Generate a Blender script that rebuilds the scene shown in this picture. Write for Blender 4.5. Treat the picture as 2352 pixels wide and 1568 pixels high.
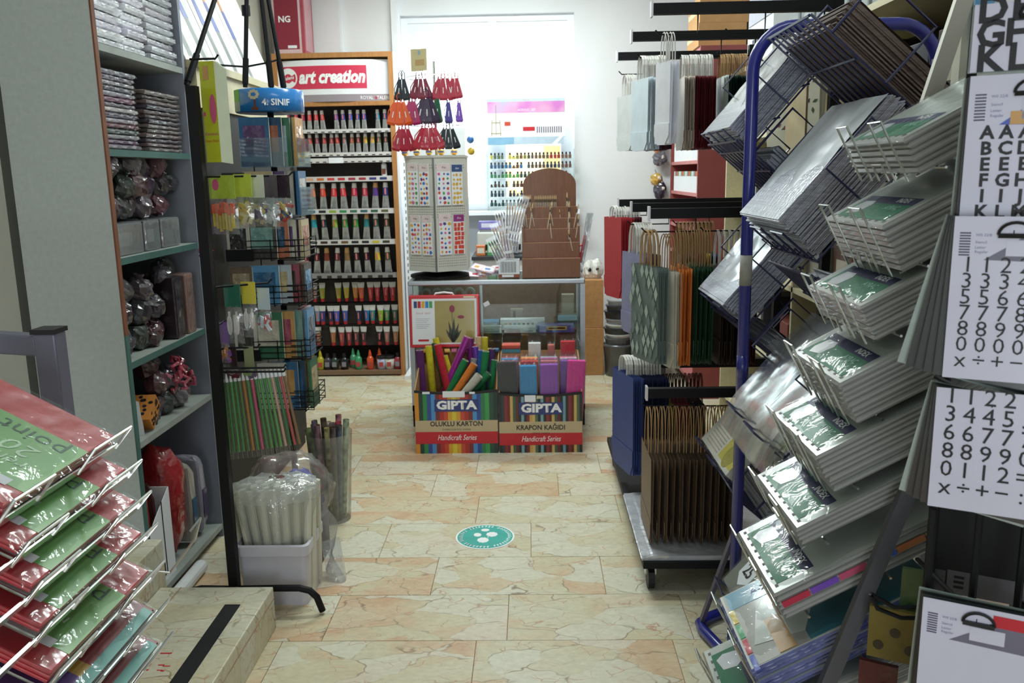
import bpy, math, random
from mathutils import Vector, Matrix, noise

SC = bpy.context.scene
for o in list(bpy.data.objects):
    bpy.data.objects.remove(o)
COL = SC.collection
PI = math.pi
RN = random.Random(11)

# ------------------------------------------------------------------ camera, world, lights, exposure
cam_d = bpy.data.cameras.new('camera')
cam_d.sensor_width = 36.0
cam_d.lens = 30.0                      # 1960 px on a 2352 px wide frame
cam_d.clip_start = 0.02
cam = bpy.data.objects.new('camera', cam_d)
COL.objects.link(cam)
_y, _p, _r = math.radians(1.43), math.radians(11.1), math.radians(1.0)
_f = Vector((-math.sin(_y)*math.cos(_p), math.cos(_y)*math.cos(_p), -math.sin(_p)))
_x = Vector((math.cos(_y), math.sin(_y), 0))
_u = _x.cross(_f)
_xr = _x*math.cos(_r) - _u*math.sin(_r)
_ur = _u*math.cos(_r) + _x*math.sin(_r)
mw = Matrix((_xr, _ur, -_f)).transposed().to_4x4()
mw.translation = (0, 0, 1.5)
cam.matrix_world = mw
cam_d.dof.use_dof = True
cam_d.dof.focus_distance = 1.9
cam_d.dof.aperture_fstop = 11.0
SC.camera = cam

world = bpy.data.worlds.new('overcast_daylight')
SC.world = world
world.use_nodes = True
bg = world.node_tree.nodes['Background']
bg.inputs[0].default_value = (0.86, 0.94, 1.0, 1)
bg.inputs[1].default_value = 6.5

SC.view_settings.view_transform = 'Standard'
SC.view_settings.look = 'None'
SC.view_settings.gamma = 1.0
SC.view_settings.use_curve_mapping = False
SC.view_settings.exposure = 0.0

def portal(name, loc, target, sx, sy):
    """sampling guide for the daylight that comes in through an opening (adds no light of its own)"""
    d = bpy.data.lights.new(name, 'AREA')
    d.shape = 'RECTANGLE'; d.size = sx; d.size_y = sy
    d.cycles.is_portal = True
    o = bpy.data.objects.new(name, d)
    COL.objects.link(o)
    o.location = loc
    v = Vector(target) - Vector(loc)
    o.rotation_euler = v.to_track_quat('-Z', 'Y').to_euler()
    return o
# daylight through the window in the back wall, and through the open shop front behind the camera
portal('window_daylight', (-0.32, 7.04, 1.96), (-0.32, 3.0, 1.96), 1.33, 1.48)
portal('shopfront_daylight', (-0.35, -2.65, 1.15), (-0.35, 2.0, 1.15), 1.2, 1.9)
CEIL_LAMPS = [(-0.25, 5.55, 56), (-0.2, 3.6, 33), (0.35, 1.75, 8)]

# ------------------------------------------------------------------ materials
def lin(c):
    if isinstance(c, str):
        c = tuple(int(c[i:i+2], 16) for i in (0, 2, 4))
    r = []
    for v in c[:3]:
        v = v/255.0
        r.append(v/12.92 if v <= 0.04045 else ((v+0.055)/1.055)**2.4)
    return (r[0], r[1], r[2], 1.0)

MATS = {}
def mat(name, col=(128, 128, 128), rough=0.5, metal=0.0, coat=0.0, var=0.10, scale=14.0, stretch=(1, 1, 1),
        bump=0.0, bscale=40.0, tint=False, spec=0.5, detail=3.0):
    """procedural principled material: base colour broken up by noise, optional noise relief"""
    if name in MATS:
        return MATS[name]
    m = bpy.data.materials.new(name); m.use_nodes = True
    nt = m.node_tree; N = nt.nodes; L = nt.links
    b = N['Principled BSDF']
    tc = N.new('ShaderNodeTexCoord'); mp = N.new('ShaderNodeMapping')
    mp.inputs['Scale'].default_value = stretch
    L.new(tc.outputs['Object'], mp.inputs[0])
    nz = N.new('ShaderNodeTexNoise'); nz.inputs['Scale'].default_value = scale; nz.inputs['Detail'].default_value = detail
    L.new(mp.outputs[0], nz.inputs['Vector'])
    mr = N.new('ShaderNodeMapRange')
    mr.inputs['From Min'].default_value = 0.3; mr.inputs['From Max'].default_value = 0.7
    mr.inputs['To Min'].default_value = 1-var; mr.inputs['To Max'].default_value = 1+var
    L.new(nz.outputs['Fac'], mr.inputs['Value'])
    hs = N.new('ShaderNodeHueSaturation')
    L.new(mr.outputs[0], hs.inputs['Value'])
    if tint:
        oi = N.new('ShaderNodeObjectInfo'); L.new(oi.outputs['Color'], hs.inputs['Color'])
    else:
        hs.inputs['Color'].default_value = lin(col)
    L.new(hs.outputs[0], b.inputs['Base Color'])
    b.inputs['Roughness'].default_value = rough
    b.inputs['Metallic'].default_value = metal
    b.inputs['Specular IOR Level'].default_value = spec
    b.inputs['Coat Weight'].default_value = coat
    b.inputs['Coat Roughness'].default_value = 0.12
    if bump:
        n2 = N.new('ShaderNodeTexNoise'); n2.inputs['Scale'].default_value = bscale; n2.inputs['Detail'].default_value = 2.0
        L.new(tc.outputs['Object'], n2.inputs['Vector'])
        bp = N.new('ShaderNodeBump'); bp.inputs['Strength'].default_value = bump; bp.inputs['Distance'].default_value = 0.01
        L.new(n2.outputs['Fac'], bp.inputs['Height'])
        L.new(bp.outputs[0], b.inputs['Normal'])
        L.new(bp.outputs[0], b.inputs['Coat Normal'])
    MATS[name] = m
    return m

def film(name, tint=(255, 255, 255), clear=0.82, haze=0.10, bump=0.5, bscale=30, rough=0.12):
    """clear plastic or glass: see-through with a glossy skin and a little milky haze"""
    if name in MATS:
        return MATS[name]
    m = bpy.data.materials.new(name); m.use_nodes = True
    nt = m.node_tree; N = nt.nodes; L = nt.links
    N.remove(N['Principled BSDF'])
    out = N['Material Output']
    tr = N.new('ShaderNodeBsdfTransparent'); tr.inputs[0].default_value = lin(tint)
    gl = N.new('ShaderNodeBsdfGlossy'); gl.inputs['Roughness'].default_value = rough
    df = N.new('ShaderNodeBsdfDiffuse'); df.inputs[0].default_value = lin(tint)
    mx = N.new('ShaderNodeMixShader'); mx2 = N.new('ShaderNodeMixShader')
    lw = N.new('ShaderNodeLayerWeight'); lw.inputs[0].default_value = 0.14
    mr = N.new('ShaderNodeMapRange'); mr.inputs['To Min'].default_value = 1-clear-haze if 1-clear-haze > 0.02 else 0.02
    mr.inputs['To Max'].default_value = 0.50
    L.new(lw.outputs['Fresnel'], mr.inputs['Value'])
    mx.inputs[0].default_value = haze
    L.new(tr.outputs[0], mx.inputs[1]); L.new(df.outputs[0], mx.inputs[2])
    L.new(mr.outputs[0], mx2.inputs[0]); L.new(mx.outputs[0], mx2.inputs[1]); L.new(gl.outputs[0], mx2.inputs[2])
    if bump:
        tc = N.new('ShaderNodeTexCoord')
        n2 = N.new('ShaderNodeTexNoise'); n2.inputs['Scale'].default_value = bscale; n2.inputs['Distortion'].default_value = 1.2
        L.new(tc.outputs['Object'], n2.inputs['Vector'])
        bp = N.new('ShaderNodeBump'); bp.inputs['Strength'].default_value = bump; bp.inputs['Distance'].default_value = 0.01
        L.new(n2.outputs['Fac'], bp.inputs['Height'])
        L.new(bp.outputs[0], gl.inputs['Normal']); L.new(bp.outputs[0], lw.inputs['Normal'])
    L.new(mx2.outputs[0], out.inputs['Surface'])
    MATS[name] = m
    return m

def marble(name, peach=0.5, dark=1.0):
    if name in MATS:
        return MATS[name]
    m = bpy.data.materials.new(name); m.use_nodes = True
    nt = m.node_tree; N = nt.nodes; L = nt.links
    b = N['Principled BSDF']
    tc = N.new('ShaderNodeTexCoord'); oi = N.new('ShaderNodeObjectInfo')
    sc = N.new('ShaderNodeVectorMath'); sc.operation = 'SCALE'
    comb = N.new('ShaderNodeCombineXYZ')
    for i in range(3):
        ml = N.new('ShaderNodeMath'); ml.operation = 'MULTIPLY'; ml.inputs[1].default_value = (7.3, 13.1, 5.7)[i]
        L.new(oi.outputs['Random'], ml.inputs[0]); L.new(ml.outputs[0], comb.inputs[i])
    ad = N.new('ShaderNodeVectorMath'); ad.operation = 'ADD'
    L.new(tc.outputs['Object'], ad.inputs[0]); L.new(comb.outputs[0], ad.inputs[1])
    st = N.new('ShaderNodeMapping'); st.inputs['Scale'].default_value = (1.0, 1.7, 1.0)
    L.new(ad.outputs[0], st.inputs[0])
    def nz(scale, detail, dist=0.0, rough=0.55):
        n = N.new('ShaderNodeTexNoise'); n.inputs['Scale'].default_value = scale
        n.inputs['Detail'].default_value = detail; n.inputs['Distortion'].default_value = dist
        n.inputs['Roughness'].default_value = rough
        L.new(st.outputs[0], n.inputs['Vector']); return n
    warp = nz(5.0, 3.0)
    wm = N.new('ShaderNodeVectorMath'); wm.operation = 'MULTIPLY_ADD'
    wm.inputs[1].default_value = (0.16, 0.16, 0.16)
    L.new(warp.outputs['Color'], wm.inputs[0]); L.new(st.outputs[0], wm.inputs[2])
    def vor(scale, feat):
        v = N.new('ShaderNodeTexVoronoi'); v.feature = feat; v.inputs['Scale'].default_value = scale
        L.new(wm.outputs[0], v.inputs['Vector']); return v
    cell = vor(5.0, 'F1'); edge = vor(5.0, 'DISTANCE_TO_EDGE'); edge2 = vor(12.0, 'DISTANCE_TO_EDGE')
    # patches of cream and peach
    n1 = nz(3.2, 4.0, 0.8)
    mixf = N.new('ShaderNodeMath'); mixf.operation = 'MULTIPLY_ADD'; mixf.inputs[1].default_value = 0.22
    sep = N.new('ShaderNodeSeparateColor'); L.new(cell.outputs['Color'], sep.inputs[0])
    L.new(sep.outputs[0], mixf.inputs[0]); L.new(n1.outputs['Fac'], mixf.inputs[2])
    rmul = N.new('ShaderNodeMath'); rmul.operation = 'MULTIPLY_ADD'; rmul.inputs[1].default_value = 0.26; 
    L.new(oi.outputs['Random'], rmul.inputs[0]); L.new(mixf.outputs[0], rmul.inputs[2])
    cr = N.new('ShaderNodeValToRGB')
    e = cr.color_ramp.elements
    e[0].position = 0.42; e[0].color = lin((208, 203, 177))
    e[1].position = 1.0; e[1].color = lin((202, 166, 132))
    x = e.new(0.74); x.color = lin((206, 196, 164))
    x = e.new(0.90); x.color = lin((207, 181, 147))
    L.new(rmul.outputs[0], cr.inputs[0])
    # pale pebble-like cells
    pl = N.new('ShaderNodeMapRange'); pl.inputs['From Min'].default_value = 0.55; pl.inputs['From Max'].default_value = 0.62; pl.inputs['To Max'].default_value = 0.62
    L.new(sep.outputs[1], pl.inputs['Value'])
    cp = N.new('ShaderNodeMix'); cp.data_type = 'RGBA'; cp.inputs['B'].default_value = lin((216, 214, 196))
    L.new(pl.outputs[0], cp.inputs['Factor']); L.new(cr.outputs[0], cp.inputs['A'])
    # veins
    def ramp(src, lo, hi):
        r = N.new('ShaderNodeMapRange'); r.inputs['From Min'].default_value = lo; r.inputs['From Max'].default_value = hi
        L.new(src, r.inputs['Value']); return r
    v1 = ramp(edge.outputs['Distance'], 0.0, 0.022)
    v2 = ramp(edge2.outputs['Distance'], 0.0, 0.03)
    brk = nz(7.0, 2.0); bk = ramp(brk.outputs['Fac'], 0.34, 0.56)
    mx1 = N.new('ShaderNodeMath'); mx1.operation = 'MAXIMUM'; L.new(v1.outputs[0], mx1.inputs[0]); L.new(bk.outputs[0], mx1.inputs[1])
    brk2 = nz(9.0, 2.0); bk2 = ramp(brk2.outputs['Fac'], 0.36, 0.52)
    mx2 = N.new('ShaderNodeMath'); mx2.operation = 'MAXIMUM'; L.new(v2.outputs[0], mx2.inputs[0]); L.new(bk2.outputs[0], mx2.inputs[1])
    c1 = N.new('ShaderNodeMix'); c1.data_type = 'RGBA'; c1.inputs['A'].default_value = lin((136, 116, 92))
    L.new(mx1.outputs[0], c1.inputs['Factor']); L.new(cp.outputs['Result'], c1.inputs['B'])
    c2 = N.new('ShaderNodeMix'); c2.data_type = 'RGBA'; c2.inputs['A'].default_value = lin((188, 142, 112))
    L.new(mx2.outputs[0], c2.inputs['Factor']); L.new(c1.outputs['Result'], c2.inputs['B'])
    fine = nz(38.0, 3.0)
    mr = N.new('ShaderNodeMapRange'); mr.inputs['From Min'].default_value = 0.3; mr.inputs['From Max'].default_value = 0.7
    mr.inputs['To Min'].default_value = 0.90*dark; mr.inputs['To Max'].default_value = 1.06*dark
    L.new(fine.outputs['Fac'], mr.inputs['Value'])
    hs = N.new('ShaderNodeHueSaturation'); L.new(mr.outputs[0], hs.inputs['Value']); L.new(c2.outputs['Result'], hs.inputs['Color'])
    L.new(hs.outputs[0], b.inputs['Base Color'])
    b.inputs['Roughness'].default_value = 0.42
    b.inputs['Specular IOR Level'].default_value = 0.35
    MATS[name] = m
    return m

def glow(name, col, s):
    m = bpy.data.materials.new(name); m.use_nodes = True
    b = m.node_tree.nodes['Principled BSDF']
    b.inputs['Base Color'].default_value = lin(col)
    b.inputs['Emission Color'].default_value = lin(col); b.inputs['Emission Strength'].default_value = s
    return m

# ------------------------------------------------------------------ mesh builder
def V(*a):
    return Vector(a[0] if len(a) == 1 else a)

class MB:
    def __init__(s):
        s.v = []; s.f = []; s.m = []
    def add(s, verts, faces, m=0):
        k = len(s.v)
        s.v.extend([tuple(p) for p in verts])
        for f in faces:
            s.f.append(tuple(i+k for i in f)); s.m.append(m)
        return s
    def ob(s, o, a, b, c, m=0):
        o, a, b, c = V(o), V(a), V(b), V(c)
        if a.cross(b).dot(c) < 0:
            a, b = b, a
        p = [o, o+a, o+a+b, o+b, o+c, o+a+c, o+a+b+c, o+b+c]
        return s.add(p, [(3, 2, 1, 0), (4, 5, 6, 7), (0, 1, 5, 4), (1, 2, 6, 5), (2, 3, 7, 6), (3, 0, 4, 7)], m)
    def box(s, c, d, m=0, R=None):
        c, d = V(c), V(d)
        ax = [V(d.x, 0, 0), V(0, d.y, 0), V(0, 0, d.z)]
        if R is not None:
            ax = [R @ a for a in ax]
        return s.ob(c-(ax[0]+ax[1]+ax[2])/2, ax[0], ax[1], ax[2], m)
    def bb(s, x0, x1, y0, y1, z0, z1, m=0):
        return s.ob((x0, y0, z0), (x1-x0, 0, 0), (0, y1-y0, 0), (0, 0, z1-z0), m)
    def quad(s, a, b, c, d, m=0):
        return s.add([a, b, c, d], [(0, 1, 2, 3)], m)
    def poly(s, pts, m=0):
        return s.add(pts, [tuple(range(len(pts)))], m)
    def prism(s, pts, vec, m=0):
        pts = [V(p) for p in pts]; vec = V(vec); n = len(pts)
        nr = (pts[1]-pts[0]).cross(pts[2]-pts[1])
        if nr.dot(vec) > 0:
            pts = pts[::-1]
        f = [tuple(range(n)), tuple(range(2*n-1, n-1, -1))]
        for i in range(n):
            j = (i+1) % n
            f.append((j, i, n+i, n+j))
        return s.add(pts+[p+vec for p in pts], f, m)
    def tube(s, pts, r, n=6, m=0, closed=False, cap=True):
        pts = [V(p) for p in pts]; k = len(pts)
        rr = r if isinstance(r, (list, tuple)) else [r]*k
        rings = []; up = None
        for i, p in enumerate(pts):
            a = pts[i-1] if (i > 0 or closed) else p
            b = pts[(i+1) % k] if (i < k-1 or closed) else p
            d = (b-a)
            d = d.normalized() if d.length > 1e-9 else V(0, 0, 1)
            if up is None:
                up = V(0, 0, 1) if abs(d.z) < 0.9 else V(0, 1, 0)
            u = up-d*up.dot(d)
            if u.length < 1e-5:
                u = V(1, 0, 0)-d*d.x
                if u.length < 1e-5:
                    u = V(0, 1, 0)-d*d.y
            u.normalize(); up = u; w = d.cross(u)
            rings.append([p+(u*math.cos(t*2*PI/n)+w*math.sin(t*2*PI/n))*rr[i] for t in range(n)])
        vs = [q for g in rings for q in g]; fs = []
        for i in range(k if closed else k-1):
            j = (i+1) % k
            for t in range(n):
                t2 = (t+1) % n
                fs.append((i*n+t, i*n+t2, j*n+t2, j*n+t))
        if cap and not closed:
            fs.append(tuple(range(n-1, -1, -1))); fs.append(tuple((k-1)*n+t for t in range(n)))
        return s.add(vs, fs, m)
    def lathe(s, prof, c=(0, 0, 0), n=12, m=0, M=None, sx=1.0, sy=1.0, cap=True):
        c = V(c); vs = []; fs = []
        for (r, z) in prof:
            for t in range(n):
                p = V(r*sx*math.cos(t*2*PI/n), r*sy*math.sin(t*2*PI/n), z)
                vs.append((M @ p if M is not None else p)+c)
        for i in range(len(prof)-1):
            for t in range(n):
                t2 = (t+1) % n
                fs.append((i*n+t, i*n+t2, (i+1)*n+t2, (i+1)*n+t))
        if cap:
            fs.append(tuple(range(n-1, -1, -1))); fs.append(tuple((len(prof)-1)*n+t for t in range(n)))
        return s.add(vs, fs, m)
    def blob(s, c, r, seed=0, amp=0.25, nu=12, nv=8, m=0, freq=2.2, sq=1.0):
        c = V(c); r = V(r); vs = []; fs = []
        for i in range(nv+1):
            th = PI*i/nv
            for j in range(nu):
                ph = 2*PI*j/nu
                d = V(math.sin(th)*math.cos(ph), math.sin(th)*math.sin(ph), math.cos(th))
                if sq != 1.0:
                    d = V(*[math.copysign(abs(q)**sq, q) for q in d])
                k = 1+amp*(noise.noise(d*freq+V(seed*3.7, seed*1.3, seed*7.1))*1.6)+amp*0.5*noise.noise(d*freq*3.1+V(seed, 5, seed*2))
                vs.append(c+V(d.x*r.x, d.y*r.y, d.z*r.z)*k)
        for i in range(nv):
            for j in range(nu):
                j2 = (j+1) % nu
                fs.append((i*nu+j, (i+1)*nu+j, (i+1)*nu+j2, i*nu+j2))
        return s.add(vs, fs, m)
    def sheet(s, o, a, b, nu, nv, fn, m=0):
        """surface o + a*u + b*v + offset fn(u,v)"""
        o, a, b = V(o), V(a), V(b); vs = []; fs = []
        for i in range(nv+1):
            for j in range(nu+1):
                u, v = j/nu, i/nv
                vs.append(o+a*u+b*v+V(fn(u, v)))
        for i in range(nv):
            for j in range(nu):
                k = i*(nu+1)+j
                fs.append((k, k+1, k+nu+2, k+nu+1))
        return s.add(vs, fs, m)
    def mesh(s, name, mats):
        me = bpy.data.meshes.new(name)
        me.from_pydata(s.v, [], s.f)
        for m in (mats if isinstance(mats, (list, tuple)) else [mats]):
            me.materials.append(m)
        me.polygons.foreach_set('material_index', s.m)
        return me
    def build(s, name, mats, parent=None, loc=None, color=None, smooth=False, rz=None, bevel=0):
        me = s.mesh(name, mats)
        if smooth:
            me.polygons.foreach_set('use_smooth', [True]*len(me.polygons))
        me.update()
        return inst(me, name, parent, loc, color, rz, bevel)

def inst(me, name, parent=None, loc=None, color=None, rz=None, bevel=0):
    o = bpy.data.objects.new(name, me)
    COL.objects.link(o)
    if parent is not None:
        o.parent = parent
    if loc is not None:
        o.location = loc
    if rz is not None:
        o.rotation_euler = (0, 0, rz)
    if color is not None:
        o.color = lin(color)
    if bevel:
        b = o.modifiers.new('bevel', 'BEVEL'); b.width = bevel; b.segments = 2; b.limit_method = 'ANGLE'
    return o

def tag(o, label, cat, group=None, kind=None):
    if label: o['label'] = label
    if cat: o['category'] = cat
    if group: o['group'] = group
    if kind: o['kind'] = kind
    return o

def T(name, label, cat, loc=(0, 0, 0), rz=0.0, group=None, rot=None):
    o = bpy.data.objects.new(name, None)
    o.empty_display_size = 0.05
    COL.objects.link(o)
    if rot is not None:
        M = rot.to_4x4(); M.translation = loc
        o.matrix_world = M
    else:
        o.location = loc; o.rotation_euler = (0, 0, rz)
    return tag(o, label, cat, group)

def struct(o):
    o['kind'] = 'structure'
    return o

def dup(root, loc=None, rz=None, label=None, group=None, color=None, rot=None):
    r = root.copy(); COL.objects.link(r)
    if rot is not None:
        M = rot.to_4x4(); M.translation = loc if loc is not None else root.location
        r.matrix_world = M
    else:
        if loc is not None: r.location = loc
        if rz is not None: r.rotation_euler = (0, 0, rz)
    if label: r['label'] = label
    if group: r['group'] = group
    if color is not None: r.color = lin(color)
    for ch in root.children:
        c = ch.copy(); COL.objects.link(c); c.parent = r
        if color is not None: c.color = lin(color)
        for g in ch.children:
            d = g.copy(); COL.objects.link(d); d.parent = c
            if color is not None: d.color = lin(color)
    return r

def axes(a, b):
    """rotation matrix with local x along a, local y along b"""
    a = V(a).normalized(); b = V(b); b = (b-a*b.dot(a)).normalized()
    return Matrix((a, b, a.cross(b))).transposed()

_fonts = {}
def text(s, size, m, parent, o, xd, yd, bold=0.0, shear=0.0, align='CENTER', name='lettering', sx=1.0, lift=0.0006, spacing=1.0, bend=None):
    key = (s, bold, shear, align, spacing)
    if key not in _fonts:
        cu = bpy.data.curves.new('lettering', 'FONT')
        cu.body = s; cu.size = 1.0; cu.offset = bold; cu.shear = shear; cu.align_x = align; cu.align_y = 'CENTER'
        cu.resolution_u = 2; cu.space_character = spacing
        tmp = bpy.data.objects.new('lettering', cu)
        _fonts[key] = bpy.data.meshes.new_from_object(tmp)
        bpy.data.objects.remove(tmp); bpy.data.curves.remove(cu)
    me = _fonts[key].copy()
    me.materials.clear(); me.materials.append(m)
    ob = bpy.data.objects.new(name, me)
    COL.objects.link(ob); ob.parent = parent
    x = V(xd).normalized(); y = V(yd).normalized(); n = x.cross(y).normalized()
    M = Matrix((x*size*sx, y*size, n*size)).transposed().to_4x4()
    M.translation = V(o)+n*lift
    if bend is not None:
        for v in me.vertices:
            p = M @ v.co
            v.co = bend(p)
    else:
        me.transform(M)
    return ob

ORD = ['first', 'second', 'third', 'fourth', 'fifth', 'sixth', 'seventh', 'eighth', 'ninth', 'tenth', 'eleventh', 'twelfth',
       'thirteenth', 'fourteenth', 'fifteenth', 'sixteenth', 'seventeenth', 'eighteenth', 'nineteenth', 'twentieth',
       'twenty-first', 'twenty-second', 'twenty-third', 'twenty-fourth', 'twenty-fifth', 'twenty-sixth']
def flap(o, a, b, m, name, mats, parent, th=0.0006):
    """a thin printed panel at o spanning a x b"""
    a, b = V(a), V(b); n = a.cross(b).normalized()
    return MB().ob(V(o), a, b, n*th).build(name, mats, parent)

# ------------------------------------------------------------------ shared materials
M_WALL = mat('white_plaster', (236, 238, 240), 0.9, var=0.02, scale=3)
M_CREAMWALL = mat('cream_plaster', (205, 205, 190), 0.9, var=0.03, scale=3)
M_GROUT = mat('floor_grout', (168, 134, 106), 0.9)
M_MARBLE = marble('peach_marble')
M_STEPM = marble('step_marble', 0.1, 0.92)
M_WFRAME = mat('white_window_frame', (240, 243, 248), 0.35, var=0.02)
M_GLASS = film('clear_glass', (246, 252, 250), 0.94, 0.0, 0, rough=0.02)
M_FILM = film('cellophane', (250, 252, 252), 0.84, 0.05, 0.28, 26, 0.10)
M_FILM2 = film('thin_cellophane', (252, 254, 254), 0.94, 0.02, 0.16, 30, 0.09)
M_BLACK = mat('black_powder_coat', (13, 13, 16), 0.55, var=0.15, spec=0.25)
M_SOFTBAG = film('soft_clear_bag', (244, 246, 244), 0.80, 0.10, 0.10, 9, 0.14)
M_BLUE = mat('blue_powder_coat', (34, 40, 128), 0.30, var=0.08, coat=0.5)
M_NAVYWIRE = mat('navy_wire', (22, 26, 72), 0.35, var=0.1, coat=0.3)
M_CHROME = mat('chromed_wire', (205, 208, 205), 0.22, 1.0, var=0.06)
M_ALU = mat('brushed_aluminium', (176, 182, 188), 0.36, 0.85, var=0.06, stretch=(1, 1, 30))
M_GREYBAR = mat('grey_flat_steel', (92, 92, 96), 0.5, 0.4, var=0.12)
M_WHITE = mat('white_card', (236, 238, 242), 0.55, var=0.02)
M_INK = mat('black_print', (14, 14, 20), 0.5, var=0.05)
M_WINK = mat('white_print', (245, 245, 245), 0.5, var=0.02)
M_KRAFT = mat('kraft_card', (178, 132, 84), 0.85, var=0.10, scale=30)
M_TINT = mat('coloured_card', rough=0.55, tint=True, var=0.06)
M_TGLOSS = mat('coloured_gloss', rough=0.28, tint=True, var=0.10, coat=0.5, bump=0.25, bscale=30)
M_TFOIL = mat('coloured_wrap', rough=0.30, tint=True, var=0.28, coat=1.0, bump=0.9, bscale=22, scale=9)
M_TFAB = mat('coloured_fabric', rough=0.85, tint=True, var=0.15, scale=40)
M_TPLAS = mat('coloured_plastic', rough=0.33, tint=True, var=0.05, coat=0.2)
M_SILVER = mat('tube_aluminium', (190, 192, 192), 0.33, 0.75, var=0.15, scale=30, bump=0.3, bscale=60)
M_REDP = mat('red_print', (196, 30, 44), 0.45, var=0.05)
M_GOLDWOOD = mat('orange_wood', (176, 122, 70), 0.5, var=0.12, scale=8, stretch=(12, 12, 1))
M_DARKBACK = mat('dark_backboard', (52, 46, 44), 0.8, var=0.15)
# ------------------------------------------------------------------ room shell
fl = struct(MB().bb(-2.0, 1.65, -2.6, 7.0, -0.05, -0.004).build('floor', M_GROUT))
rows = [4.139, 3.833, 3.514, 3.178, 2.867, 2.557]
while rows[-1] > 0.2: rows.append(rows[-1]-0.312)
while rows[0] < 6.9: rows.insert(0, rows[0]+0.312)
anch = {3.514: -0.262, 3.833: 0.115, 4.139: -0.30, 3.178: -0.63, 2.867: -0.386, 2.557: -0.098}
for i in range(len(rows)-1):
    y1, y0 = rows[i], rows[i+1]
    a = anch.get(round(y0, 3), RN.uniform(-0.6, 0.1))
    xs = [a]
    wd = 0.612 if i % 2 else 0.64
    while xs[-1] < 1.6: xs.append(xs[-1]+wd)
    while xs[0] > -1.95: xs.insert(0, xs[0]-wd)
    for j in range(len(xs)-1):
        x0, x1 = max(xs[j], -1.96), min(xs[j+1], 1.62)
        if x1-x0 < 0.03: continue
        g = 0.0011; th = 0.004+RN.uniform(-0.0003, 0.0003)
        cx, cy = (x0+x1)/2, (y0+y1)/2
        hx, hy = (x1-x0)/2-g, (y1-y0)/2-g
        mb = MB(); c = 0.0008
        mb.add([(-hx, -hy, 0), (hx, -hy, 0), (hx, hy, 0), (-hx, hy, 0), (-hx, -hy, th-c), (hx, -hy, th-c), (hx, hy, th-c), (-hx, hy, th-c),
                (-hx+c, -hy+c, th), (hx-c, -hy+c, th), (hx-c, hy-c, th), (-hx+c, hy-c, th)],
               [(0, 1, 5, 4), (1, 2, 6, 5), (2, 3, 7, 6), (3, 0, 4, 7), (4, 5, 9, 8), (5, 6, 10, 9), (6, 7, 11, 10), (7, 4, 8, 11), (8, 9, 10, 11)])
        mb.build('tile', M_MARBLE, fl, (cx, cy, -0.004))

CH = 3.1
w = MB()   # back wall with the window opening
WX0, WX1, WZ0, WZ1 = -0.985, 0.345, 1.22, 2.70
w.bb(-2.0, WX0, 6.85, 7.05, 0, CH); w.bb(WX1, 1.65, 6.85, 7.05, 0, CH)
w.bb(WX0, WX1, 6.85, 7.05, 0, WZ0); w.bb(WX0, WX1, 6.85, 7.05, WZ1, CH)
struct(w.build('wall_back', M_WALL))
struct(MB().bb(-2.1, -1.96, -2.6, 7.05, 0, CH).build('wall_left', M_CREAMWALL))
struct(MB().bb(1.62, 1.76, -2.6, 7.05, 0, CH).build('wall_right', M_WALL))
wf = MB()
wf.bb(-2.1, -.95, -2.7, -2.6, 0, CH); wf.bb(0.25, 1.76, -2.7, -2.6, 0, CH); wf.bb(-.95, 0.25, -2.7, -2.6, 2.1, CH); wf.bb(-.95, 0.25, -2.7, -2.6, 0, .2)
struct(wf.build('wall_front', M_WALL))
struct(MB().bb(-2.1, 1.76, -2.7, 7.05, CH, CH+0.1).build('ceiling', M_WALL))
struct(MB().bb(-2.0, -1.435, 6.78, 6.85, 0, CH).build('trim_1', M_WALL))     # shallow pilaster in the back corner
struct(MB().bb(WX0-0.06, WX0-0.015, 6.80, 6.85, 1.05, CH).build('trim_2', M_WFRAME))
struct(MB().bb(-1.96, -1.785, 2.90, 3.40, 0, CH).build('added_wall_block', M_CREAMWALL))  # block added to catch light where the wall behind is in shade
# window: outer frame, two sashes with panes, mullion, sill
win = struct(T('window_1', None, None, (0, 0, 0)))
fr = MB()
for (a, b, c, d) in ((WX0, WX0+0.05, WZ0, WZ1), (WX1-0.05, WX1, WZ0, WZ1), (WX0+0.05, WX1-0.05, WZ0, WZ0+0.05), (WX0+0.05, WX1-0.05, WZ1-0.05, WZ1)):
    fr.bb(a, b, 6.90, 6.97, c, d)
fr.build('window_frame', M_WFRAME, win)
MB().bb(-0.31, -0.25, 6.895, 6.965, WZ0+0.05, WZ1-0.05).build('mullion', M_WFRAME, win)
for x0, x1 in ((WX0+0.05, -0.31), (-0.25, WX1-0.05)):
    sa = MB()
    for (a, b, c, d) in ((x0, x0+0.055, WZ0+0.05, WZ1-0.05), (x1-0.055, x1, WZ0+0.05, WZ1-0.05), (x0+0.055, x1-0.055, WZ0+0.05, WZ0+0.105), (x0+0.055, x1-0.055, WZ1-0.115, WZ1-0.05)):
        sa.bb(a, b, 6.91, 6.955, c, d)
    so = sa.build('sash', M_WFRAME, win)
    MB().bb(x0+0.055, x1-0.055, 6.93, 6.936, WZ0+0.105, WZ1-0.115).build('pane', M_GLASS, so)
MB().bb(WX0-0.03, WX1+0.03, 6.66, 6.90, WZ0-0.03, WZ0).build('sill', M_WFRAME, win)

struct(MB().bb(-.34, 2.2, 9.6, 9.75, -1.0, 1.80).build('wall_outside', mat('ochre_facade', (158, 126, 84), .9, var=.12, scale=2)))   # house across the yard
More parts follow.
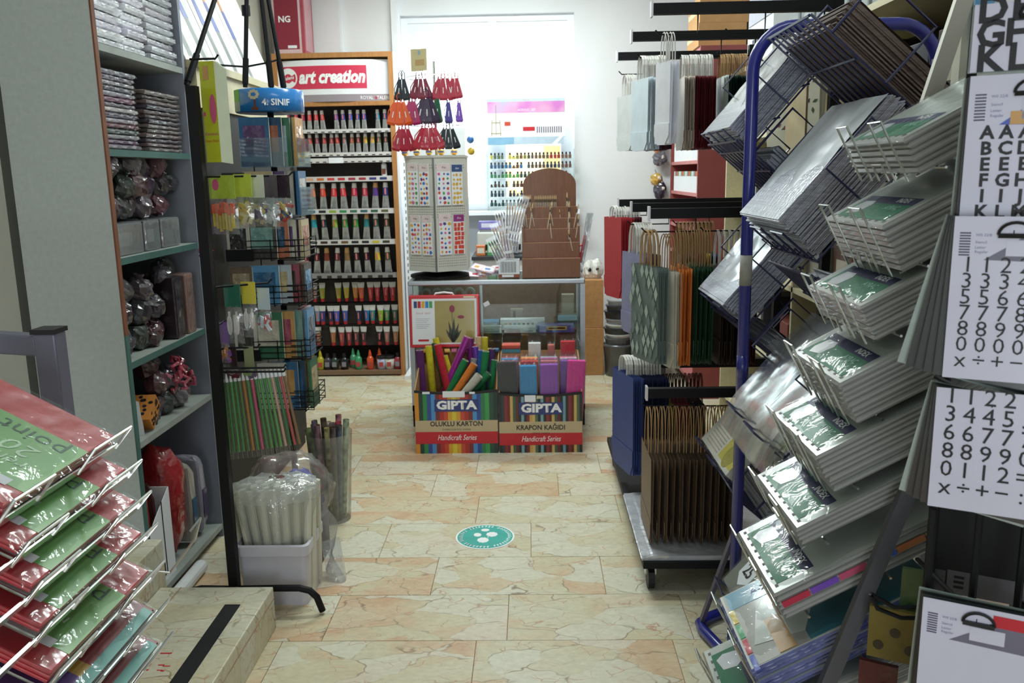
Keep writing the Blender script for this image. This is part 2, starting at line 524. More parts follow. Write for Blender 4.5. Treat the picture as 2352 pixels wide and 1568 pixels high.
# fluorescent ceiling lamps (above the frame)
for i, (x, y, pw) in enumerate(CEIL_LAMPS):
    t = T('ceiling_lamp', 'white fluorescent ceiling lamp, '+['by the back window', 'in mid shop', 'near the entrance'][i], 'lamp', (x, y, CH), group='ceiling lamps')
    MB().bb(-0.62, 0.62, -0.15, 0.15, -0.05, 0).build('housing', M_WFRAME, t)
    d = MB(); d.bb(-0.58, 0.58, -0.12, 0.12, -0.062, -0.05)
    d.build('diffuser', mat('lamp_diffuser', (245, 248, 250), 0.4, var=0.02), t)
    l = bpy.data.lights.new('ceiling_lamp_light', 'AREA'); l.shape = 'RECTANGLE'; l.size = 1.16; l.size_y = 0.24
    l.energy = pw; l.color = (0.90, 1.0, 0.97)
    lo = bpy.data.objects.new('lamp_light', l); COL.objects.link(lo); lo.parent = t; lo.location = (0, 0, -0.07)

# marble steps in the near corner
st = MB(); st.bb(-1.27, -0.885, -0.4, 2.645, 0, 0.15)
s1 = struct(st.build('marble_step', M_STEPM, bevel=0.004))
MB().bb(-1.005, -0.955, 0.2, 2.52, 0.1500, 0.1525).build('grip_strip', mat('black_grit_tape', (22, 22, 24), 0.95, var=0.25, scale=200), s1)
MB().bb(-0.8855, -0.8835, -0.4, 2.645, 0.110, 0.1125).build('joint', M_GROUT, s1)
MB().bb(-1.2, -1.196, -0.4, 2.644, 0.1500, 0.1504).build('joint', M_GROUT, s1)
rm = MB()
for (x, y, a, b) in ((-1.095, 2.235, .034, .006), (-1.075, 2.175, .018, .005), (-1.06, 2.17, .022, .004), (-1.105, 2.17, .008, .016), (-1.112, 2.15, .020, .006),
                     (-1.068, 2.15, .016, .004), (-1.055, 2.145, .010, .006), (-1.11, 2.13, .012, .005), (-1.118, 2.105, .012, .007), (-1.117, 2.08, .006, .008)):
    rm.bb(x, x+a, y, y+b, 0.15, 0.1506)
rm.build('red_scrawl', M_REDP, s1)
MB().lathe([(0.011, 0), (0.011, 0.0006)], (-1.025, 1.945, 0.15), 14).build('dark_spot', M_INK, s1)
st = MB(); st.bb(-1.96, -1.272, -0.4, 2.70, 0, 0.30)
s2 = struct(st.build('marble_step', M_STEPM, bevel=0.004))
MB().bb(-1.40, -1.345, 0.2, 2.60, 0.3000, 0.3025).build('grip_strip', MATS['black_grit_tape'], s2)
ws = T('warning_sticker', 'torn white and yellow warning sticker on the lower marble step', 'sticker', (-1.09, 1.93, 0.1503))
MB().prism([(-.075, -.12, 0), (.06, -.13, 0), (.075, .06, 0), (.06, .085, 0), (-.055, .08, 0), (-.07, .06, 0)], (0, 0, .0006)).build('sheet', M_WHITE, ws)
yb = MB()
for k in range(4): yb.bb(-.065, .045-.01*(k % 2), .055-.036*k, .072-.036*k, .0006, .001)
yb.prism([(-.07, -.115, .0006), (.03, -.12, .0006), (.045, -.075, .0006), (-.06, -.07, .0006)], (0, 0, .0004))
yb.build('yellow_print', mat('yellow_print', (205, 195, 50), 0.5), ws)
kb = MB()
for k in range(3): kb.bb(-.05, -.015, .045-.036*k, .05-.036*k, .001, .0013); kb.bb(.005, .035, .043-.036*k, .050-.036*k, .001, .0013)
kb.build('black_print', M_INK, ws)
# grey tube handrail over the steps
hr = T('handrail', 'grey square-tube handrail in front of the grey shelf panel', 'handrail', (-1.05, 1.80, 0.30))
M_RAIL = mat('grey_tube_steel', (120, 120, 138), 0.42, 0.35, var=0.06)
MB().bb(-0.024, 0.024, -0.024, 0.024, -0.15, 0.880).build('post', M_RAIL, hr, bevel=0.004)
MB().bb(-0.027, 0.027, -0.027, 0.027, 0.880, 0.890).build('cap', mat('black_plastic_cap', (28, 28, 32), 0.45), hr)
MB().ob((-0.42, -0.018, 0.905), (0.396, 0, -0.03), (0, 0.04, 0), (0, 0, -0.045)).build('rail', M_RAIL, hr, bevel=0.004)

# round floor sticker: footprints and lettering around the rim
fs = T('floor_sticker', 'round teal sticker with white footprints on the marble floor', 'sticker', (-0.212, 3.372, 0.0006))
MB().lathe([(0.124, 0), (0.124, 0.0006)], n=40).build('rim', M_WINK, fs)
MB().lathe([(0.117, 0.0006), (0.117, 0.001)], n=40).build('disc', mat('teal_print', (44, 168, 156), 0.5), fs)
fp = MB()
def oval(cx, cy, a, b, rot=0.0, z=0.001, n=18, jag=0.0):
    pts = []
    for k in range(n):
        t = 2*PI*k/n; q = 1+(jag if k % 2 else -jag)
        x, y = a*math.cos(t)*q, b*math.sin(t)*q
        pts.append((cx+x*math.cos(rot)-y*math.sin(rot), cy+x*math.sin(rot)+y*math.cos(rot), z))
    return pts
fp.prism(oval(-.003, .066, .018, .014), (0, 0, .0004)); fp.prism(oval(-.033, .017, .016, .019, .3), (0, 0, .0004))
fp.prism(oval(.028, .021, .024, .024, .2, jag=.06), (0, 0, .0004)); fp.prism(oval(-.007, -.036, .024, .026, .2, jag=.06), (0, 0, .0004))
fp.prism([(.008, -.012, .001), (.012, -.012, .001), (.020, .006, .001), (.016, .006, .001)], (0, 0, .0004))
fp.build('footprints', M_WINK, fs)
M_DKTEAL = mat('dark_teal_print', (10, 62, 66), 0.5)
rl = MB(); rd = MB()
for k in range(44):
    a = 2*PI*k/44
    if k % 9 == 8: continue
    r0 = 0.094+0.004*RN.random(); r1 = 0.108+0.004*RN.random(); da = 0.045
    t = V(-math.sin(a), math.cos(a), 0); r = V(math.cos(a), math.sin(a), 0)
    for q, (b, off) in enumerate(((rl, -0.2), (rd, 0.6))):
        p0 = r*r0+t*(0.0055*off); wdt = 0.0042 if q == 0 else 0.003
        z = V(0, 0, 0.001)
        if q == 1 and not (k in range(14, 30)): continue
        b.prism([p0+z, p0+t*wdt+z, p0+t*wdt+r*(r1-r0)+z, p0+r*(r1-r0)+z], (0, 0, .0004 if q == 0 else .0006))
        if q == 0: b.prism([p0+t*wdt+z, p0+t*(wdt+.004)+z, p0+t*(wdt+.004)+r*.004+z, p0+t*wdt+r*.004+z], (0, 0, .0004))
rl.build('rim_lettering', M_WINK, fs); rd.build('rim_lettering', M_DKTEAL, fs)
# ------------------------------------------------------------------ grey shelf unit by the steps
M_GPANEL = mat('grey_laminate', (186, 193, 190), 0.75, var=0.05, scale=60)
M_GEDGE = mat('green_edge_band', (66, 102, 96), 0.6, var=0.12)
M_BEDGE = mat('worn_brown_edge', (120, 74, 50), 0.7, var=0.25, scale=20, stretch=(1, 1, .4))
M_GSHELF = mat('pale_grey_shelf', (150, 156, 150), 0.6, var=0.10)
SX0, SX1, SY0, SY1 = -1.645, -1.335, 2.722, 3.42
su = T('shelf_unit', 'tall grey laminate shelf unit with a blank end panel', 'shelf', (SX0, SY0, 0))
W_, D_ = SX1-SX0, SY1-SY0
MB().bb(0, W_-0.006, 0, 0.022, 0, 2.5).build('side_panel', M_GPANEL, su)
MB().bb(W_-0.006, W_, 0, 0.022, 0, 1.0).build('edge_band', M_GEDGE, su)
MB().bb(W_-0.006, W_, 0, 0.022, 1.0, 2.5).build('edge_band', M_BEDGE, su)['label'] = 'worn brown edge band'
MB().bb(0, W_, D_-0.022, D_, 0, 2.5).build('side_panel', mat('blue_grey_laminate', (132, 136, 148), .7, var=.05), su)
MB().bb(0, 0.012, 0.022, D_-0.022, 0, 2.5).build('back_panel', mat('dark_grey_back', (70, 74, 74), 0.8), su)
SHZ = [0.058, 0.628, 0.905, 1.252, 1.600, 1.922]
for k, z in enumerate(SHZ):
    s = MB().bb(0.012, W_-0.004, 0.022, D_-0.022, z-0.022, z).build('shelf_board', M_GSHELF, su)
    MB().bb(W_-0.004, W_-0.001, 0.022, D_-0.022, z-0.022, z).build('edge_band', M_GEDGE if k in (2, 3, 4) else M_GSHELF, s)

# cellophane-wrapped sheet packs in stacks
def pack_stack(name, what, cat, group, x0, x1, y0, y1, z, n, th, cols, wrap, where, seed):
    rn = random.Random(seed)
    base = None; zz = z+0.0005
    for k in range(n):
        a, b = (x1-x0), (y1-y0)
        lab = '%s, %s from bottom of the stack %s' % (what, ORD[k], where)
        loc = ((x0+x1)/2+rn.uniform(-.008, .006), (y0+y1)/2+rn.uniform(-.006, .006), zz)
        c = cols[k % len(cols)] if k else cols[0]
        if base is None:
            base = T(name, lab, cat, loc, rn.uniform(-.03, .03), group)
            mb = MB(); e = th*0.42
            # pillow-edged sheet stack
            mb.add([(-a/2, -b/2, th*.25), (a/2, -b/2, th*.25), (a/2, b/2, th*.25), (-a/2, b/2, th*.25),
                    (-a/2, -b/2, th*.75), (a/2, -b/2, th*.75), (a/2, b/2, th*.75), (-a/2, b/2, th*.75),
                    (-a/2+e, -b/2+e, 0), (a/2-e, -b/2+e, 0), (a/2-e, b/2-e, 0), (-a/2+e, b/2-e, 0),
                    (-a/2+e, -b/2+e, th*.97), (a/2-e, -b/2+e, th*.97), (a/2-e, b/2-e, th*.97), (-a/2+e, b/2-e, th*.97)],
                   [(0, 1, 5, 4), (1, 2, 6, 5), (2, 3, 7, 6), (3, 0, 4, 7), (4, 5, 13, 12), (5, 6, 14, 13), (6, 7, 15, 14), (7, 4, 12, 15), (12, 13, 14, 15),
                    (8, 9, 1, 0), (9, 10, 2, 1), (10, 11, 3, 2), (11, 8, 0, 3), (11, 10, 9, 8)])
            mb.build('wrapped_sheets', M_TFOIL, base, color=c)
            # crimped film flap along the front edge
            fw = MB().sheet((a/2-.002, -b/2+.004, th*.5), (.012, 0, 0), (0, b-.008, 0), 2, 10, lambda u, v: (u*.004*math.sin(v*31), 0, .35*th*u*math.sin(v*43+seed)))
            fw.build('film_flap', wrap, base)
            for ch in base.children: ch.color = lin(c)
            first = base
        else:
            dup(first, loc, rn.uniform(-.03, .03), lab, group, c)
        zz += th
    return zz
M_FLAP = film('film_flap', (250, 250, 252), 0.5, 0.25, 0.9, 40, 0.12)
SILV = ['e4e4ea', 'eef0f2', 'd6d2e0', 'e8e8ee']
pack_stack('paper_pack', 'silvery film-wrapped paper pack', 'paper pack', 'silvery packs on the top shelf', -1.60, -1.345, 2.755, 2.945, 1.922, 12, .027, SILV, M_FLAP, 'nearest on the top shelf', 3)
pack_stack('paper_pack', 'silvery film-wrapped paper pack', 'paper pack', 'silvery packs on the top shelf', -1.60, -1.347, 2.965, 3.115, 1.922, 12, .027, SILV, M_FLAP, 'second on the top shelf', 4)
pack_stack('paper_pack', 'grey film-wrapped paper pack', 'paper pack', 'silvery packs on the top shelf', -1.60, -1.347, 3.14, 3.37, 1.922, 10, .026, ['b4b6ba', 'c4c4ca', 'a8a2a8', 'c0c4c6'], M_FLAP, 'farthest on the top shelf', 5)
pack_stack('foam_sheet_pack', 'film-wrapped foam sheet pack', 'foam pack', 'foam sheet packs on the second shelf', -1.61, -1.345, 2.755, 2.985, 1.600, 15, .0168,
           ['7a7480', '6b4a6a', 'a8a8ac', '2e4a40', '6e3440', 'b4b0b8', '3c3448', 'c8c4c0', '585060', '88506a', '9a9aa4', '343038', 'a09c9c', '54485c', '80808a'], M_FLAP, 'nearest on the second shelf', 6)
pack_stack('foam_sheet_pack', 'dull foam sheet pack', 'foam pack', 'foam sheet packs on the second shelf', -1.61, -1.350, 3.08, 3.37, 1.600, 13, .0165,
           ['5c5250', '6a5a58', '4a4450', '70605c', '544c48', '7c706a', '3e3a42'], M_FLAP, 'farthest on the second shelf', 7)

# crumpled craft bags
BAGM = []
for k in range(5):
    mb = MB()
    mb.blob((0, 0, 0.05), (0.055, 0.052, 0.05), seed=k+1, amp=0.17, nu=14, nv=9, freq=1.9, sq=.8)
    # gathered neck of the bag
    mb.lathe([(0.012, 0.085), (0.010, 0.098), (0.024, 0.122), (0.020, 0.124)], n=9, sx=1.0, sy=0.45, cap=False)
    BAGM.append(mb.mesh('wrapped_craft_bag', M_TFOIL))
BAGC = ['46404a', '3a3438', '5a5058', '4a2e34', '343c3c', '58545e', '2c2a30', '5c3a44', '44384e', '6a6468', '3e4640', '504048']
BAGN = {'46404a': 'violet-grey', '3a3438': 'dark brown', '5a5058': 'mauve-grey', '4a2e34': 'wine red', '343c3c': 'dark green-grey', '58545e': 'slate', '2c2a30': 'near-black',
        '5c3a44': 'plum', '44384e': 'dark violet', '6a6468': 'pale grey', '3e4640': 'olive-grey', '504048': 'dusky pink'}
cnt = {}
def craft_bag(x, y, z, c, sc, shelf, rz):
    k = (shelf, c); cnt[k] = cnt.get(k, 0)+1
    o = inst(BAGM[RN.randrange(5)], 'wrapped_craft_bag', None, (x, y, z+.006), c)
    o.rotation_euler = (RN.uniform(-.4, .4), RN.uniform(-.5, .5), rz); o.scale = (sc*.93, sc*.93, sc*.93)
    tag(o, '%s crumpled bag of craft bits, %s of its colour on the %s' % (BAGN[c], ORD[cnt[k]-1], shelf), 'bag', 'craft bags on the '+shelf)
def fill(shelf, z, spots):
    for i, (y, zz, sc) in enumerate(spots):
        craft_bag(-1.425+RN.uniform(-.02, .02), y, z+zz, BAGC[(i*5+len(shelf)) % len(BAGC)], sc, shelf, RN.uniform(0, 6))
sp = []
for r, (n, zz) in enumerate(((6, .115), (6, .19), (5, .255))):
    for q in range(n): sp.append((2.80+q*.10+(r % 2)*.035, zz, RN.uniform(.80, 1.0)))
fill('third shelf', 1.252, [s for s in sp if s[0] < 3.34])
for q in range(9):   # deeper ones fill the back
    pass
sp = [(2.80, .0, 1.0), (2.885, .0, 1.05), (2.965, .0, 1.0), (3.04, .0, .9), (2.80, .09, 1.0), (2.87, .10, 1.0), (2.96, .085, 1.05), (3.05, .08, .95), (2.80, .17, .8), (2.92, .17, .9), (3.01, .165, .9), (3.12, .0, .9), (3.12, .09, .9), (3.20, .20, .8), (3.30, .215, .8)]
fill('fourth shelf', 0.905, sp)
sp = [(3.05, .0, .95), (3.12, .0, .95), (3.20, .0, .9), (3.28, .0, .8), (3.05, .085, .9), (3.13, .08, .9), (3.21, .075, .85), (3.13, .15, .75), (3.05, .15, .8), (2.80, .0, .9), (2.97, .0, .85), (3.29, .07, .8)]
fill('fifth shelf', 0.628, sp)
# clear boxes on the third shelf
M_CLEARP = film('clear_plastic_box', (225, 230, 232), 0.55, 0.22, 0.25, 12, 0.12)
for i, (y0, y1, c, lab) in enumerate(((2.76, 2.98, '6a665c', 'clear plastic box with a pale insert under the craft bags'), (3.0, 3.12, '221f22', 'small clear box with a white label under the craft bags'), (3.14, 3.30, '1a181a', 'black plastic box at the far end of the third shelf'))):
    t = T('plastic_box', lab, 'box', (-1.36, (y0+y1)/2, 1.2525), group='plastic boxes on the third shelf')
    h = (y1-y0)/2
    MB().bb(-.20, -.012, -h+.006, h-.006, .003, .095).build('insert', M_TPLAS, t, color=c)
    MB().bb(-.21, 0, -h, h, 0, .108).build('shell', M_CLEARP, t, bevel=.008)
    if i < 2: MB().bb(-.0115, -.010, -h*.5, h*.4, .03, .075).build('label_card', mat('grey_label', (150, 148, 142), .6), t)
# two boxed sets standing at the far end of the fourth shelf
for i, (y, c, lab) in enumerate(((3.19, '2a2024', 'dark boxed sheet set standing on the fourth shelf'), (3.30, '8a6e66', 'dusty pink wrapped box standing at the fourth shelf end'))):
    t = T('boxed_set', lab, 'box', (-1.43, y, .9055))
    MB().bb(-.10, .085, -.035, .04, 0, .235).build('box', M_TGLOSS, t, color=c, bevel=.006)
    MB().bb(.0852, .0862, -.028, .033, .02, .215).build('front_print', M_TFOIL, t, color='7c6460' if i else '3a3034')
# fifth shelf: white folded paper, leopard-print box
lp = T('leopard_print_box', 'small box with orange and black leopard print on the fifth shelf', 'box', (-1.44, 2.90, .690))
lp.rotation_euler = (math.radians(38), 0, .1)
MB().bb(-.09, .09, -.055, .055, -.03, .03).build('box', mat('leopard_orange', (186, 118, 46), .6, var=.15), lp)
sp_ = MB(); rl2 = random.Random(4)
for k in range(22):
    u, v = rl2.uniform(-.045, .045), rl2.uniform(-.024, .024)
    sp_.prism([(.0902, u+.008*math.cos(q*PI/3)*rl2.uniform(.7, 1.2), v+.006*math.sin(q*PI/3)) for q in range(6)], (.0005, 0, 0))
for k in range(30):
    u, v = rl2.uniform(-.08, .08), rl2.uniform(-.048, .048)
    sp_.prism([(u+.008*math.cos(q*PI/3)*rl2.uniform(.7, 1.2), v+.007*math.sin(q*PI/3), .0302) for q in range(6)], (0, 0, .0005))
o = sp_.build('spots', M_INK, lp); o['kind'] = 'stuff'
pf = MB().sheet((-1.47, 2.77, .80), (.11, .05, -.05), (0, .02, -.13), 6, 6, lambda u, v: (0, .012*math.sin(u*6), .012*math.sin(v*7+u*3)))
tag(pf.build('folded_paper', M_WHITE, smooth=True), 'crumpled white paper fan at the near end of the fifth shelf', 'paper')
for i, (y, zz) in enumerate(((3.16, .10), (3.22, .05), (3.12, .05))):
    mb = MB()
    for k in range(6):
        a = k*PI/3
        mb.tube([(0, 0, 0), (.03*math.cos(a), .03*math.sin(a), .012), (.05*math.cos(a+.3), .05*math.sin(a+.3), -.004), (.03*math.cos(a+.6), .03*math.sin(a+.6), -.012)], .007, 5)
    o = mb.build('ribbon_bow', M_TFOIL, None, (-1.355, y, .70+zz), ['9c3048', '8a2a40', 'a44858'][i]); o.rotation_euler = (0, 1.2, i)
    tag(o, ['pink-red ribbon bow highest among the bags on the fifth shelf', 'red ribbon bow at the far side of the fifth shelf', 'rose ribbon bow nearest the leopard box'][i], 'bow', 'ribbon bows on the fifth shelf')
# bottom shelf
bx = T('magazine_box', 'white open file box with slanted top on the bottom shelf', 'box', (-1.45, 2.86, .0585))
h = .33
mb = MB()
def slant(x, s): return [(x, -.105, 0), (x, .105, 0), (x, .105, h), (x, -.02, h*.78), (x, -.105, h*.60)]
mb.prism(slant(.092, 1), (.003, 0, 0)); mb.prism(slant(-.10, 1), (.003, 0, 0))
mb.bb(-.097, .092, -.105, -.102, 0, h*.6); mb.bb(-.097, .092, .102, .105, 0, h); mb.bb(-.097, .092, -.102, .102, 0, .003)
mb.build('box', M_WHITE, bx)
MB().bb(.0952, .0962, .03, .036, .02, .30).build('slot', M_INK, bx)
MB().bb(.0952, .0960, -.08, .02, .02, .07).build('label_card', M_INK, bx)
for i, (y, c, lab, hh) in enumerate(((2.80, '2c5a44', 'green packet', .34), (2.83, 'd8dcdc', 'white card packet', .37), (2.875, 'b83a34', 'red packet with a rounded top', .36), (2.93, '5a3c3c', 'brown packet', .33))):
    t = MB().blob((0, 0, hh/2), (.055, .013, hh/2), seed=i+20, amp=.08, nu=12, nv=8, sq=.45).build('craft_packet', M_TGLOSS, None, (-1.45, y, .078), c)
    tag(t, lab+' sticking out of the white file box', 'packet', 'packets in the white file box')
rb = MB().blob((0, 0, .21), (.085, .075, .21), seed=31, amp=.16, nu=16, nv=12, sq=.7).build('red_craft_bag', M_TFOIL, None, (-1.44, 3.075, .084), 'a02028', smooth=True)
tag(rb, 'tall bright red wrapped bag standing on the bottom shelf', 'bag')
for i, (y, c, c2, lab) in enumerate(((3.185, 'a8a49c', '2c5a78', 'beige and blue packet standing on the bottom shelf'), (3.29, '9a98a8', '46385c', 'grey packet with violet print at the bottom shelf end'))):
    t = T('craft_packet', lab, 'packet', (-1.43, y, .0585))
    MB().blob((0, 0, .178), (.075, .03, .165), seed=40+i, amp=.05, nu=14, nv=8, sq=.35).build('packet', M_TGLOSS, t, color=c)
    MB().bb(.074, .0765, -.02, .022, .08, .20).build('print', M_TGLOSS, t, color=c2)
tb = MB().tube([(-1.300, 2.76, .0265), (-1.300, 3.06, .0265)], .026, 14).build('white_tube', mat('white_plastic', (214, 216, 216), .4, var=.04), None)
tag(tb, 'white cardboard tube lying on the floor along the grey shelf', 'tube')
bx.location.x += .0

# ------------------------------------------------------------------ black rack with hooks
br = T('hook_rack', 'black metal hook rack with curved feet beside the grey shelf', 'rack', (-1.050, 2.735, 0))
for y in (0.0,):
    MB().bb(-.016, .016, y-.016, y+.016, .0, 1.785).build('upright', M_BLACK, br)
    MB().tube([(0, y, .095), (.14, y, .098), (.225, y, .098), (.262, y, .088), (.285, y, .064), (.302, y, .011)], .012, 10).build('foot', M_BLACK, br, smooth=True)
    MB().tube([(0, y, .095), (-.12, y, .098), (-.20, y, .08), (-.225, y, .012)], .012, 10).build('foot', M_BLACK, br, smooth=True)
def hookbar(y, z, x1, r=.0035, name='hook'):
    return MB().tube([(.0, y, z), (x1-.01, y, z), (x1, y, z+.012)], r, 6).build(name, M_BLACK, br)
# yellow-green folded bag of foam cones hanging from the top
yg = T('foam_cone_bag', 'tall yellow-green printed bag hanging at the top of the black rack', 'bag', (-1.04, 2.78, 1.553), rz=-.12)
M_YG = mat('yellow_green_print', (190, 196, 46), .35, var=.05, coat=.6)
MB().add([(0, 0, 0), (.054, -.008, 0), (.054, -.008, .31), (0, 0, .31), (0, .02, 0), (.054, .02, 0), (.054, .02, .31), (0, .02, .31)],
         [(0, 1, 2, 3), (7, 6, 5, 4), (4, 0, 3, 7), (3, 2, 6, 7), (1, 0, 4, 5)]).build('front', M_YG, yg)
MB().add([(.054, -.008, 0), (.084, .012, -.006), (.084, .012, .285), (.054, -.008, .31), (.054, .02, 0), (.054, .02, .31)],
         [(0, 1, 2, 3), (4, 1, 0), (3, 2, 5), (1, 4, 5, 2)]).build('gusset', mat('pale_glare_film', (214, 222, 190), .18, coat=1.0, var=.06, bump=.3, bscale=14), yg)  # white glare on the side face is put into its pale colour
M_PINK = mat('pink_print', (196, 84, 120), .4, var=.06)
ov = MB()
def ovy(mb, cx, cz, a, b, y, n=20, th=.0006):
    mb.prism([(cx+a*math.cos(2*PI*k/n), y, cz+b*math.sin(2*PI*k/n)) for k in range(n)], (0, -th, 0))
mb = MB(); ovy(mb, .040, .165, .011, .045, -.0080); mb.build('pink_oval', M_PINK, yg)
mb = MB(); ovy(mb, .008, .15, .004, .007, -.0032); mb.build('pink_dot', M_PINK, yg)
MB().bb(.014, .032, -.0065, -.0045, .255, .295).build('picture', mat('peach_print', (196, 150, 96), .4), yg)
text('Kavanoz', .014, M_PINK, yg, (.027, -.0062, .088), (1, -.14, 0), (0, 0, 1), shear=.25)
text('Foam Stick', .011, mat('orange_red_print', (200, 70, 40), .4), yg, (.027, -.0062, .066), (1, -.14, 0), (0, 0, 1), shear=.25)
hookbar(.0, 1.865, .09)

# hanging packs: header card, clear bag, contents
def hang_pack(name, label, cat, group, x, y, z, w, h, hdr, cols, contents, rz=0.0, hd=None):
    t = T(name, label, cat, (x, y, z), rz, group)
    H = MB().bb(-w/2, w/2, -.0015, .0015, -.075, 0).build('header_card', M_TGLOSS, t, color=hdr)
    mb = MB()
    for s in (1, -1):
        mb.sheet((-w/2*1.04, 0, -.07), (w*1.08, 0, 0), (0, 0, -(h-.07)), 6, 6, lambda u, v: (0, -s*.016*math.sin(PI*u)*math.sin(PI*min(1, v*1.02))**.6+.002*math.sin(17*u+9*v), 0))
    mb.build('clear_bag', M_FILM, t, smooth=True)
    contents(t, w, h)
    return t
def sticks(c1, c2):
    def fn(t, w, h):
        R2 = random.Random(int(w*9999)); a = MB(); b = MB()
        for k in range(7):
            x = -w*.36+k*w*.12
            a.bb(x-.0052, x+.0052, -.007, .004, -h*.62-R2.uniform(0, .012), -.085-R2.uniform(0, .02))
            b.bb(x-.004, x+.003, -.006, .003, -h*.95+R2.uniform(0, .02), -h*.64)
        a.build('sticks', M_TFAB, t, color=c1)['kind'] = 'stuff'; b.build('sticks', M_TFAB, t, color=c2)['kind'] = 'stuff'
    return fn
def shards(cols, n=14):
    def fn(t, w, h):
        R2 = random.Random(int(w*7777)+n)
        for q, c in enumerate(cols):
            m = MB()
            for k in range(n//len(cols)+1):
                x, z = R2.uniform(-w*.38, w*.38), R2.uniform(-h*.9, -.1)
                R = Matrix.Rotation(R2.uniform(0, 3), 3, 'Y')
                m.box((x, R2.uniform(-.008, .004), z), (.012, .005, .03), 0, R)
            m.build('craft_bits', M_TFAB, t, color=c)['kind'] = 'stuff'
    return fn
def ovals(t, w, h):
    a = MB()
    for k in (-1, 1):
        ovy(a, k*w*.22, -h*.68, w*.15, h*.16, -.006, th=.004)
        a.bb(k*w*.22-.003, k*w*.22+.003, -.008, -.004, -h*.52, -.09)
    a.build('mirror_ovals', mat('pale_oval_card', (222, 216, 214), .35), t)
HP = 'craft packs on the upper hooks'
MB().tube([(0, 0, 1.508), (.04, .045, 1.508), (.225, .215, 1.508), (.235, .225, 1.52)], .0035, 6).build('hook', M_BLACK, br)
P1 = [('f', -1.000, 2.785, 1.512, .095, .190, 'a0b43c', sticks('d8582c', 'c8b040'), 'foam-stick pack with orange sticks under a green header'),
      ('s', -.950, 2.84, 1.515, .065, .175, 'b4c04c', shards(['c8b040', 'd8d0a0'], 12), 'foam-stick pack with yellow sticks beside the orange one'),
      ('s', -.915, 2.87, 1.512, .058, .17, 'c8ccc0', shards(['5c4a70', 'b8a878'], 12), 'craft pack with violet and tan pieces on the upper hook'),
      ('s', -.880, 2.90, 1.51, .058, .18, '4a4048', shards(['d8dcdc', 'c4c8c4'], 12), 'craft pack with pale pieces on the upper hook'),
      ('s', -.845, 2.93, 1.508, .056, .16, '382c34', shards(['b03a2c', 'd0b050', '2c4a6a'], 15), 'craft pack with red and yellow pieces at the upper hook end')]
for (k, x, y, z, w_, h_, hd, fn, lab) in P1:
    t = hang_pack('craft_pack', lab, 'craft pack', HP, x, y, z, w_, h_, hd, None, fn, rz=-.25)
mb = MB(); ovy(mb, -.022, -.03, .012, .018, -.0018); mb.build('pink_dot', M_PINK, [o for o in bpy.data.objects if o.get('label') == P1[0][8]][0])
P2 = [(-1.06, 2.76, 1.38, .035, .16, '8a4aa0', shards(['6a3a8a', 'b04a50', 'c8c0b0'], 15), 'narrow pack of violet and red bits behind the rack upright'),
      (-1.000, 2.80, 1.155, .06, .20, '2f6a58', ovals, 'teal-header pack with two white ovals'),
      (-.955, 2.83, 1.160, .052, .19, 'd8c84a', ovals, 'yellow-header pack with white ovals behind the teal one'),
      (-.915, 2.86, 1.135, .045, .15, 'b4c4d0', shards(['d0e0e4', 'c43a44'], 10), 'round blister pack with red and silver pieces'),
      (-1.04, 2.80, 1.03, .035, .14, '7a5a9a', shards(['c87830', '8858a0'], 10), 'narrow pack of orange and violet sticks'),
      (-1.02, 2.80, .945, .04, .10, '3a2a30', shards(['5c1c28', '3a3038'], 8), 'dark red craft pack low on the rack'),
      (-.96, 2.80, .945, .035, .10, '889068', shards(['6a5878', '88a060'], 8), 'mixed violet and green craft pack low on the rack')]
for (x, y, z, w_, h_, hd, fn, lab) in P2:
    hang_pack('craft_pack', lab, 'craft pack', 'craft packs on the lower hooks', x, y, z, w_, h_, hd, None, fn, rz=-.2)
MB().tube([(0, 0, 1.152), (.02, .035, 1.152), (.15, .14, 1.150), (.16, .15, 1.162)], .0035, 6).build('hook', M_BLACK, br)
MB().tube([(0, 0, .941), (.01, .060, .941), (.12, .068, .941), (.13, .068, .953)], .0035, 6).build('hook', M_BLACK, br)
MB().tube([(0, 0, 1.372), (-.01, .03, 1.376), (-.012, .05, 1.385)], .0035, 6).build('hook', M_BLACK, br)
MB().tube([(0, 0, 1.024), (.006, .06, 1.026), (.012, .075, 1.032)], .0035, 6).build('hook', M_BLACK, br)
# brush packs hanging in a row
hookbar(.0, .885, .235, name='brush_bar'); hookbar(.03, .865, .225, name='brush_bar')
GB = [('4a8a4a', 'green'), ('3f7f44', 'green'), ('549650', 'green'), ('4a8a4a', 'green'), ('5c7c48', 'olive'), ('b07a3c', 'orange'), ('4f9150', 'green'), ('c85a78', 'pink'), ('46884a', 'green'), ('5a9a54', 'green'),
      ('4a8a4a', 'green'), ('6aa45c', 'light green'), ('c8a48c', 'beige'), ('3a7a48', 'green'), ('c05a54', 'glitter red'), ('8c6c4a', 'brown')]
first = None; seen = {}
for k, (c, nm) in enumerate(GB):
    x = -1.052+k*.0118
    lab = '%s bamboo brush in a clear sleeve, %s in the row on the low bar' % (nm, ORD[k])
    lean = math.radians(1.0+k*.55)
    loc = (x, 2.785+k*.006, .875)
    if first is None:
        t = T('brush_pack', lab, 'brush', loc, 0, 'brush packs on the low bar')
        MB().tube([(0, 0, -.05), (0, 0, -.30)], [.0052, .0045], 6).build('handle', M_TPLAS, t, color=c)
        MB().tube([(0, 0, -.022), (0, 0, -.045), (0, 0, -.055)], [.0015, .0055, .005], 6).build('bristles', M_WHITE, t)
        MB().bb(-.0065, .0065, -.0008, .0008, -.325, .01).build('sleeve', M_FILM2, t)
        first = t
    else:
        t = dup(first, loc, 0, lab, None, c)
    t.rotation_euler = (0, -lean, -.15)

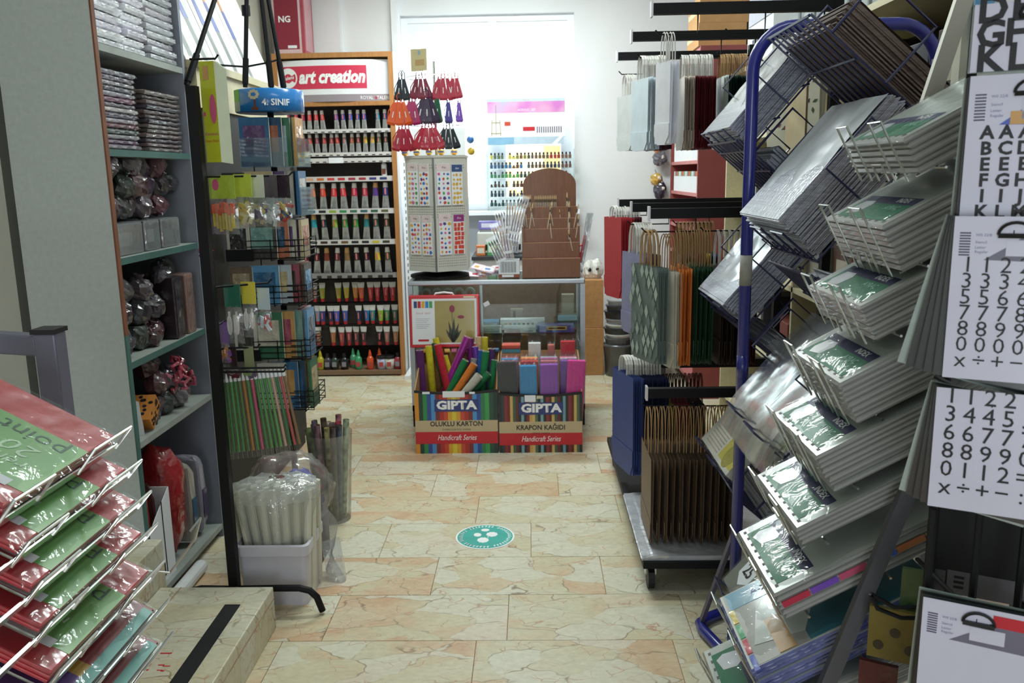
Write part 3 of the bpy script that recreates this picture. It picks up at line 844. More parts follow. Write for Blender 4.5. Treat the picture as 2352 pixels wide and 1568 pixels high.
# ------------------------------------------------------------------ revolving book stand
M_ACRYL = film('acrylic', (226, 240, 246), 0.80, 0.06, 0.0, rough=.05)
bs = T('book_stand', 'revolving black wire book stand with a blue printed drum on top', 'book stand', (-1.108, 3.74, 0))
MB().lathe([(.165, 0), (.165, .02), (.03, .045), (.03, .06)], n=24).build('base', M_BLACK, bs)
MB().lathe([(.014, .05), (.014, 1.83)], n=10).build('pole', M_BLACK, bs)
drum = MB(); n = 28
for (a, b) in ((1.772, 1.864),):
    drum.lathe([(.138, a), (.143, a+.004), (.143, b-.004), (.138, b)], n=n)
drum.build('drum', mat('blue_drum_print', (30, 118, 190), .25, var=.05, coat=.7), bs, smooth=True)
gp = MB()
def on_drum(u, z, r=.1436):   # u: arc length from the -Y facing line
    a = -PI/2+u/r
    return V(r*math.cos(a), r*math.sin(a), z)
def patch(mb, u0, u1, z0, z1, r=.1436, k=4):
    for i in range(k):
        a, b = u0+(u1-u0)*i/k, u0+(u1-u0)*(i+1)/k
        mb.quad(on_drum(a, z0, r), on_drum(b, z0, r), on_drum(b, z1, r), on_drum(a, z1, r))
patch(gp, -.19, -.10, 1.812, 1.862); gp.build('green_print', mat('green_print', (92, 160, 64), .4), bs)
gp = MB(); patch(gp, -.19, -.10, 1.774, 1.812); gp.build('grey_print', mat('grey_print', (150, 160, 156), .4), bs)
gp = MB()
for k in range(9):
    a = k*2*PI/9; gp.quad(on_drum(-.03+.018*math.cos(a), 1.832+.014*math.sin(a), .1438), on_drum(-.03+.018*math.cos(a)+.012, 1.832+.014*math.sin(a), .1438), on_drum(-.03+.018*math.cos(a)+.012, 1.832+.014*math.sin(a)+.012, .1438), on_drum(-.03+.018*math.cos(a), 1.832+.014*math.sin(a)+.012, .1438))
gp.build('tree_print', mat('cream_print', (226, 214, 180), .4), bs)
gp = MB(); patch(gp, -.024, -.016, 1.778, 1.828, .1437, 1); patch(gp, -.035, -.006, 1.776, 1.788, .1437, 2); gp.build('trunk_print', mat('brown_print', (120, 62, 40), .4), bs)
text('4. SINIF', .036, M_WINK, bs, (.068, 0, 1.806), (1, 0, 0), (0, 0, 1), bold=.02, bend=lambda p: on_drum(p.x, p.z, .1442))
BK = [('2a6a9a', 'blue'), ('5a9ac8', 'light blue'), ('d8d4c4', 'cream'), ('1f4c70', 'navy'), ('b8c8d4', 'pale blue'), ('c8b890', 'sand'), ('3c7a5c', 'green'), ('a84a64', 'rose'), ('6a4a80', 'purple'), ('c89a5a', 'ochre'),
      ('40403c', 'charcoal'), ('c8c4be', 'grey'), ('7aa8a0', 'teal'), ('b86a4a', 'rust')]
bm_ = MB().bb(-.062, .062, -.006, .006, 0, .24).mesh('cover', M_TGLOSS)
pg_ = MB().bb(-.0605, .0623, -.0045, .0045, .002, .238).mesh('pages', mat('paper_edge', (222, 214, 194), .8, var=.1, scale=60))
ch_ = MB().bb(-.046, .046, -.0068, -.0061, .07, .20).mesh('cover_picture', M_TFOIL)
bi = 0
TIER = [(1.545, 1.75), (1.34, 1.53), (1.155, 1.325), (.96, 1.135), (.72, .935), (.49, .71)]
for ti, (z0, z1) in enumerate(TIER):
    hk = min(.235, (z1-z0)*.97)
    for fi, (ang, lab2) in enumerate(((0, 'front'), (PI/2, 'side'))):
        nb = 3 if fi == 0 else 3
        # wire or acrylic pocket
        R = Matrix.Rotation(ang, 3, 'Z')
        pk = MB()
        if ti < 2:
            for (q0, q1) in (((-.12, -.135, z0), (.12, -.135, z0+.10)),):
                pk.ob(R @ V(-.10, -.135, z0), R @ V(.20, 0, 0), R @ V(0, .003, 0), V(0, 0, .12))
                pk.ob(R @ V(-.10, -.135, z0), R @ V(.20, 0, 0), R @ V(0, .09, 0), V(0, 0, .003))
            pk.build('pocket', M_ACRYL, bs)
        else:
            for hz in (.01, .035, .06, .085):
                pk.tube([R @ V(-.105, -.05, z0+hz), R @ V(-.105, -.135, z0+hz), R @ V(.105, -.135, z0+hz), R @ V(.105, -.05, z0+hz)], .0024, 5)
            for xx in (-.105, 0, .105):
                pk.tube([R @ V(xx, -.135, z0+.09), R @ V(xx, -.135, z0), R @ V(xx, -.03, z0)], .0024, 5)
            pk.build('wire_pocket', M_BLACK, bs)
        for b_ in range(nb):
            c, nm = BK[(bi*3+ti) % len(BK)]; bi += 1
            off = (-.036, .010, .038)[b_] if nb == 3 else 0
            yy = -.122+.024*b_
            p = R @ V(off, yy, z0+.004)
            t = T('book', '%s book, %s from the front, %s pocket of tier %s on the revolving stand' % (nm, ORD[b_], lab2, ['one', 'two', 'three', 'four', 'five', 'six'][ti]), 'book',
                  (bs.location.x+p.x, bs.location.y+p.y, p.z), ang, 'books on the revolving stand')
            for me, nme, cc in ((bm_, 'cover', c), (pg_, 'pages', None), (ch_, 'cover_picture', BK[(bi*5+3) % len(BK)][0])):
                o = inst(me, nme, t, color=cc); o.scale = (1.0, 1.0, hk/.24)
for ti, (z0, z1) in enumerate(TIER[1:5]):
    for b_ in range(2):
        c, nm = (('30302e', 'black'), ('b8b4a8', 'black-and-white'), ('6a5a48', 'brown'), ('d0ccc4', 'white'))[(ti+b_*2) % 4]
        t = T('book', '%s comic book, %s in the shade-side pocket of tier %s on the stand' % (nm, ORD[b_], ['two', 'three', 'four', 'five'][ti]), 'book', (bs.location.x-.135+.014*b_, bs.location.y-.13+.022*b_, z0+.004), 0, 'books on the revolving stand')
        for me, nme, cc in ((bm_, 'cover', c), (pg_, 'pages', None), (ch_, 'cover_picture', ('8a9088', '2c2c2a', 'a89878', '44443e')[(ti+b_) % 4])):
            o = inst(me, nme, t, color=cc); o.scale = (.78, 1.0, min(.2, (z1-z0)*.95)/.24)
    MB().bb(-.19, -.075, -.142, -.138, z0, z0+.05).build('pocket_front', M_BLACK, bs); MB().bb(-.19, -.075, -.138, -.09, z0, z0+.003).build('pocket_floor', M_BLACK, bs)
# big canvas boxes and posters standing behind, on a cream cabinet
cb = T('storage_cabinet', 'cream storage cabinet along the wall behind the black hook rack', 'cabinet', (-1.95, 3.46, 0))
M_CREAM = mat('cream_laminate', (206, 196, 160), .6, var=.05)
M_DKCAB = mat('dark_brown_laminate', (34, 30, 27), .6, var=.1)
MB().bb(0, .63, 0, 1.24, .0, 1.78).build('body', M_DKCAB, cb)
MB().bb(0, .645, -.005, 1.245, 1.78, 1.93).build('upper_section', M_CREAM, cb)
MB().bb(0, .66, -.01, 1.25, 1.93, 1.96).build('top', M_CREAM, cb)
for k in range(2):
    d = MB().bb(.631, .648, .01+.615*k, .605+.615*k, .06, 1.76).build('door', M_DKCAB, cb)
    MB().bb(.649, .664, .55+.06*k, .56+.06*k, .95, 1.07).build('handle', M_ALU, d)
M_CANV = mat('white_print_board', (232, 232, 230), .5, var=.03)
M_BLUEP = mat('blue_print', (72, 92, 168), .4, var=.1); M_ORP = mat('orange_print', (206, 130, 62), .4, var=.1)
for k, (y0, y1) in enumerate(((3.47, 3.83), (3.84, 4.22), (4.23, 4.68))):
    t = T('canvas_carton', ['white canvas carton with brush print nearest the grey shelf', 'white canvas carton with orange and blue print, middle of three', 'white canvas carton nearest the maroon box'][k], 'carton', (-1.345, y0, 1.9605), 0, 'white canvas cartons on the cabinet')
    w_ = y1-y0
    def P(u, v, x=0.0): return (-.40*v+x, u, v)
    MB().add([P(0, 0), P(w_, 0), P(w_, .75), P(0, .75), P(0, 0, -.07), P(w_, 0, -.07), P(w_, .75, -.07), P(0, .75, -.07)],
             [(0, 1, 2, 3), (7, 6, 5, 4), (1, 5, 6, 2), (4, 0, 3, 7), (3, 2, 6, 7), (1, 0, 4, 5)]).build('board', M_CANV, t)
    for q in range(1 if k == 2 else 2):
        u = .05+.16*q
        MB().add([P(u, .20, .0015), P(u+.055, .20, .0015), P(u+.050, .33, .0015), P(u+.010, .33, .0015)], [(0, 1, 2, 3)]).build('blue_print', M_BLUEP, t)
        MB().add([P(u+.012, .33, .0015), P(u+.046, .33, .0015), P(u+.042, .50, .0015), P(u+.022, .50, .0015)], [(0, 1, 2, 3)]).build('orange_print', M_ORP, t)
        for j in range(5):
            MB().add([P(u+.004+.011*j, .02+.012*(j % 2), .0014), P(u+.010+.011*j, .02, .0014), P(u+.010+.010*j, .20, .0014), P(u+.004+.010*j, .20, .0014)], [(0, 1, 2, 3)]).build('grey_print', MATS['grey_print'], t)
# black tripod easel on top of the rack
te = T('tripod_easel', 'folded black tripod easel standing on top of the book stand', 'easel', (-1.12, 3.70, 1.8645))
apex = V(-.02, .03, .70)
feet = [V(-.205, -.30, -.006), V(-.075, .0, .012), V(.03, .02, 0), V(.075, .05, 0)]
for k, f in enumerate(feet):
    top = apex+V((-.02, -.0, .015, .02)[k], 0, 0)
    mid = f+(top-f)*.16
    lg_ = MB().tube([mid, top], .0095, 8).build('leg', M_BLACK, te)
    MB().tube([f+(top-f)*.02, f+(top-f)*.17], .013, 8).build('clamp', M_BLACK, lg_)
    MB().tube([f, f+(top-f)*.03], .010, 8).build('foot', M_BLACK, lg_)
MB().tube([feet[1]+(apex-feet[1])*.12, feet[2]+(apex-feet[2])*.16, feet[3]+(apex-feet[3])*.18], .004, 6).build('brace', M_BLACK, te)
MB().tube([feet[0]+(apex-feet[0])*.12, feet[1]+(apex-feet[1])*.12], .004, 6).build('brace', M_BLACK, te)
MB().lathe([(.018, .30), (.018, .34)], (-.055, .02, 0), 10).build('knob', M_BLACK, te)
# ------------------------------------------------------------------ paint display rack
def loft(mb, secs, n=12, m=0, c=(0, 0, 0), cap=True):
    vs = []; fs = []
    for (z, rx, ry) in secs:
        for t in range(n):
            a = 2*PI*t/n
            vs.append((c[0]+rx*math.cos(a), c[1]+ry*math.sin(a), c[2]+z))
    for i in range(len(secs)-1):
        for t in range(n):
            t2 = (t+1) % n
            fs.append((i*n+t, i*n+t2, (i+1)*n+t2, (i+1)*n+t))
    if cap:
        fs.append(tuple(range(n-1, -1, -1))); fs.append(tuple((len(secs)-1)*n+t for t in range(n)))
    return mb.add(vs, fs, m)

PX0, PX1, PY0, PY1, PH = -1.85, -0.978, 6.36, 6.74, 2.375
pr = T('paint_rack', 'tall wooden paint display rack with a red art creation banner', 'display rack', (0, 0, 0))
for x0, x1 in ((PX0, PX0+.035), (PX1-.035, PX1)):
    MB().bb(x0, x1, PY0, PY0+.012, 0, PH).build('front_edge', M_GOLDWOOD, pr)
    MB().bb(x0, x1, PY0+.012, PY1, 0, PH).build('side_panel', M_WHITE, pr)
MB().bb(PX0+.035, PX1-.035, PY0, PY1, PH-.035, PH).build('top_board', M_GOLDWOOD, pr)
MB().bb(PX0+.035, PX1-.035, PY1-.02, PY1, .06, PH-.035).build('back_board', M_DARKBACK, pr)
MB().bb(PX0+.035, PX1-.035, PY0-.02, PY1-.02, 0.012, .042).build('base_board', mat('pale_brown_board', (128, 100, 78), .6, var=.1, stretch=(1, 14, 14)), pr)
MB().bb(PX0+.05, PX1-.05, PY0+.03, PY1-.03, 0, .012).build('plinth', M_INK, pr)
# curved header
HX0, HX1 = PX0+.035, PX1-.035
hc, hw = (HX0+HX1)/2, (HX1-HX0)/2
def bulge(x): return PY0+.045-.055*(1-((x-hc)/hw)**2)
def band(mb, z0, z1, x0, x1, off, n=24, m=0):
    for i in range(n):
        a, b = x0+(x1-x0)*i/n, x0+(x1-x0)*(i+1)/n
        mb.quad((a, bulge(a)-off, z0), (b, bulge(b)-off, z0), (b, bulge(b)-off, z1), (a, bulge(a)-off, z1), m)
h = MB(); band(h, 2.085, 2.325, HX0, HX1, 0); h.build('header', mat('white_header', (232, 232, 236), .35, var=.02, coat=.4), pr, smooth=True)
h = MB(); band(h, 2.035, 2.085, HX0, HX1, 0); h.build('header_strip', mat('mauve_strip', (150, 138, 146), .4, var=.03), pr)
h = MB().bb(HX0, HX1, PY0+.0, PY0+.05, 2.005, 2.035); h.build('header_rail', M_GOLDWOOD, pr)
M_BANNER = mat('crimson_print', (206, 52, 82), .4, var=.03)
h = MB(); band(h, 2.125, 2.285, HX0+.01, -1.172, .0015); h.build('banner', M_BANNER, pr)
bnd = lambda p: V(p.x, bulge(p.x)-.003+p.y, p.z)
text('art creation', .125, M_WINK, pr, (-1.425, 0, 2.205), (1, 0, 0), (0, 0, 1), bold=.042, shear=.26, sx=.80, bend=bnd)
ci = MB()
def arc(cx, cz, r0, r1, a0, a1, n=18):
    for i in range(n):
        a, b = a0+(a1-a0)*i/n, a0+(a1-a0)*(i+1)/n
        P = [(cx+r*math.cos(t), cz+r*math.sin(t)) for (r, t) in ((r0, a), (r1, a), (r1, b), (r0, b))]
        ci.quad(*[(x, bulge(x)-.0028, z) for x, z in P])
arc(-1.745, 2.205, .060, .070, 0, 2*PI, 28)
arc(-1.745, 2.205, .030, .060, .5, 2.5); arc(-1.745, 2.205, .034, .060, 3.6, 5.7)
ci.build('round_emblem', M_WINK, pr)
text('Talens', .034, M_WINK, pr, (-1.745, 0, 2.205), (1, 0, .15), (-.15, 0, 1), bold=.02, shear=.2, bend=bnd)
text('ROYAL   TALENS', .036, M_WINK, pr, (-1.115, 0, 2.058), (1, 0, 0), (0, 0, 1), sx=.8, bend=lambda p: V(p.x, bulge(p.x)-.002+p.y, p.z))
h = MB()
for k in range(4):
    a = k*PI/2
    h.prism([(-1.113+.011*math.cos(a+q), bulge(-1.113)-.002, 2.058+.011*math.sin(a+q)) for q in (-.5, 0, .5)]+[(-1.113, bulge(-1.113)-.002, 2.058)], (0, -.0005, 0))
h.build('small_star', M_BANNER, pr)
# shelf strips
LIP = mat('pale_strip', (206, 202, 200), .5, var=.04)
STRIP = [(1.838, .022, 'w'), (1.672, .022, 'w'), (1.632, .030, 'w'), (1.500, .034, 'c3'), (1.264, .034, 'c4'), (1.036, .034, 'c5'), (.786, .034, 'g')]
C3 = ['d8a080', 'c86a30', 'c83c3c', 'c02c34', 'a03048', 'a03040', '38387a', '2c3a70']
C4 = ['2c6a80', '20242c', '8aa83c', '3a8a58', '3a6a58', '2c5a60', '2c5a44', '5a5a30']
C5 = ['202020', '3c2420', '3a3430', '6a5030', '202428', '202028', 'c8b838', '303828']
XT = [-1.705+.0777*k for k in range(9)]
for (z, hh, kd) in STRIP:
    o = MB().bb(HX0, HX1, PY0+.02, PY0+.09, z-.004, z).build('shelf', M_DARKBACK, pr)
    MB().bb(HX0, HX1, PY0+.012, PY0+.02, z-hh, z+.004).build('price_strip', LIP if kd != 'g' else mat('grey_strip', (140, 138, 138), .5), o)
    if kd in ('c3', 'c4', 'c5'):
        cs = {'c3': C3, 'c4': C4, 'c5': C5}[kd]
        for k, c in enumerate(cs):
            MB().bb(XT[k+1]-.028, XT[k+1]+.024, PY0+.0112, PY0+.0118, z-hh+.010, z-.006).build('colour_swatch', M_TINT, o, color=c)
    elif kd == 'w':
        nb = MB()
        for k in range(15): nb.bb(HX0+.03+k*.052, HX0+.055+k*.052, PY0+.0112, PY0+.0118, z-hh+.003, z-hh+.010)
        nb.build('notches', M_DARKBACK, o)['kind'] = 'stuff'
    else:
        nb = MB()
        for k in range(10): nb.bb(HX0+.04+k*.077, HX0+.075+k*.077, PY0+.0112, PY0+.0118, z-hh, z-hh+.02)
        nb.build('notches', M_DARKBACK, o)['kind'] = 'stuff'
tg = MB().bb(-1.48, -1.375, PY0+.006, PY0+.0105, 1.600, 1.640).build('price_card', M_WHITE, pr)
# aluminium tubes
def tube_parts(s, wcap):
    b = MB(); loft(b, [(0, .0255*s, .0015), (.02*s, .0235*s, .005*s), (.085*s, .0195*s, .014*s)], 12)
    l = MB(); loft(l, [(.085*s, .0197*s, .0142*s), (.14*s, .0182*s, .0165*s)], 12)
    c = MB(); loft(c, [(.14*s, .0182*s, .0165*s), (.150*s, .0165*s, .0155*s), (.172*s, .0150*s, .0150*s), (.175*s, .013*s, .013*s)], 10)
    g = MB(); g.bb(-.005*s, .005*s, -.0172*s, -.0150*s, .092*s, .134*s)
    return b.mesh('foil_body', M_SILVER), l.mesh('colour_band', M_TPLAS), c.mesh('cap', wcap), g.mesh('logo_print', mat('pale_red_print', (214, 120, 120), .5))
M_CAPW = mat('white_cap', (216, 212, 208), .4, var=.03); M_CAPO = mat('tan_cap', (196, 150, 96), .5, var=.1)
BIG = tube_parts(1.08, M_CAPW); SML = tube_parts(.78, M_CAPW); ORC = BIG[2].copy(); ORC.materials.clear(); ORC.materials.append(M_CAPO)
def paint_tube(parts, x, z, c, lab, group, tan=False, lean=0.0):
    t = T('paint_tube', lab, 'paint tube', (x, PY0+.055, z), 0, group)
    t.rotation_euler = (0, lean, RN.uniform(-.15, .15))
    for me, nm in zip(parts, ('foil_body', 'colour_band', 'cap', 'logo_print')):
        if tan and nm == 'cap': me = ORC
        if tan and nm == 'logo_print': continue
        inst(me, nm, t, color=c)
TUBEROWS = [('fourth', 1.267, ['d08868', 'd84a34', 'd8343c', 'd83c4a', 'c02c50', 'b03048', '5a3a86', '2c3a80'], [6], 'third'),
            ('fifth', 1.039, ['2c98a8', '22404a', '8ab43c', '3c9a4c', '349a44', '2c7c80', '28584a', '3c4a2c'], [0, 5], 'fourth'),
            ('sixth', .789, ['4a2428', '7a3424', '5a343c', '8a6a44', '2c2224', '2a2028', 'd8c83c', '4a5430'], [1, 3], 'fifth')]
CN = {'d08868': 'salmon', 'd84a34': 'vermilion', 'd8343c': 'scarlet', 'd83c4a': 'light crimson', 'c02c50': 'carmine', 'b03048': 'dark rose', '5a3a86': 'violet', '2c3a80': 'ultramarine',
      '2c98a8': 'turquoise', '22404a': 'dark teal', '8ab43c': 'yellow-green', '3c9a4c': 'mid green', '349a44': 'bright green', '2c7c80': 'sea-green', '28584a': 'dark green', '3c4a2c': 'olive',
      '4a2428': 'dark red', '7a3424': 'rust', '5a343c': 'plum', '8a6a44': 'ochre', '2c2224': 'black', '2a2028': 'blue-black', 'd8c83c': 'yellow', '4a5430': 'moss green'}
for (row, z, cols, tans, rn_) in TUBEROWS:
    paint_tube(BIG, XT[0], z, cols[0], 'large aluminium paint tube at the hidden end of the %s tube row' % rn_, 'large aluminium paint tubes')
    for k, c in enumerate(cols):
        paint_tube(BIG, XT[k+1], z, c, 'large aluminium paint tube with %s label in the %s tube row%s' % (CN[c], rn_, ', tan cap' if k in tans else ''), 'large aluminium paint tubes', k in tans, RN.uniform(-.05, .05))
R1 = ['7a2848', 'c03050', '98304a', 'c83c44', 'c83c3c', 'b84040', None, '6a4a90', '3c3c88', '4a5ab0', '3a4a80', '4a4a98', None, '2c8aa0', '3a5080']
R2 = ['8a3a58', 'a86a4a', 'c8743c', 'c8503c', '7a4a60', 'b04440', '9a4a4a', 'b83c34', '8a8a8c', '9a5c38', '6a3c40', 'c8b83c', 'd0b850', '5a6a40', '4a4a3c']
for ri, (z, cols, rn_) in enumerate(((1.842, R1, 'first'), (1.676, R2, 'second'))):
    for k, c in enumerate(cols):
        if c is None: continue
        paint_tube(SML, -1.77+.0505*k, z, c, 'small aluminium paint tube, %s from the window end of the %s row' % (ORD[len(cols)-1-k], rn_), 'small aluminium paint tubes', False, RN.uniform(-.05, .05))
gb = T('glue_bottle', 'lone white bottle with a green cap in the empty rack row', 'bottle', (-1.085, PY0+.06, 1.504), 0)
b = MB(); loft(b, [(0, .020, .015), (.08, .020, .015), (.095, .010, .010)]); b.build('bottle', M_WHITE, gb)
b = MB(); loft(b, [(.095, .011, .011), (.135, .007, .007)]); b.build('cap', mat('green_cap', (40, 130, 76), .4), gb)
b = MB().bb(-.014, .014, -.0165, -.0155, .012, .05); b.build('label_card', mat('brown_print', (120, 62, 40), .4), gb)
# soft plastic tubes hanging cap-down
b = MB(); loft(b, [(.145, .026, .0015), (.128, .025, .003), (.105, .022, .008)], 12); SW = b.mesh('crimp', mat('milky_plastic', (200, 198, 196), .35, var=.04))
b = MB(); loft(b, [(.105, .022, .008), (.06, .0185, .0135), (.026, .016, .016)], 12); SB = b.mesh('body', M_TGLOSS)
b = MB(); loft(b, [(.026, .0155, .0155), (.004, .0145, .0145), (0, .013, .013)], 12); SC_ = b.mesh('cap', mat('red_cap', (168, 34, 44), .4, var=.05))
SG = MB().bb(-.004, .004, -.0145, -.0125, .045, .092).mesh('logo_print', MATS['pale_red_print'])
SR = [(.565, ['a89888', '98ac34', None, '9aa030', 'b8b430', 'c8872c', 'cc5a34', 'b83434', 'b02c34', 'a82c34', 'a02a34'], 'first'),
      (.388, ['8090a8', '3a3a78', '282c54', '4a58b0', '3c5ca8', None, '22284a', '2c6aa8', '2c7c80', '8aac34', '3c8450', '2c5c48'], 'second'),
      (.222, ['8a6444', None, '9a6a44', '98484c', '7a3438', '5c3c3c', '443038', None, '241c24', '8a6c64', '9a7850'], 'third')]
for (z, cols, rn_) in SR:
    n = len(cols)
    rod = MB().bb(HX0, HX1, PY0+.10, PY0+.106, z+.142, z+.148).build('hanging_rail', M_DARKBACK, pr)
    for k, c in enumerate(cols):
        if c is None: continue
        t = T('soft_paint_tube', 'soft paint tube hanging cap down, %s from the window end, %s soft row' % (ORD[n-1-k], rn_), 'paint tube',
              (-1.66+.60*k/(n-1)+RN.uniform(-.008, .008), PY0+.085+RN.uniform(-.01, .01), z), RN.uniform(-.2, .2), 'soft plastic paint tubes')
        for me, nm in ((SW, 'crimp'), (SB, 'body'), (SC_, 'cap'), (SG, 'logo_print')): inst(me, nm, t, color=c)
    # boards behind the hanging tubes
    MB().bb(HX0, HX1, PY0+.13, PY0+.14, z-.01, z+.16).build('hook_board', M_DARKBACK, pr)
# bottles and jars on the base board
BT = [(-1.70, 'a83c44', 'squeeze', 'rose', 0), (-1.64, 'b0a830', 'squeeze', 'yellow', 0), (-1.585, '3c3444', 'flat', 'violet-black', 0), (-1.53, '2a3c30', 'flat', 'dark green', 0), (-1.455, '1c1c22', 'flat', 'black', 0),
      (-1.345, '3c9a68', 'squeeze', 'mint green', 0), (-1.40, '4a9a70', 'squeeze', 'pale green', .07), (-1.255, 'd85028', 'squeeze', 'orange', 0), (-1.195, 'd85a28', 'squeeze', 'bright orange', .07), (-1.165, 'b8bcd8', 'jar', 'pale blue-white', 0),
      (-1.105, 'd8d4cc', 'jar', 'cream white', 0), (-1.14, '26242a', 'flat', 'dark grey', .08), (-1.043, 'a03444', 'flat', 'crimson', 0)]
for (x, c, kd, nm, dy) in BT:
    t = T('paint_bottle', '%s paint %s standing on the base board of the paint rack' % (nm, {'squeeze': 'squeeze bottle', 'flat': 'bottle', 'jar': 'jar'}[kd]), 'paint bottle', (x, PY0+.04+dy, .0425), 0, 'paint bottles on the rack base')
    b = MB()
    if kd == 'squeeze':
        loft(b, [(0, .022, .022), (.01, .026, .026), (.085, .026, .026), (.105, .012, .012)], 14); b.build('bottle', M_TGLOSS, t, color=c, smooth=True)
        b = MB(); loft(b, [(.105, .013, .013), (.122, .012, .012), (.15, .004, .004)], 10); b.build('nozzle', M_TPLAS, t, color=c)
    elif kd == 'flat':
        loft(b, [(0, .030, .020), (.075, .030, .020), (.095, .012, .012)], 12); b.build('bottle', M_TGLOSS, t, color=c, smooth=True)
        b = MB(); loft(b, [(.095, .013, .013), (.125, .013, .013)], 10); b.build('cap', M_INK, t)
    else:
        loft(b, [(0, .034, .034), (.085, .038, .038)], 16); b.build('jar', M_TGLOSS, t, color=c, smooth=True)
        b = MB(); loft(b, [(.085, .040, .040), (.102, .040, .040), (.105, .036, .036)], 16); b.build('lid', M_INK, t)
    MB().bb(-.016, .016, -.0395 if kd == 'jar' else -.0275, -.036 if kd == 'jar' else -.020, .025, .06).build('label_card', M_TINT, t, color='b84848' if kd != 'flat' else '8a8a94')
# maroon box on top
rb = T('maroon_box', 'maroon box with white borders on top of the paint rack', 'box', (-1.84, 6.42, PH+.0005))
MB().bb(0, .222, 0, .26, 0, .50).build('box', mat('pinkish_card', (216, 186, 190), .5, var=.03), rb)
MB().bb(.015, .185, -.0008, 0, .035, .445).build('front_print', mat('maroon_print', (140, 38, 58), .5, var=.05), rb)
MB().bb(.202, .224, -.001, .262, 0, .5005).build('corner_stripe', mat('dark_rose_print', (170, 70, 86), .5), rb)
MB().bb(.10, .165, -.0016, -.0008, .042, .062).build('label_card', M_WHITE, rb)
MB().bb(.2241, .2247, .03, .23, .03, .46).build('side_print', mat('dusty_rose_print', (196, 150, 158), .5), rb)
text('NG', .06, M_WINK, rb, (.085, -.001, .24), (1, 0, 0), (0, 0, 1), bold=.03)
# white slotted metal stand beside the rack
ws_ = T('slotted_stand', 'white slotted metal display stand between the paint rack and the showcase', 'stand', (-.945, 6.50, 0))
MB().bb(-.022, .022, -.015, .015, .03, 1.62).build('upright', M_WFRAME, ws_)
MB().bb(-.02, .02, -.30, .03, .0, .03).build('foot', M_WFRAME, ws_)
MB().bb(.40, .444, -.015, .015, .03, 1.62).build('upright', M_WFRAME, ws_)
MB().bb(.40, .44, -.30, .03, .0, .03).build('foot', M_WFRAME, ws_)
MB().bb(.022, .40, -.008, .008, .25, 1.62).build('back_panel', M_WFRAME, ws_)
MB().bb(.0, .46, -.02, .02, 1.62, 1.84).build('header_panel', mat('pale_grey_panel', (208, 212, 214), .5, var=.03), ws_)
hs_ = MB()
for k in range(30): hs_.bb(-.004, .004, -.0156, -.015, .12+k*.05, .145+k*.05)
hs_.build('slots', mat('slot_grey', (120, 122, 124), .6), ws_)['kind'] = 'stuff'
# ------------------------------------------------------------------ glass showcase
SCX, SCY, SW_, SD_, SH_ = -.735, 4.985, 1.045, .50, .890
sc = T('showcase', 'glass showcase counter with aluminium frame', 'showcase', (SCX, SCY, 0))
for x in (0, SW_-.028):
    for y in (0, SD_-.028):
        MB().bb(x, x+.028, y, y+.028, .10, SH_-.028).build('post', M_ALU, sc)
        MB().bb(x+.002, x+.026, y+.002, y+.026, 0, .10).build('foot', M_BLACK, sc)
for (a, b, c, d) in ((0, SW_, 0, .030), (0, SW_, SD_-.03, SD_), (0, .03, .03, SD_-.03), (SW_-.03, SW_, .03, SD_-.03)):
    MB().bb(a, b, c, d, SH_-.028, SH_).build('top_rail', M_ALU, sc, bevel=.006)
    MB().bb(a, b, c, d, .10, .135).build('bottom_rail', M_ALU, sc)
MB().bb(.03, SW_-.03, .03, SD_-.03, SH_-.008, SH_-.002).build('glass_top', M_GLASS, sc)
MB().bb(.028, SW_-.028, .010, .016, .135, SH_-.028).build('front_pane', M_GLASS, sc)
for x in (.010, SW_-.016):
    MB().bb(x, x+.006, .028, SD_-.028, .135, SH_-.028).build('side_pane', M_GLASS, sc)
M_SLIDE = mat('brown_laminate_door', (150, 118, 100), .55, var=.12, scale=30)
MB().bb(.028, SW_*.5+.02, SD_-.022, SD_-.012, .135, SH_-.028).build('sliding_door', M_SLIDE, sc)
MB().bb(SW_*.5-.02, SW_-.028, SD_-.034, SD_-.024, .135, SH_-.028).build('sliding_door', M_SLIDE, sc)
MB().bb(.03, SW_-.03, .03, SD_-.036, .135, .150).build('floor_board', M_SLIDE, sc)
MB().bb(.03, SW_-.03, .07, SD_-.045, .548, .556).build('glass_shelf', M_GLASS, sc)
MB().bb(.03, .42, .20, SD_-.045, .740, .746).build('glass_shelf', M_GLASS, sc)
MB().bb(.424, .440, .02, .036, .135, SH_-.028).build('centre_post', M_ALU, sc)
pt = MB().bb(.445, .48, .004, .0095, .735, .760)
o = pt.build('price_card', M_WHITE, sc); o.matrix_local = Matrix.Translation((.46, .007, .75)) @ Matrix.Rotation(-.5, 4, 'Y') @ Matrix.Translation((-.46, -.007, -.75))
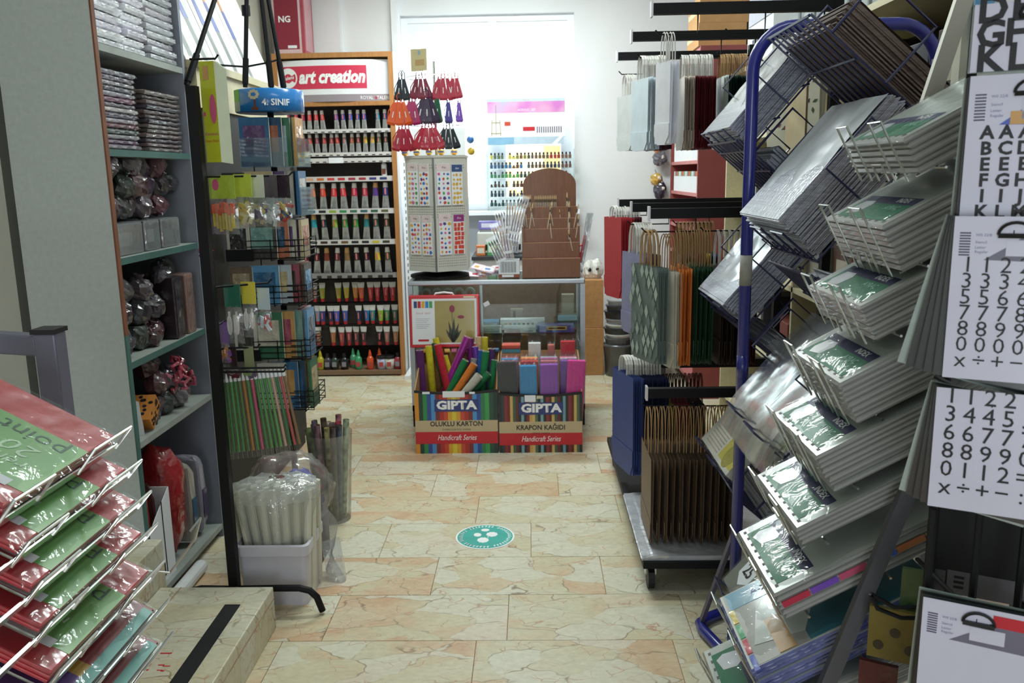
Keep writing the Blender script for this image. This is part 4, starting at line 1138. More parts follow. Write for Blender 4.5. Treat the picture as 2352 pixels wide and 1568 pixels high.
# contents of the showcase
for k in range(5):
    t = T('tape_roll', 'green-centred tape roll, %s from the end post in the showcase' % ORD[k], 'tape roll', (SCX+.075+k*.068, SCY+.28, .746+.034), 0, 'tape rolls in the showcase')
    mb = MB(); Mx = Matrix.Rotation(PI/2, 3, 'X')
    mb.lathe([(.018, -.012), (.033, -.012), (.033, .012), (.018, .012)], n=18, M=Mx, cap=False); mb.build('tape', mat('pale_tape', (176, 192, 182), .3, var=.06), t)
    mb = MB(); mb.lathe([(.015, -.0125), (.0185, -.0125), (.0185, .0125), (.015, .0125)], n=18, M=Mx, cap=False); mb.build('core', mat('green_core', (70, 130, 96), .4), t)
def sbox(lab, cat, x0, x1, y0, y1, z0, h, c, prints=(), name='boxed_item'):
    t = T(name, lab, cat, (x0, y0, z0+.0005))
    MB().bb(0, x1-x0, 0, y1-y0, 0, h).build('box', M_TGLOSS, t, color=c, bevel=.002)
    for (a, b, cc, dd, col) in prints:
        MB().bb(a*(x1-x0), b*(x1-x0), -.0006, 0, cc*h, dd*h).build('print', M_TINT, t, color=col)
    return t
sbox('blue pencil tin on the glass shelf of the showcase', 'tin', -.325, -.21, 5.19, 5.30, .556, .05, '4a8ab4', [(.1, .9, .55, .85, 'b8d0dc')])
sbox('long white box with coloured strokes on the showcase shelf', 'box', -.20, .075, 5.18, 5.25, .556, .065, 'dfe3ea', [(.1+.1*k, .15+.1*k, .35, .65, c) for k, c in enumerate(['d8d070', 'd8a090', '7a9ad8', '70a880', '406a58', '3c6a50', '30604c'])])
sbox('grey eraser box lying on top of the small blocks in the showcase', 'box', .155, .275, 5.20, 5.28, .556, .085, '4a5654', [(.0, 1, .6, 1, '9ab4c4')])
for k, (x0, x1, c, lb) in enumerate(((-.305, -.19, 'b4b8b4', 'grey card pad'), (-.175, .02, 'c4c8ca', 'wide pale card pad'))):
    sbox(lb+' on the showcase shelf front', 'pad', x0, x1, 5.075, 5.16, .556, .035, c, [(.1, .9, .2, .4, '8a9090'), (.15, .6, .6, .75, '9aa4a4')], 'card_pad')
sbox('blue and yellow pencil set at the showcase shelf front', 'pencil set', .03, .25, 5.07, 5.16, .556, .045, '4858a0', [(.25, .8, .35, .85, 'd0a860'), (.3, .75, .5, .7, 'c85a3c')], 'pencil_set')
cbx = sbox('clear box with a beige insert on the far shelf end of the showcase', 'box', .185, .265, 5.36, 5.42, .556, .19, 'c8bca8', [(.1, .9, .1, .9, 'd8d0c0')])
sbox('white packet with a dark stripe at the far side of the showcase', 'packet', -.14, -.06, 5.36, 5.42, .556, .10, '9a8878', [(.2, .4, .1, .9, '5a4a44')])

# ------------------------------------------------------------------ cardboard display boxes of craft paper
CB0 = ['d8902c', '1c3c2c', '2a8a4a', '2c4a94', '4a90cc', '7a2a24', 'b02c24', 'c84a2c', 'd8a02c', 'dcc838', 'd8a02c', 'c84a2c', 'b02c24', '7a2a24', '4a90cc', '2c4a94', '2a7a4a', '3c9a50', '1c4a34', '10302a']
CB1 = ['101c1c', '28343a', '8a2020', '6a1818', 'd0a85c', '3c5a40', '5a2420', '181c20', '7aa0ac', '181c24', '7a1c1c', 'c8a050', 'd0b070', '54684a', '181c20', '7aa4b0', '202024', '8a2424', '5a1c1c', 'cca85c', '3a5844', '6a2020', '181c20', '7498a4', '182024', '8a2424', '5a1414', 'ccb05c', '52644c', '1c2420']
def display_box(lab, x0, x1, cols, hf, hb, zl, zt, zr, ttl, sub):
    y0, y1 = 4.475, 4.90
    t = T('display_box', lab, 'display box', (x0, y0, 0), 0, 'striped craft paper display boxes')
    W = x1-x0; D = y1-y0; e = .006
    mb = MB()
    n = 12
    def fz(u): return hf-.014*math.sin(PI*u)
    for i in range(n):
        a, b = W*i/n, W*(i+1)/n
        mb.add([(a, 0, 0), (b, 0, 0), (b, 0, fz((i+1)/n)), (a, 0, fz(i/n)), (a, e, 0), (b, e, 0), (b, e, fz((i+1)/n)), (a, e, fz(i/n))],
               [(0, 1, 2, 3), (7, 6, 5, 4), (3, 2, 6, 7)])
    mb.build('front_panel', M_KRAFT, t)
    mb = MB()
    for i in range(n):
        a, b = W*i/n, W*(i+1)/n
        mb.add([(a, -.001, fz(i/n)-.013), (b, -.001, fz((i+1)/n)-.013), (b, -.001, fz((i+1)/n)), (a, -.001, fz(i/n)), (a, e+.001, fz(i/n)+.0005), (b, e+.001, fz((i+1)/n)+.0005)], [(0, 1, 2, 3), (3, 2, 5, 4)])
    mb.build('black_edge', M_INK, t)
    for s, x in ((0, 0), (1, W-e)):
        MB().prism([(x, e, 0), (x, D, 0), (x, D, hb), (x, D*.5, hb-.04), (x, e, hf)], (e, 0, 0)).build('side_panel', M_KRAFT, t)
    MB().bb(0, W, D-e, D, 0, hb).build('back_panel', M_KRAFT, t)
    MB().bb(e, W-e, e, D-e, 0, .004).build('bottom_panel', M_KRAFT, t)
    k = len(cols); ms = [mat('print_'+c, tuple(int(c[i:i+2], 16) for i in (0, 2, 4)), .45, var=.03, coat=.2) for c in cols]
    mb = MB()
    for i in range(k):
        a, b = W*i/k, W*(i+1)/k
        mb.quad((a, -.0012, .0), (b, -.0012, 0), (b, -.0012, fz((i+.5)/k)-.013), (a, -.0012, fz((i+.5)/k)-.013), i)
    mb.build('stripe_print', ms, t)
    MB().bb(0, W, -.0022, -.0014, zr+.034, zr+.098).build('pale_band', mat('pale_band_print', (196, 176, 140), .45, var=.03), t)
    MB().bb(0, W, -.0028, -.0016, zr-.034, zr+.034).build('red_band', M_REDP, t)
    MB().bb(W*.24, W*.77, -.0028, -.0016, zl-.034, zl+.034).build('logo_panel', mat('logo_navy', (44, 56, 118), .4), t)
    text('GIPTA', .064, M_WINK, t, (W*.505, -.0028, zl), (1, 0, 0), (0, 0, 1), bold=.045, sx=1.22)
    text(ttl, .038, M_INK, t, (W*.5, -.0022, zt), (1, 0, 0), (0, 0, 1), bold=.02, sx=.92)
    text(sub, .014, M_INK, t, (W*.5, -.0022, zt-.032), (1, 0, 0), (0, 0, 1), spacing=1.2)
    text('Handicraft Series', .044, M_WINK, t, (W*.5, -.0028, zr), (1, 0, 0), (0, 0, 1), shear=.35, sx=.70)
    return t
gx = display_box('striped cardboard display box lettered OLUKLU KARTON', -.648, -.197, CB0, .358, .485, .272, .168, .090, 'OLUKLU KARTON', 'CORRUGATED PAPER')
MB().bb(.155, .275, -.0035, -.0028, .318, .352).build('price_card', M_WHITE, gx)
MB().bb(.045, .085, -.0035, -.0028, .338, .350).build('price_card', M_WHITE, gx); MB().bb(.30, .33, -.0035, -.0028, .336, .348).build('price_card', M_WHITE, gx)
gx2 = display_box('striped cardboard display box lettered KRAPON KAĞIDI', -.189, .263, CB1, .340, .485, .250, .142, .078, 'KRAPON KAĞIDI', 'CREPE PAPER')
MB().bb(.14, .20, -.0035, -.0028, .288, .325).build('price_card', M_WHITE, gx2); MB().bb(.205, .24, -.0035, -.0028, .305, .322).build('price_card', mat('beige_label', (206, 200, 176), .5), gx2)
# rolls of corrugated card
def seg_gap(p, q, r, s_, n=12):
    g = 9.0
    for a in range(n+1):
        x = p+(q-p)*(a/n)
        d = s_-r; t = max(0, min(1, (x-r).dot(d)/d.length_squared)); g = min(g, (x-(r+d*t)).length)
    return g
PLACED = []
def roll(i, lab, px, py, qx, qy, r, c, y, foil=False):
    X = lambda x: -.649+(x-957)*.002387
    Z = lambda yy: .358+(897-yy)*.0025
    top = V(X(px), y, Z(py)); low = V(X(qx), y-.01, Z(qy)); d = (low-top)
    k = (top.z-.035)/(-d.z) if d.z < -.01 else 1
    bot = top+d*k
    bot.x = min(max(bot.x, -.648+.03), -.197-.03); 
    top.y = max(top.y, 4.485+r+.004); bot.y = max(top.y, 4.485+r+.006)
    bot.y = top.y
    while any(seg_gap(bot, top, q0, q1) < r+rq+.0005 for (q0, q1, rq) in PLACED) and top.y < 4.868-r:
        top.y += .004; bot.y += .004
    PLACED.append((bot.copy(), top.copy(), r))
    L = (top-bot).length
    t = T('card_roll', lab, 'card roll', bot, 0, 'corrugated card rolls in the display box')
    t.rotation_euler = (top-bot).to_track_quat('Z', 'Y').to_euler()
    MB().lathe([(r, 0), (r, L)], n=14, cap=False).build('sheet', M_TGLOSS if foil else M_TFAB, t, color=c, smooth=True)
    sp = MB()   # open spiral end
    pts = [(r*(1-.07*q/4)*math.cos(q*.5), r*(1-.07*q/4)*math.sin(q*.5), L+.0005) for q in range(40)]
    for q in range(39):
        a, b = V(pts[q]), V(pts[q+1]); sp.quad(a, b, b*.9+V(0, 0, L*.1), a*.9+V(0, 0, L*.1))
    sp.lathe([(r*.9, L-.012), (r*.9, L-.011)], n=12)
    sp.build('rolled_end', mat('pale_roll_end', (204, 190, 176), .8), t)
ROLLS = [('purple roll at the corner of the OLUKLU KARTON box', 961, 826, 963, 890, .022, '5a2460', 4.52, 0), ('yellow roll beside the purple corner roll', 978, 824, 982, 890, .020, 'd8cc2c', 4.53, 0),
         ('green roll behind the yellow one', 990, 822, 1004, 890, .019, '1c6a3c', 4.57, 0), ('yellow roll topmost at the back behind the green roll', 992, 811, 1010, 880, .018, 'd8c82c', 4.68, 0),
         ('navy roll between the green and the red roll', 1002, 846, 1012, 890, .017, '24347a', 4.60, 0), ('red roll leaning in the OLUKLU KARTON box', 1004, 813, 1019, 890, .021, 'bc2434', 4.55, 0),
         ('small yellow roll behind the red roll', 1018, 846, 1028, 885, .014, 'd8c42c', 4.62, 0), ('long shiny magenta foil roll leaning across the box', 1074, 801, 1022, 893, .022, '9c2a90', 4.52, 1),
         ('dark plum foil roll behind the magenta one', 1064, 831, 1036, 885, .019, '6a1c5c', 4.56, 1), ('green roll leaning beside the orange roll', 1071, 846, 1045, 893, .021, '1c7a44', 4.51, 0),
         ('orange roll leaning in the OLUKLU KARTON box', 1093, 851, 1056, 893, .021, 'd87a2c', 4.50, 0), ('pale grey roll beside the orange roll', 1106, 868, 1077, 893, .023, 'b8b4a8', 4.49, 0),
         ('short green roll low at the front of the box', 1127, 869, 1098, 893, .021, '1f6e44', 4.495, 0), ('violet foil roll at the back of the box', 1093, 818, 1098, 860, .018, '6a34a4', 4.66, 1),
         ('purple roll behind the magenta foil roll', 1078, 812, 1076, 860, .019, '7a2478', 4.74, 1), ('blue roll beside the tall green roll', 1109, 823, 1103, 870, .018, '2454a0', 4.61, 0),
         ('tall green roll near the second display box', 1120, 823, 1112, 885, .021, '1c7a48', 4.57, 0), ('dark violet roll at the far corner of the box', 1134, 820, 1128, 880, .019, '4a2c60', 4.60, 0),
         ('green roll at the edge next to the crepe packs', 1140, 842, 1132, 893, .018, '1a7444', 4.53, 0), ('yellow roll at the back near the red case', 1114, 806, 1112, 860, .018, 'd4c838', 4.80, 0),
         ('peach roll at the back of the box', 1098, 808, 1098, 860, .017, 'dcb88c', 4.80, 0), ('grey tube roll behind the orange roll', 1091, 843, 1086, 880, .018, '8a8a88', 4.58, 0)]
for i, (lab, a, b, c, d, r, col, y, fo) in enumerate(sorted(ROLLS, key=lambda q: q[7])): roll(i, lab, a, b, c, d, r, col, y, fo)
# crepe paper packs
def crepe(lab, x0, x1, y, ztop, c, z0=.006, tilt=0.0, th=.034):
    t = T('crepe_pack', lab, 'crepe pack', ((x0+x1)/2, y, z0), 0, 'wrapped crepe paper packs')
    w_ = x1-x0; h_ = ztop-z0
    MB().bb(-w_/2+.003, w_/2-.003, -th/2+.002, th/2-.002, .003, h_-.004).build('folded_paper', mat('coloured_crepe', rough=.9, tint=True, var=.05, scale=120, stretch=(1, 1, .05), bump=.3, bscale=160), t, color=c, bevel=.006)
    mb = MB()
    mb.bb(-w_/2, w_/2, -th/2, th/2, 0, h_)
    mb.sheet((-w_/2, 0, h_), (w_, 0, 0), (0, 0, .028), 8, 2, lambda u, v: (0, .006*math.sin(u*23)*v, .004*math.sin(u*17)*v))
    mb.build('film', M_FILM2, t)
    t.rotation_euler = (0, tilt, RN.uniform(-.03, .03))
XC = lambda x: -.649+(x-957)*.00239
CR = [('black crepe pack in the front row of the KRAPON KAĞIDI box', 1147, 1196, 4.51, .508, '26282a'), ('sky-blue crepe pack in the front row', 1198, 1241, 4.505, .488, '2c8cc4'),
      ('lilac crepe pack in the front row', 1244, 1290, 4.51, .493, '9a54b8'), ('hot pink crepe pack in the front row', 1293, 1338, 4.515, .512, 'e0409c')]
for (lab, a, b, y, z, c) in CR: crepe(lab, XC(a), XC(b)-.004, y, z, c, tilt=(.06 if 'hot' in lab else -.01))
for row, (y, z, cs) in enumerate(((4.56, .502, [('8a3a68', 'mauve'), ('c83434', 'red and blue'), ('c8707a', 'salmon'), ('7a4aa0', 'violet')]), (4.61, .505, [('3a8ac0', 'blue'), ('d86a3c', 'orange'), ('b04c8c', 'magenta'), ('c8a0b8', 'pale pink')]),
                          (4.66, .50, [('c83c3c', 'red'), ('e8a040', 'amber'), ('a8b4bc', 'grey'), ('d85a70', 'coral')]))):
    for k, (c, nm) in enumerate(cs):
        crepe('%s crepe pack in the %s row of the KRAPON KAĞIDI box' % (nm, ORD[row+1]), -.18+k*.108, -.18+k*.108+.102, y, z, c)
for (lab, a, b, y, z, c) in (('white crepe pack sticking up behind the front row', 1208, 1248, 4.71, .572, 'dedada'), ('bright red crepe pack sticking up at the back', 1284, 1329, 4.72, .578, 'c8222c'), ('salmon crepe pack between the white and the red one', 1254, 1281, 4.74, .555, 'c8685c')):
    crepe(lab, XC(a)+.02, XC(b), y, z, c)
for k, (c, nm) in enumerate((('d84838', 'red'), ('e08a50', 'orange'), ('3a9ab0', 'teal'), ('c84a30', 'vermilion'))):
    t = T('crepe_pack', '%s crepe pack lying %s in the flat pile at the back' % (nm, ['lowest', 'second', 'third', 'topmost'][k]), 'crepe pack', (-.125, 4.80, .45+.024*k), 0, 'wrapped crepe paper packs')
    MB().bb(-.052, .052, -.04, .04, 0, .022).build('folded_paper', MATS['coloured_crepe'], t, color=c, bevel=.004)
    MB().bb(-.054, .054, -.042, .042, -.0005, .0235).build('film', M_FILM2, t)
MB().bb(.01, .12, .20, .40, .0, .448).build('pack_support', M_KRAFT, gx2)
# row of small foam packs lying on the rear rim below the red case
FC = ['d8a040', '3c7a4c', 'c84838', 'e0b050', 'c86a8c', '4a90b4', 'd88a9c', '90b04c', 'd8503c', 'e0c070', '3a6a9c']
for k, c in enumerate(FC):
    t = T('foam_pack', 'tiny foam packet lying on the rear rim, %s from the display box end' % ORD[k], 'packet', (-.625+k*.041, 4.875, .4855), RN.uniform(-.3, .3), 'tiny foam packets under the red case')
    MB().bb(-.017, .017, -.02, .02, 0, .018).build('packet', M_TGLOSS, t, color=c, bevel=.004)
# red picture-set case leaning on the glass
cs = T('picture_set_case', 'red cardboard case with a tulip picture leaning on the showcase', 'case', (-.722, 4.925, .506))
cs.rotation_euler = (math.radians(-4), 0, 0)
cs.location.y = 4.905
MB().bb(0, .412, 0, .055, 0, .308).build('case', mat('red_card', (206, 38, 48), .4, var=.05, coat=.3), cs, bevel=.006)
MB().bb(.016, .396, -.001, 0, .020, .288).build('white_panel', M_WHITE, cs)
MB().bb(.150, .384, -.0018, -.001, .030, .276).build('picture', mat('olive_gold_picture', (166, 150, 78), .35, var=.10, scale=6, coat=.4), cs)
tu = MB()
def leafp(x, z, a, L, w): 
    d = V(math.sin(a), 0, math.cos(a)); s = V(d.z, 0, -d.x)
    p = V(x, -.0019, z)
    tu.poly([p-s*w*.4, p+s*w*.4, p+d*L*.5+s*w*.6, p+d*L, p+d*L*.5-s*w*.6])
for (a, L) in ((-.5, .09), (-.2, .13), (.05, .15), (.3, .12), (.6, .09), (-.35, .07), (.45, .08)): leafp(.255, .032, a, L, .016)
tu.tube([(.255, -.002, .1), (.25, -.002, .205)], .0012, 4)
tu.build('leaf_print', mat('dark_olive_print', (52, 58, 44), .4), cs)
tu = MB(); ovy(tu, .252, .228, .016, .022, -.0019); ovy(tu, .303, .180, .02, .010, -.0019); tu.build('tulip_print', mat('dark_pink_print', (142, 48, 72), .4), cs)
for k, c in enumerate(['3a4a80', 'c03440', 'e0a83c', '3c8ad0', '50a860']):
    MB().bb(.028+k*.0225, .028+k*.0225+.019, -.0018, -.001, .235, .274).build('colour_block', M_TINT, cs, color=c)
text('boya seti', .018, mat('pale_red_print2', (206, 110, 116), .5), cs, (.083, -.001, .205), (1, 0, 0), (0, 0, 1), spacing=1.25)
gl_ = MB()
for k in range(6): gl_.bb(.038, .038+.085*(1-.12*(k % 3)), -.0016, -.001, .170-.011*k, .173-.011*k)
gl_.build('small_print', mat('pale_grey_print', (190, 190, 194), .5), cs)['kind'] = 'stuff'
MB().bb(.050, .112, -.0018, -.001, .038, .050).build('red_logo', M_REDP, cs)
MB().tube([(.15, .02, .306), (.155, .015, .318), (.205, .012, .324), (.255, .015, .318), (.26, .02, .306)], .006, 6).build('handle', M_WINK, cs)
MB().bb(.32, .385, -.0008, 0, .291, .301).build('colour_strip', mat('cream_print', (226, 214, 180), .4), cs)
# ------------------------------------------------------------------ peg tower with sticker sheets and key pouches
M_PEG = mat('pale_pegboard', (206, 204, 194), .5, var=.03)
TX, TY, TZ, TR = -.565, 5.245, .8905, .205
pg = T('peg_tower', 'pale revolving pegboard tower of sticker sheets on the showcase', 'display tower', (TX, TY, TZ))
MB().lathe([(.185, 0), (.185, .012), (.06, .03), (.03, .045)], n=28).build('base', M_BLACK, pg)
HEX = [V(TR*math.cos(-PI/2+k*PI/3), TR*math.sin(-PI/2+k*PI/3), 0) for k in range(6)]
MB().prism([p+V(0, 0, .045) for p in HEX], (0, 0, .665)).build('pegboard', M_PEG, pg)
MB().prism([p*1.03+V(0, 0, .71) for p in HEX], (0, 0, .014)).build('top_plate', M_PEG, pg)
MB().lathe([(.008, .72), (.008, 1.27)], n=8).build('pole', M_CHROME, pg)
mb = MB(); mb.tube([HEX[0]*1.01+V(0, 0, .045), HEX[0]*1.01+V(0, 0, .71)], .006, 6)
mb.build('corner_strip', M_ALU, pg)
mb = MB()
for z in (.905, 1.035, 1.175):
    mb.tube([(.165*math.cos(a*PI/9), .165*math.sin(a*PI/9), z) for a in range(18)], .002, 5, closed=True)
    for a in range(3): mb.tube([(0, 0, z), (.165*math.cos(a*PI/1.5+.4), .165*math.sin(a*PI/1.5+.4), z)], .002, 5)
mb.build('wire_ring', M_CHROME, pg)['kind'] = 'stuff'
holes = MB()
for fi, (a, b) in enumerate(((HEX[5], HEX[0]), (HEX[0], HEX[1]))):
    d = (b-a).normalized(); n = V(d.y, -d.x, 0); L = (b-a).length
    for zr in (.075, .09, .105, .12, .365, .38, .395, .41, .425, .65, .665):
        for k in range(15):
            p = a+d*(.015+k*(L-.03)/14)+n*.0006+V(0, 0, zr)
            holes.quad(p, p+d*.005, p+d*.005+V(0, 0, .005), p+V(0, 0, .005))
holes.build('peg_holes', mat('hole_shadow_grey', (112, 108, 100), .9), pg)['kind'] = 'stuff'
STC = [mat('sticker_'+c, tuple(int(c[i:i+2], 16) for i in (0, 2, 4)), .45) for c in ('d8503c', 'e0b040', '3c7ac8', '4a9a54', 'd86a9c', '5a4a8a', '2a2a30')]
SHT = [(0, .018, .435, .075, .245, [1, 4, 3], 'Eiffel-tower'), (0, .105, .435, .068, .24, [0, 2, 1, 5], 'butterfly'), (1, .018, .435, .085, .24, [2, 0, 3, 4, 5], 'multicoloured'), (1, .112, .435, .070, .235, [1], 'yellow smiley'),
       (0, .025, .145, .072, .235, [0, 4, 1, 2], 'fruit'), (0, .112, .145, .070, .235, [1, 4, 2, 0], 'pastel'), (1, .022, .145, .078, .24, [1, 0, 2, 4, 5], 'cartoon animal'), (1, .115, .145, .070, .235, [0], 'red block')]
for i, (fi, u, z, w_, h_, cs_, nm) in enumerate(SHT):
    a, b = (HEX[5], HEX[0]) if fi == 0 else (HEX[0], HEX[1])
    d = (b-a).normalized(); n = V(d.y, -d.x, 0)
    p = a+d*u+n*.006+V(TX, TY, TZ+z)
    t = T('sticker_sheet', '%s sticker sheet in the %s row of the peg tower' % (nm, 'upper' if i < 4 else 'lower'), 'sticker sheet', p, rot=axes(d, (0, 0, 1)), group='sticker sheets on the peg tower')
    MB().bb(0, w_, 0, h_, -.004, .001).build('card', M_WHITE, t)
    MB().bb(.001, w_-.001, h_-.042, h_-.001, .001, .0018).build('header', mat('pale_pink_print', (226, 206, 206), .5) if nm not in ('yellow smiley', 'red block') else mat('navy_header' if nm[0] == 'y' else 'violet_header', (60, 84, 130) if nm[0] == 'y' else (150, 60, 130), .5), t)
    text('Prix' if i != 3 else 'Star', .016, M_INK if i not in (3, 7) else M_WINK, t, (w_*.5, h_-.022, .0018), (1, 0, 0), (0, 1, 0), shear=.4)
    rn = random.Random(i); mb = MB()
    for r in range(7):
        for q in range(3):
            cx, cy = .014+q*(w_-.028)/2+rn.uniform(-.003, .003), .016+r*(h_-.075)/6+rn.uniform(-.003, .003)
            R0 = rn.uniform(.0075, .0125); k = rn.choice((4, 5, 6))
            mb.prism([(cx+R0*math.cos(2*PI*j/k+r)*rn.uniform(.6, 1.1), cy+R0*math.sin(2*PI*j/k+r)*rn.uniform(.7, 1.1), .001) for j in range(k)] if nm != 'red block' else
                     [(cx-.009, cy-.011, .001), (cx+.009, cy-.011, .001), (cx+.009, cy+.011, .001), (cx-.009, cy+.011, .001)], (0, 0, .0006), cs_[(r*3+q) % len(cs_)])
    mb.build('sticker_print', STC, t)['kind'] = 'stuff'
# sign card
sg = T('sign_card', 'small kraft sign card on top of the peg tower pole', 'sign', (TX-.085, TY-.01, 2.105), -.35)
MB().bb(-.052, .052, -.001, .001, 0, .125).build('card', mat('pale_kraft', (208, 196, 150), .7, var=.06), sg)
MB().bb(-.025, .035, -.0016, -.001, .03, .065).build('print', mat('tan_print', (190, 160, 110), .7), sg); MB().bb(-.005, .01, -.0016, -.001, .09, .115).build('print', mat('pale_blue_print', (150, 180, 190), .7), sg)
MB().tube([(.02, 0, 0), (.08, .01, -.06)], .002, 5).build('wire', M_CHROME, sg)
# key pouches with wrist straps
XK = lambda px: -.56+(px-1001)*.00258
ZK = lambda py: 1.60+(360-py)*.00252
mbp = MB(); mbp.add([(-.010, -.006, 0), (.010, -.006, 0), (.027, -.010, -.118), (-.027, -.010, -.118), (-.010, .006, 0), (.010, .006, 0), (.027, .010, -.118), (-.027, .010, -.118), (-.021, -.004, -.132), (.021, -.004, -.132), (.021, .004, -.132), (-.021, .004, -.132)],
                   [(0, 1, 2, 3), (7, 6, 5, 4), (4, 5, 1, 0), (1, 5, 6, 2), (4, 0, 3, 7), (3, 2, 9, 8), (2, 6, 10, 9), (6, 7, 11, 10), (7, 3, 8, 11), (8, 9, 10, 11)])
KPM = mbp.mesh('pouch', M_TGLOSS)
mbp = MB(); mbp.tube([(-.008, 0, -.005), (-.012, 0, .035), (0, 0, .055), (.012, 0, .035), (.008, 0, -.005)], .0026, 5); KSM = mbp.mesh('strap', M_TFAB)
KTM = MB().ob((-.002, -.0085, -.055), (.004, 0, 0), (0, -.0012, 0), (0, -.002, -.035)).mesh('white_mark', M_WINK)
mbp = MB(); mbp.tube([(-.004, 0, .01), (-.030, 0, -.06), (-.022, -.004, -.115), (.0, -.006, -.128), (.018, -.004, -.10), (.006, 0, .0)], .003, 5); KLM = mbp.mesh('wrist_loop', M_TFAB)
KP = [(934, 178, 230, '20282e', 'black', 2, 'top tier near the paint rack'), (976, 178, 228, '7a2038', 'maroon', 3, 'top tier middle'), (1026, 178, 232, 'b02c44', 'crimson', 3, 'top tier on the window side'), (1052, 178, 228, 'b83c50', 'rose red', 2, 'top tier window end'),
      (926, 228, 286, 'e05a24', 'orange', 3, 'middle tier near the paint rack'), (955, 228, 286, 'a82860', 'magenta', 2, 'middle tier beside the orange ones'), (988, 222, 284, '3a2a44', 'dark plum', 3, 'middle tier'), (1012, 222, 282, '1c5a3c', 'dark green', 1, 'middle tier beside the plum ones'),
      (1036, 230, 282, '4a4090', 'indigo', 1, 'middle tier window side'), (1060, 232, 280, '7a4ab8', 'violet', 1, 'middle tier window end'), (934, 288, 344, 'a81c34', 'red', 3, 'bottom tier near the paint rack'), (990, 286, 342, 'b01c34', 'scarlet', 4, 'bottom tier middle'), (1034, 290, 340, '1c262c', 'black', 3, 'bottom tier window side')]
for (px, y0, y1, c, nm, n, wh) in KP:
    for q in range(n):
        sc_ = (y1-y0)/58.0
        x = XK(px)+(q-(n-1)/2)*.022
        lab = '%s key pouch, %s in its bunch, %s' % (nm, ORD[q], wh)
        t = T('key_pouch', lab, 'key pouch', (x, TY-.165-.008*(q % 2), ZK(y0+6)), 0, 'key pouches on the peg tower')
        t.rotation_euler = (0, -(q-(n-1)/2)*.24, RN.uniform(-.3, .3)); t.scale = (sc_, sc_, sc_)
        inst(KPM, 'pouch', t, color=c); inst(KSM, 'strap', t, color=c); inst(KTM, 'white_mark', t)
        if q == 0: inst(KLM, 'wrist_loop', t, color=c)
for k, (px, py, c, nm) in enumerate(((925, 350, 'e0a83c', 'amber'), (955, 347, 'e0b838', 'yellow'), (986, 347, 'd8b840', 'yellow'), (1012, 346, 'e0b438', 'yellow'), (1040, 347, 'e0a830', 'amber'))):
    t = T('ball', '%s foam ball on the tower plate, %s from the paint rack' % (nm, ORD[k]), 'ball', (XK(px), TY-.10+.10*abs(k-2)/2, TZ+.724+.0205), 0, 'small balls on the tower')
    MB().blob((0, 0, 0), (.0205, .0205, .0205), amp=0, nu=14, nv=9).build('ball', M_TGLOSS, t, color=c, smooth=True)
    MB().bb(-.016, .016, -.0215, -.017, -.003, .006).build('stripe', M_TINT, t, color='4a70b8')
for (px, py, c, nm) in ((1067, 318, '3c78c0', 'blue'), (1068, 345, 'd8b838', 'yellow and white')):
    t = T('ball', nm+' ball hanging from the window end of the peg tower ring', 'ball', (XK(px)+.03, TY, ZK(py)), 0, 'small balls on the tower')
    MB().blob((0, 0, 0), (.023, .023, .023), amp=0, nu=14, nv=9).build('ball', M_TGLOSS, t, color=c, smooth=True)
    MB().tube([(0, 0, .02), (-.03, 0, 1.80-ZK(py))], .001, 4).build('cord', M_INK, t)
# leaflets
LF = [(1085, 628), (1105, 624), (1122, 618), (1098, 615), (1130, 611), (1115, 631), (1138, 622), (1090, 620)]
for k, (px, py) in enumerate(LF):
    t = T('leaflet', '%s leaflet with pink borders, %s in the loose pile on the showcase' % (['white', 'pale', 'pinkish'][k % 3], ORD[k]), 'leaflet', (-.56+(px-1001)*.00262+.0, 5.10+.03*(632-py)/10, .912+.006*k), RN.uniform(-.9, .9), 'loose leaflets on the showcase')
    t.rotation_euler = (.45, RN.uniform(-.15, .15), RN.uniform(-.6, .6))
    MB().bb(-.04, .04, -.028, .028, 0, .0016).build('card', mat('pale_rose_card', (224, 190, 204), .4, coat=.5), t)
    MB().bb(-.033, .033, -.021, .021, .0016, .0021).build('panel', M_WHITE, t); MB().bb(-.02, .012, -.012, .008, .0021, .0024).build('print', M_TINT, t, color=['c83c50', 'd8a040', '5a7ac0'][k % 3])
# box of cellophane-wrapped brushes
bb_ = T('brush_box', 'small white box with barcode label holding wrapped brushes', 'box', (-.20, 5.10, .8905))
for (a, b, c, d) in ((0, .125, 0, .003), (0, .125, .087, .09), (0, .003, .003, .087), (.122, .125, .003, .087)): MB().bb(a, b, c, d, .02, .105).build('wall', M_WHITE, bb_)
MB().bb(0, .125, 0, .09, 0, .02).build('base', mat('rust_card', (150, 84, 62), .6), bb_)
bl = MB()
for k in range(16): bl.bb(.012+k*.006, .0145+k*.006+(k % 3)*.0008, -.0008, 0, .03, .095)
bl.build('barcode', mat('grey_print2', (120, 120, 120), .6), bb_)['kind'] = 'stuff'
MB().bb(.02, .09, -.001, -.0002, .003, .017).build('white_strip', M_WHITE, bb_)
BRC = ['5a2a34', '7a5a3a', '6a2a4a', 'a07a4a', '8a2a4a', '4a3030', 'b08a50']
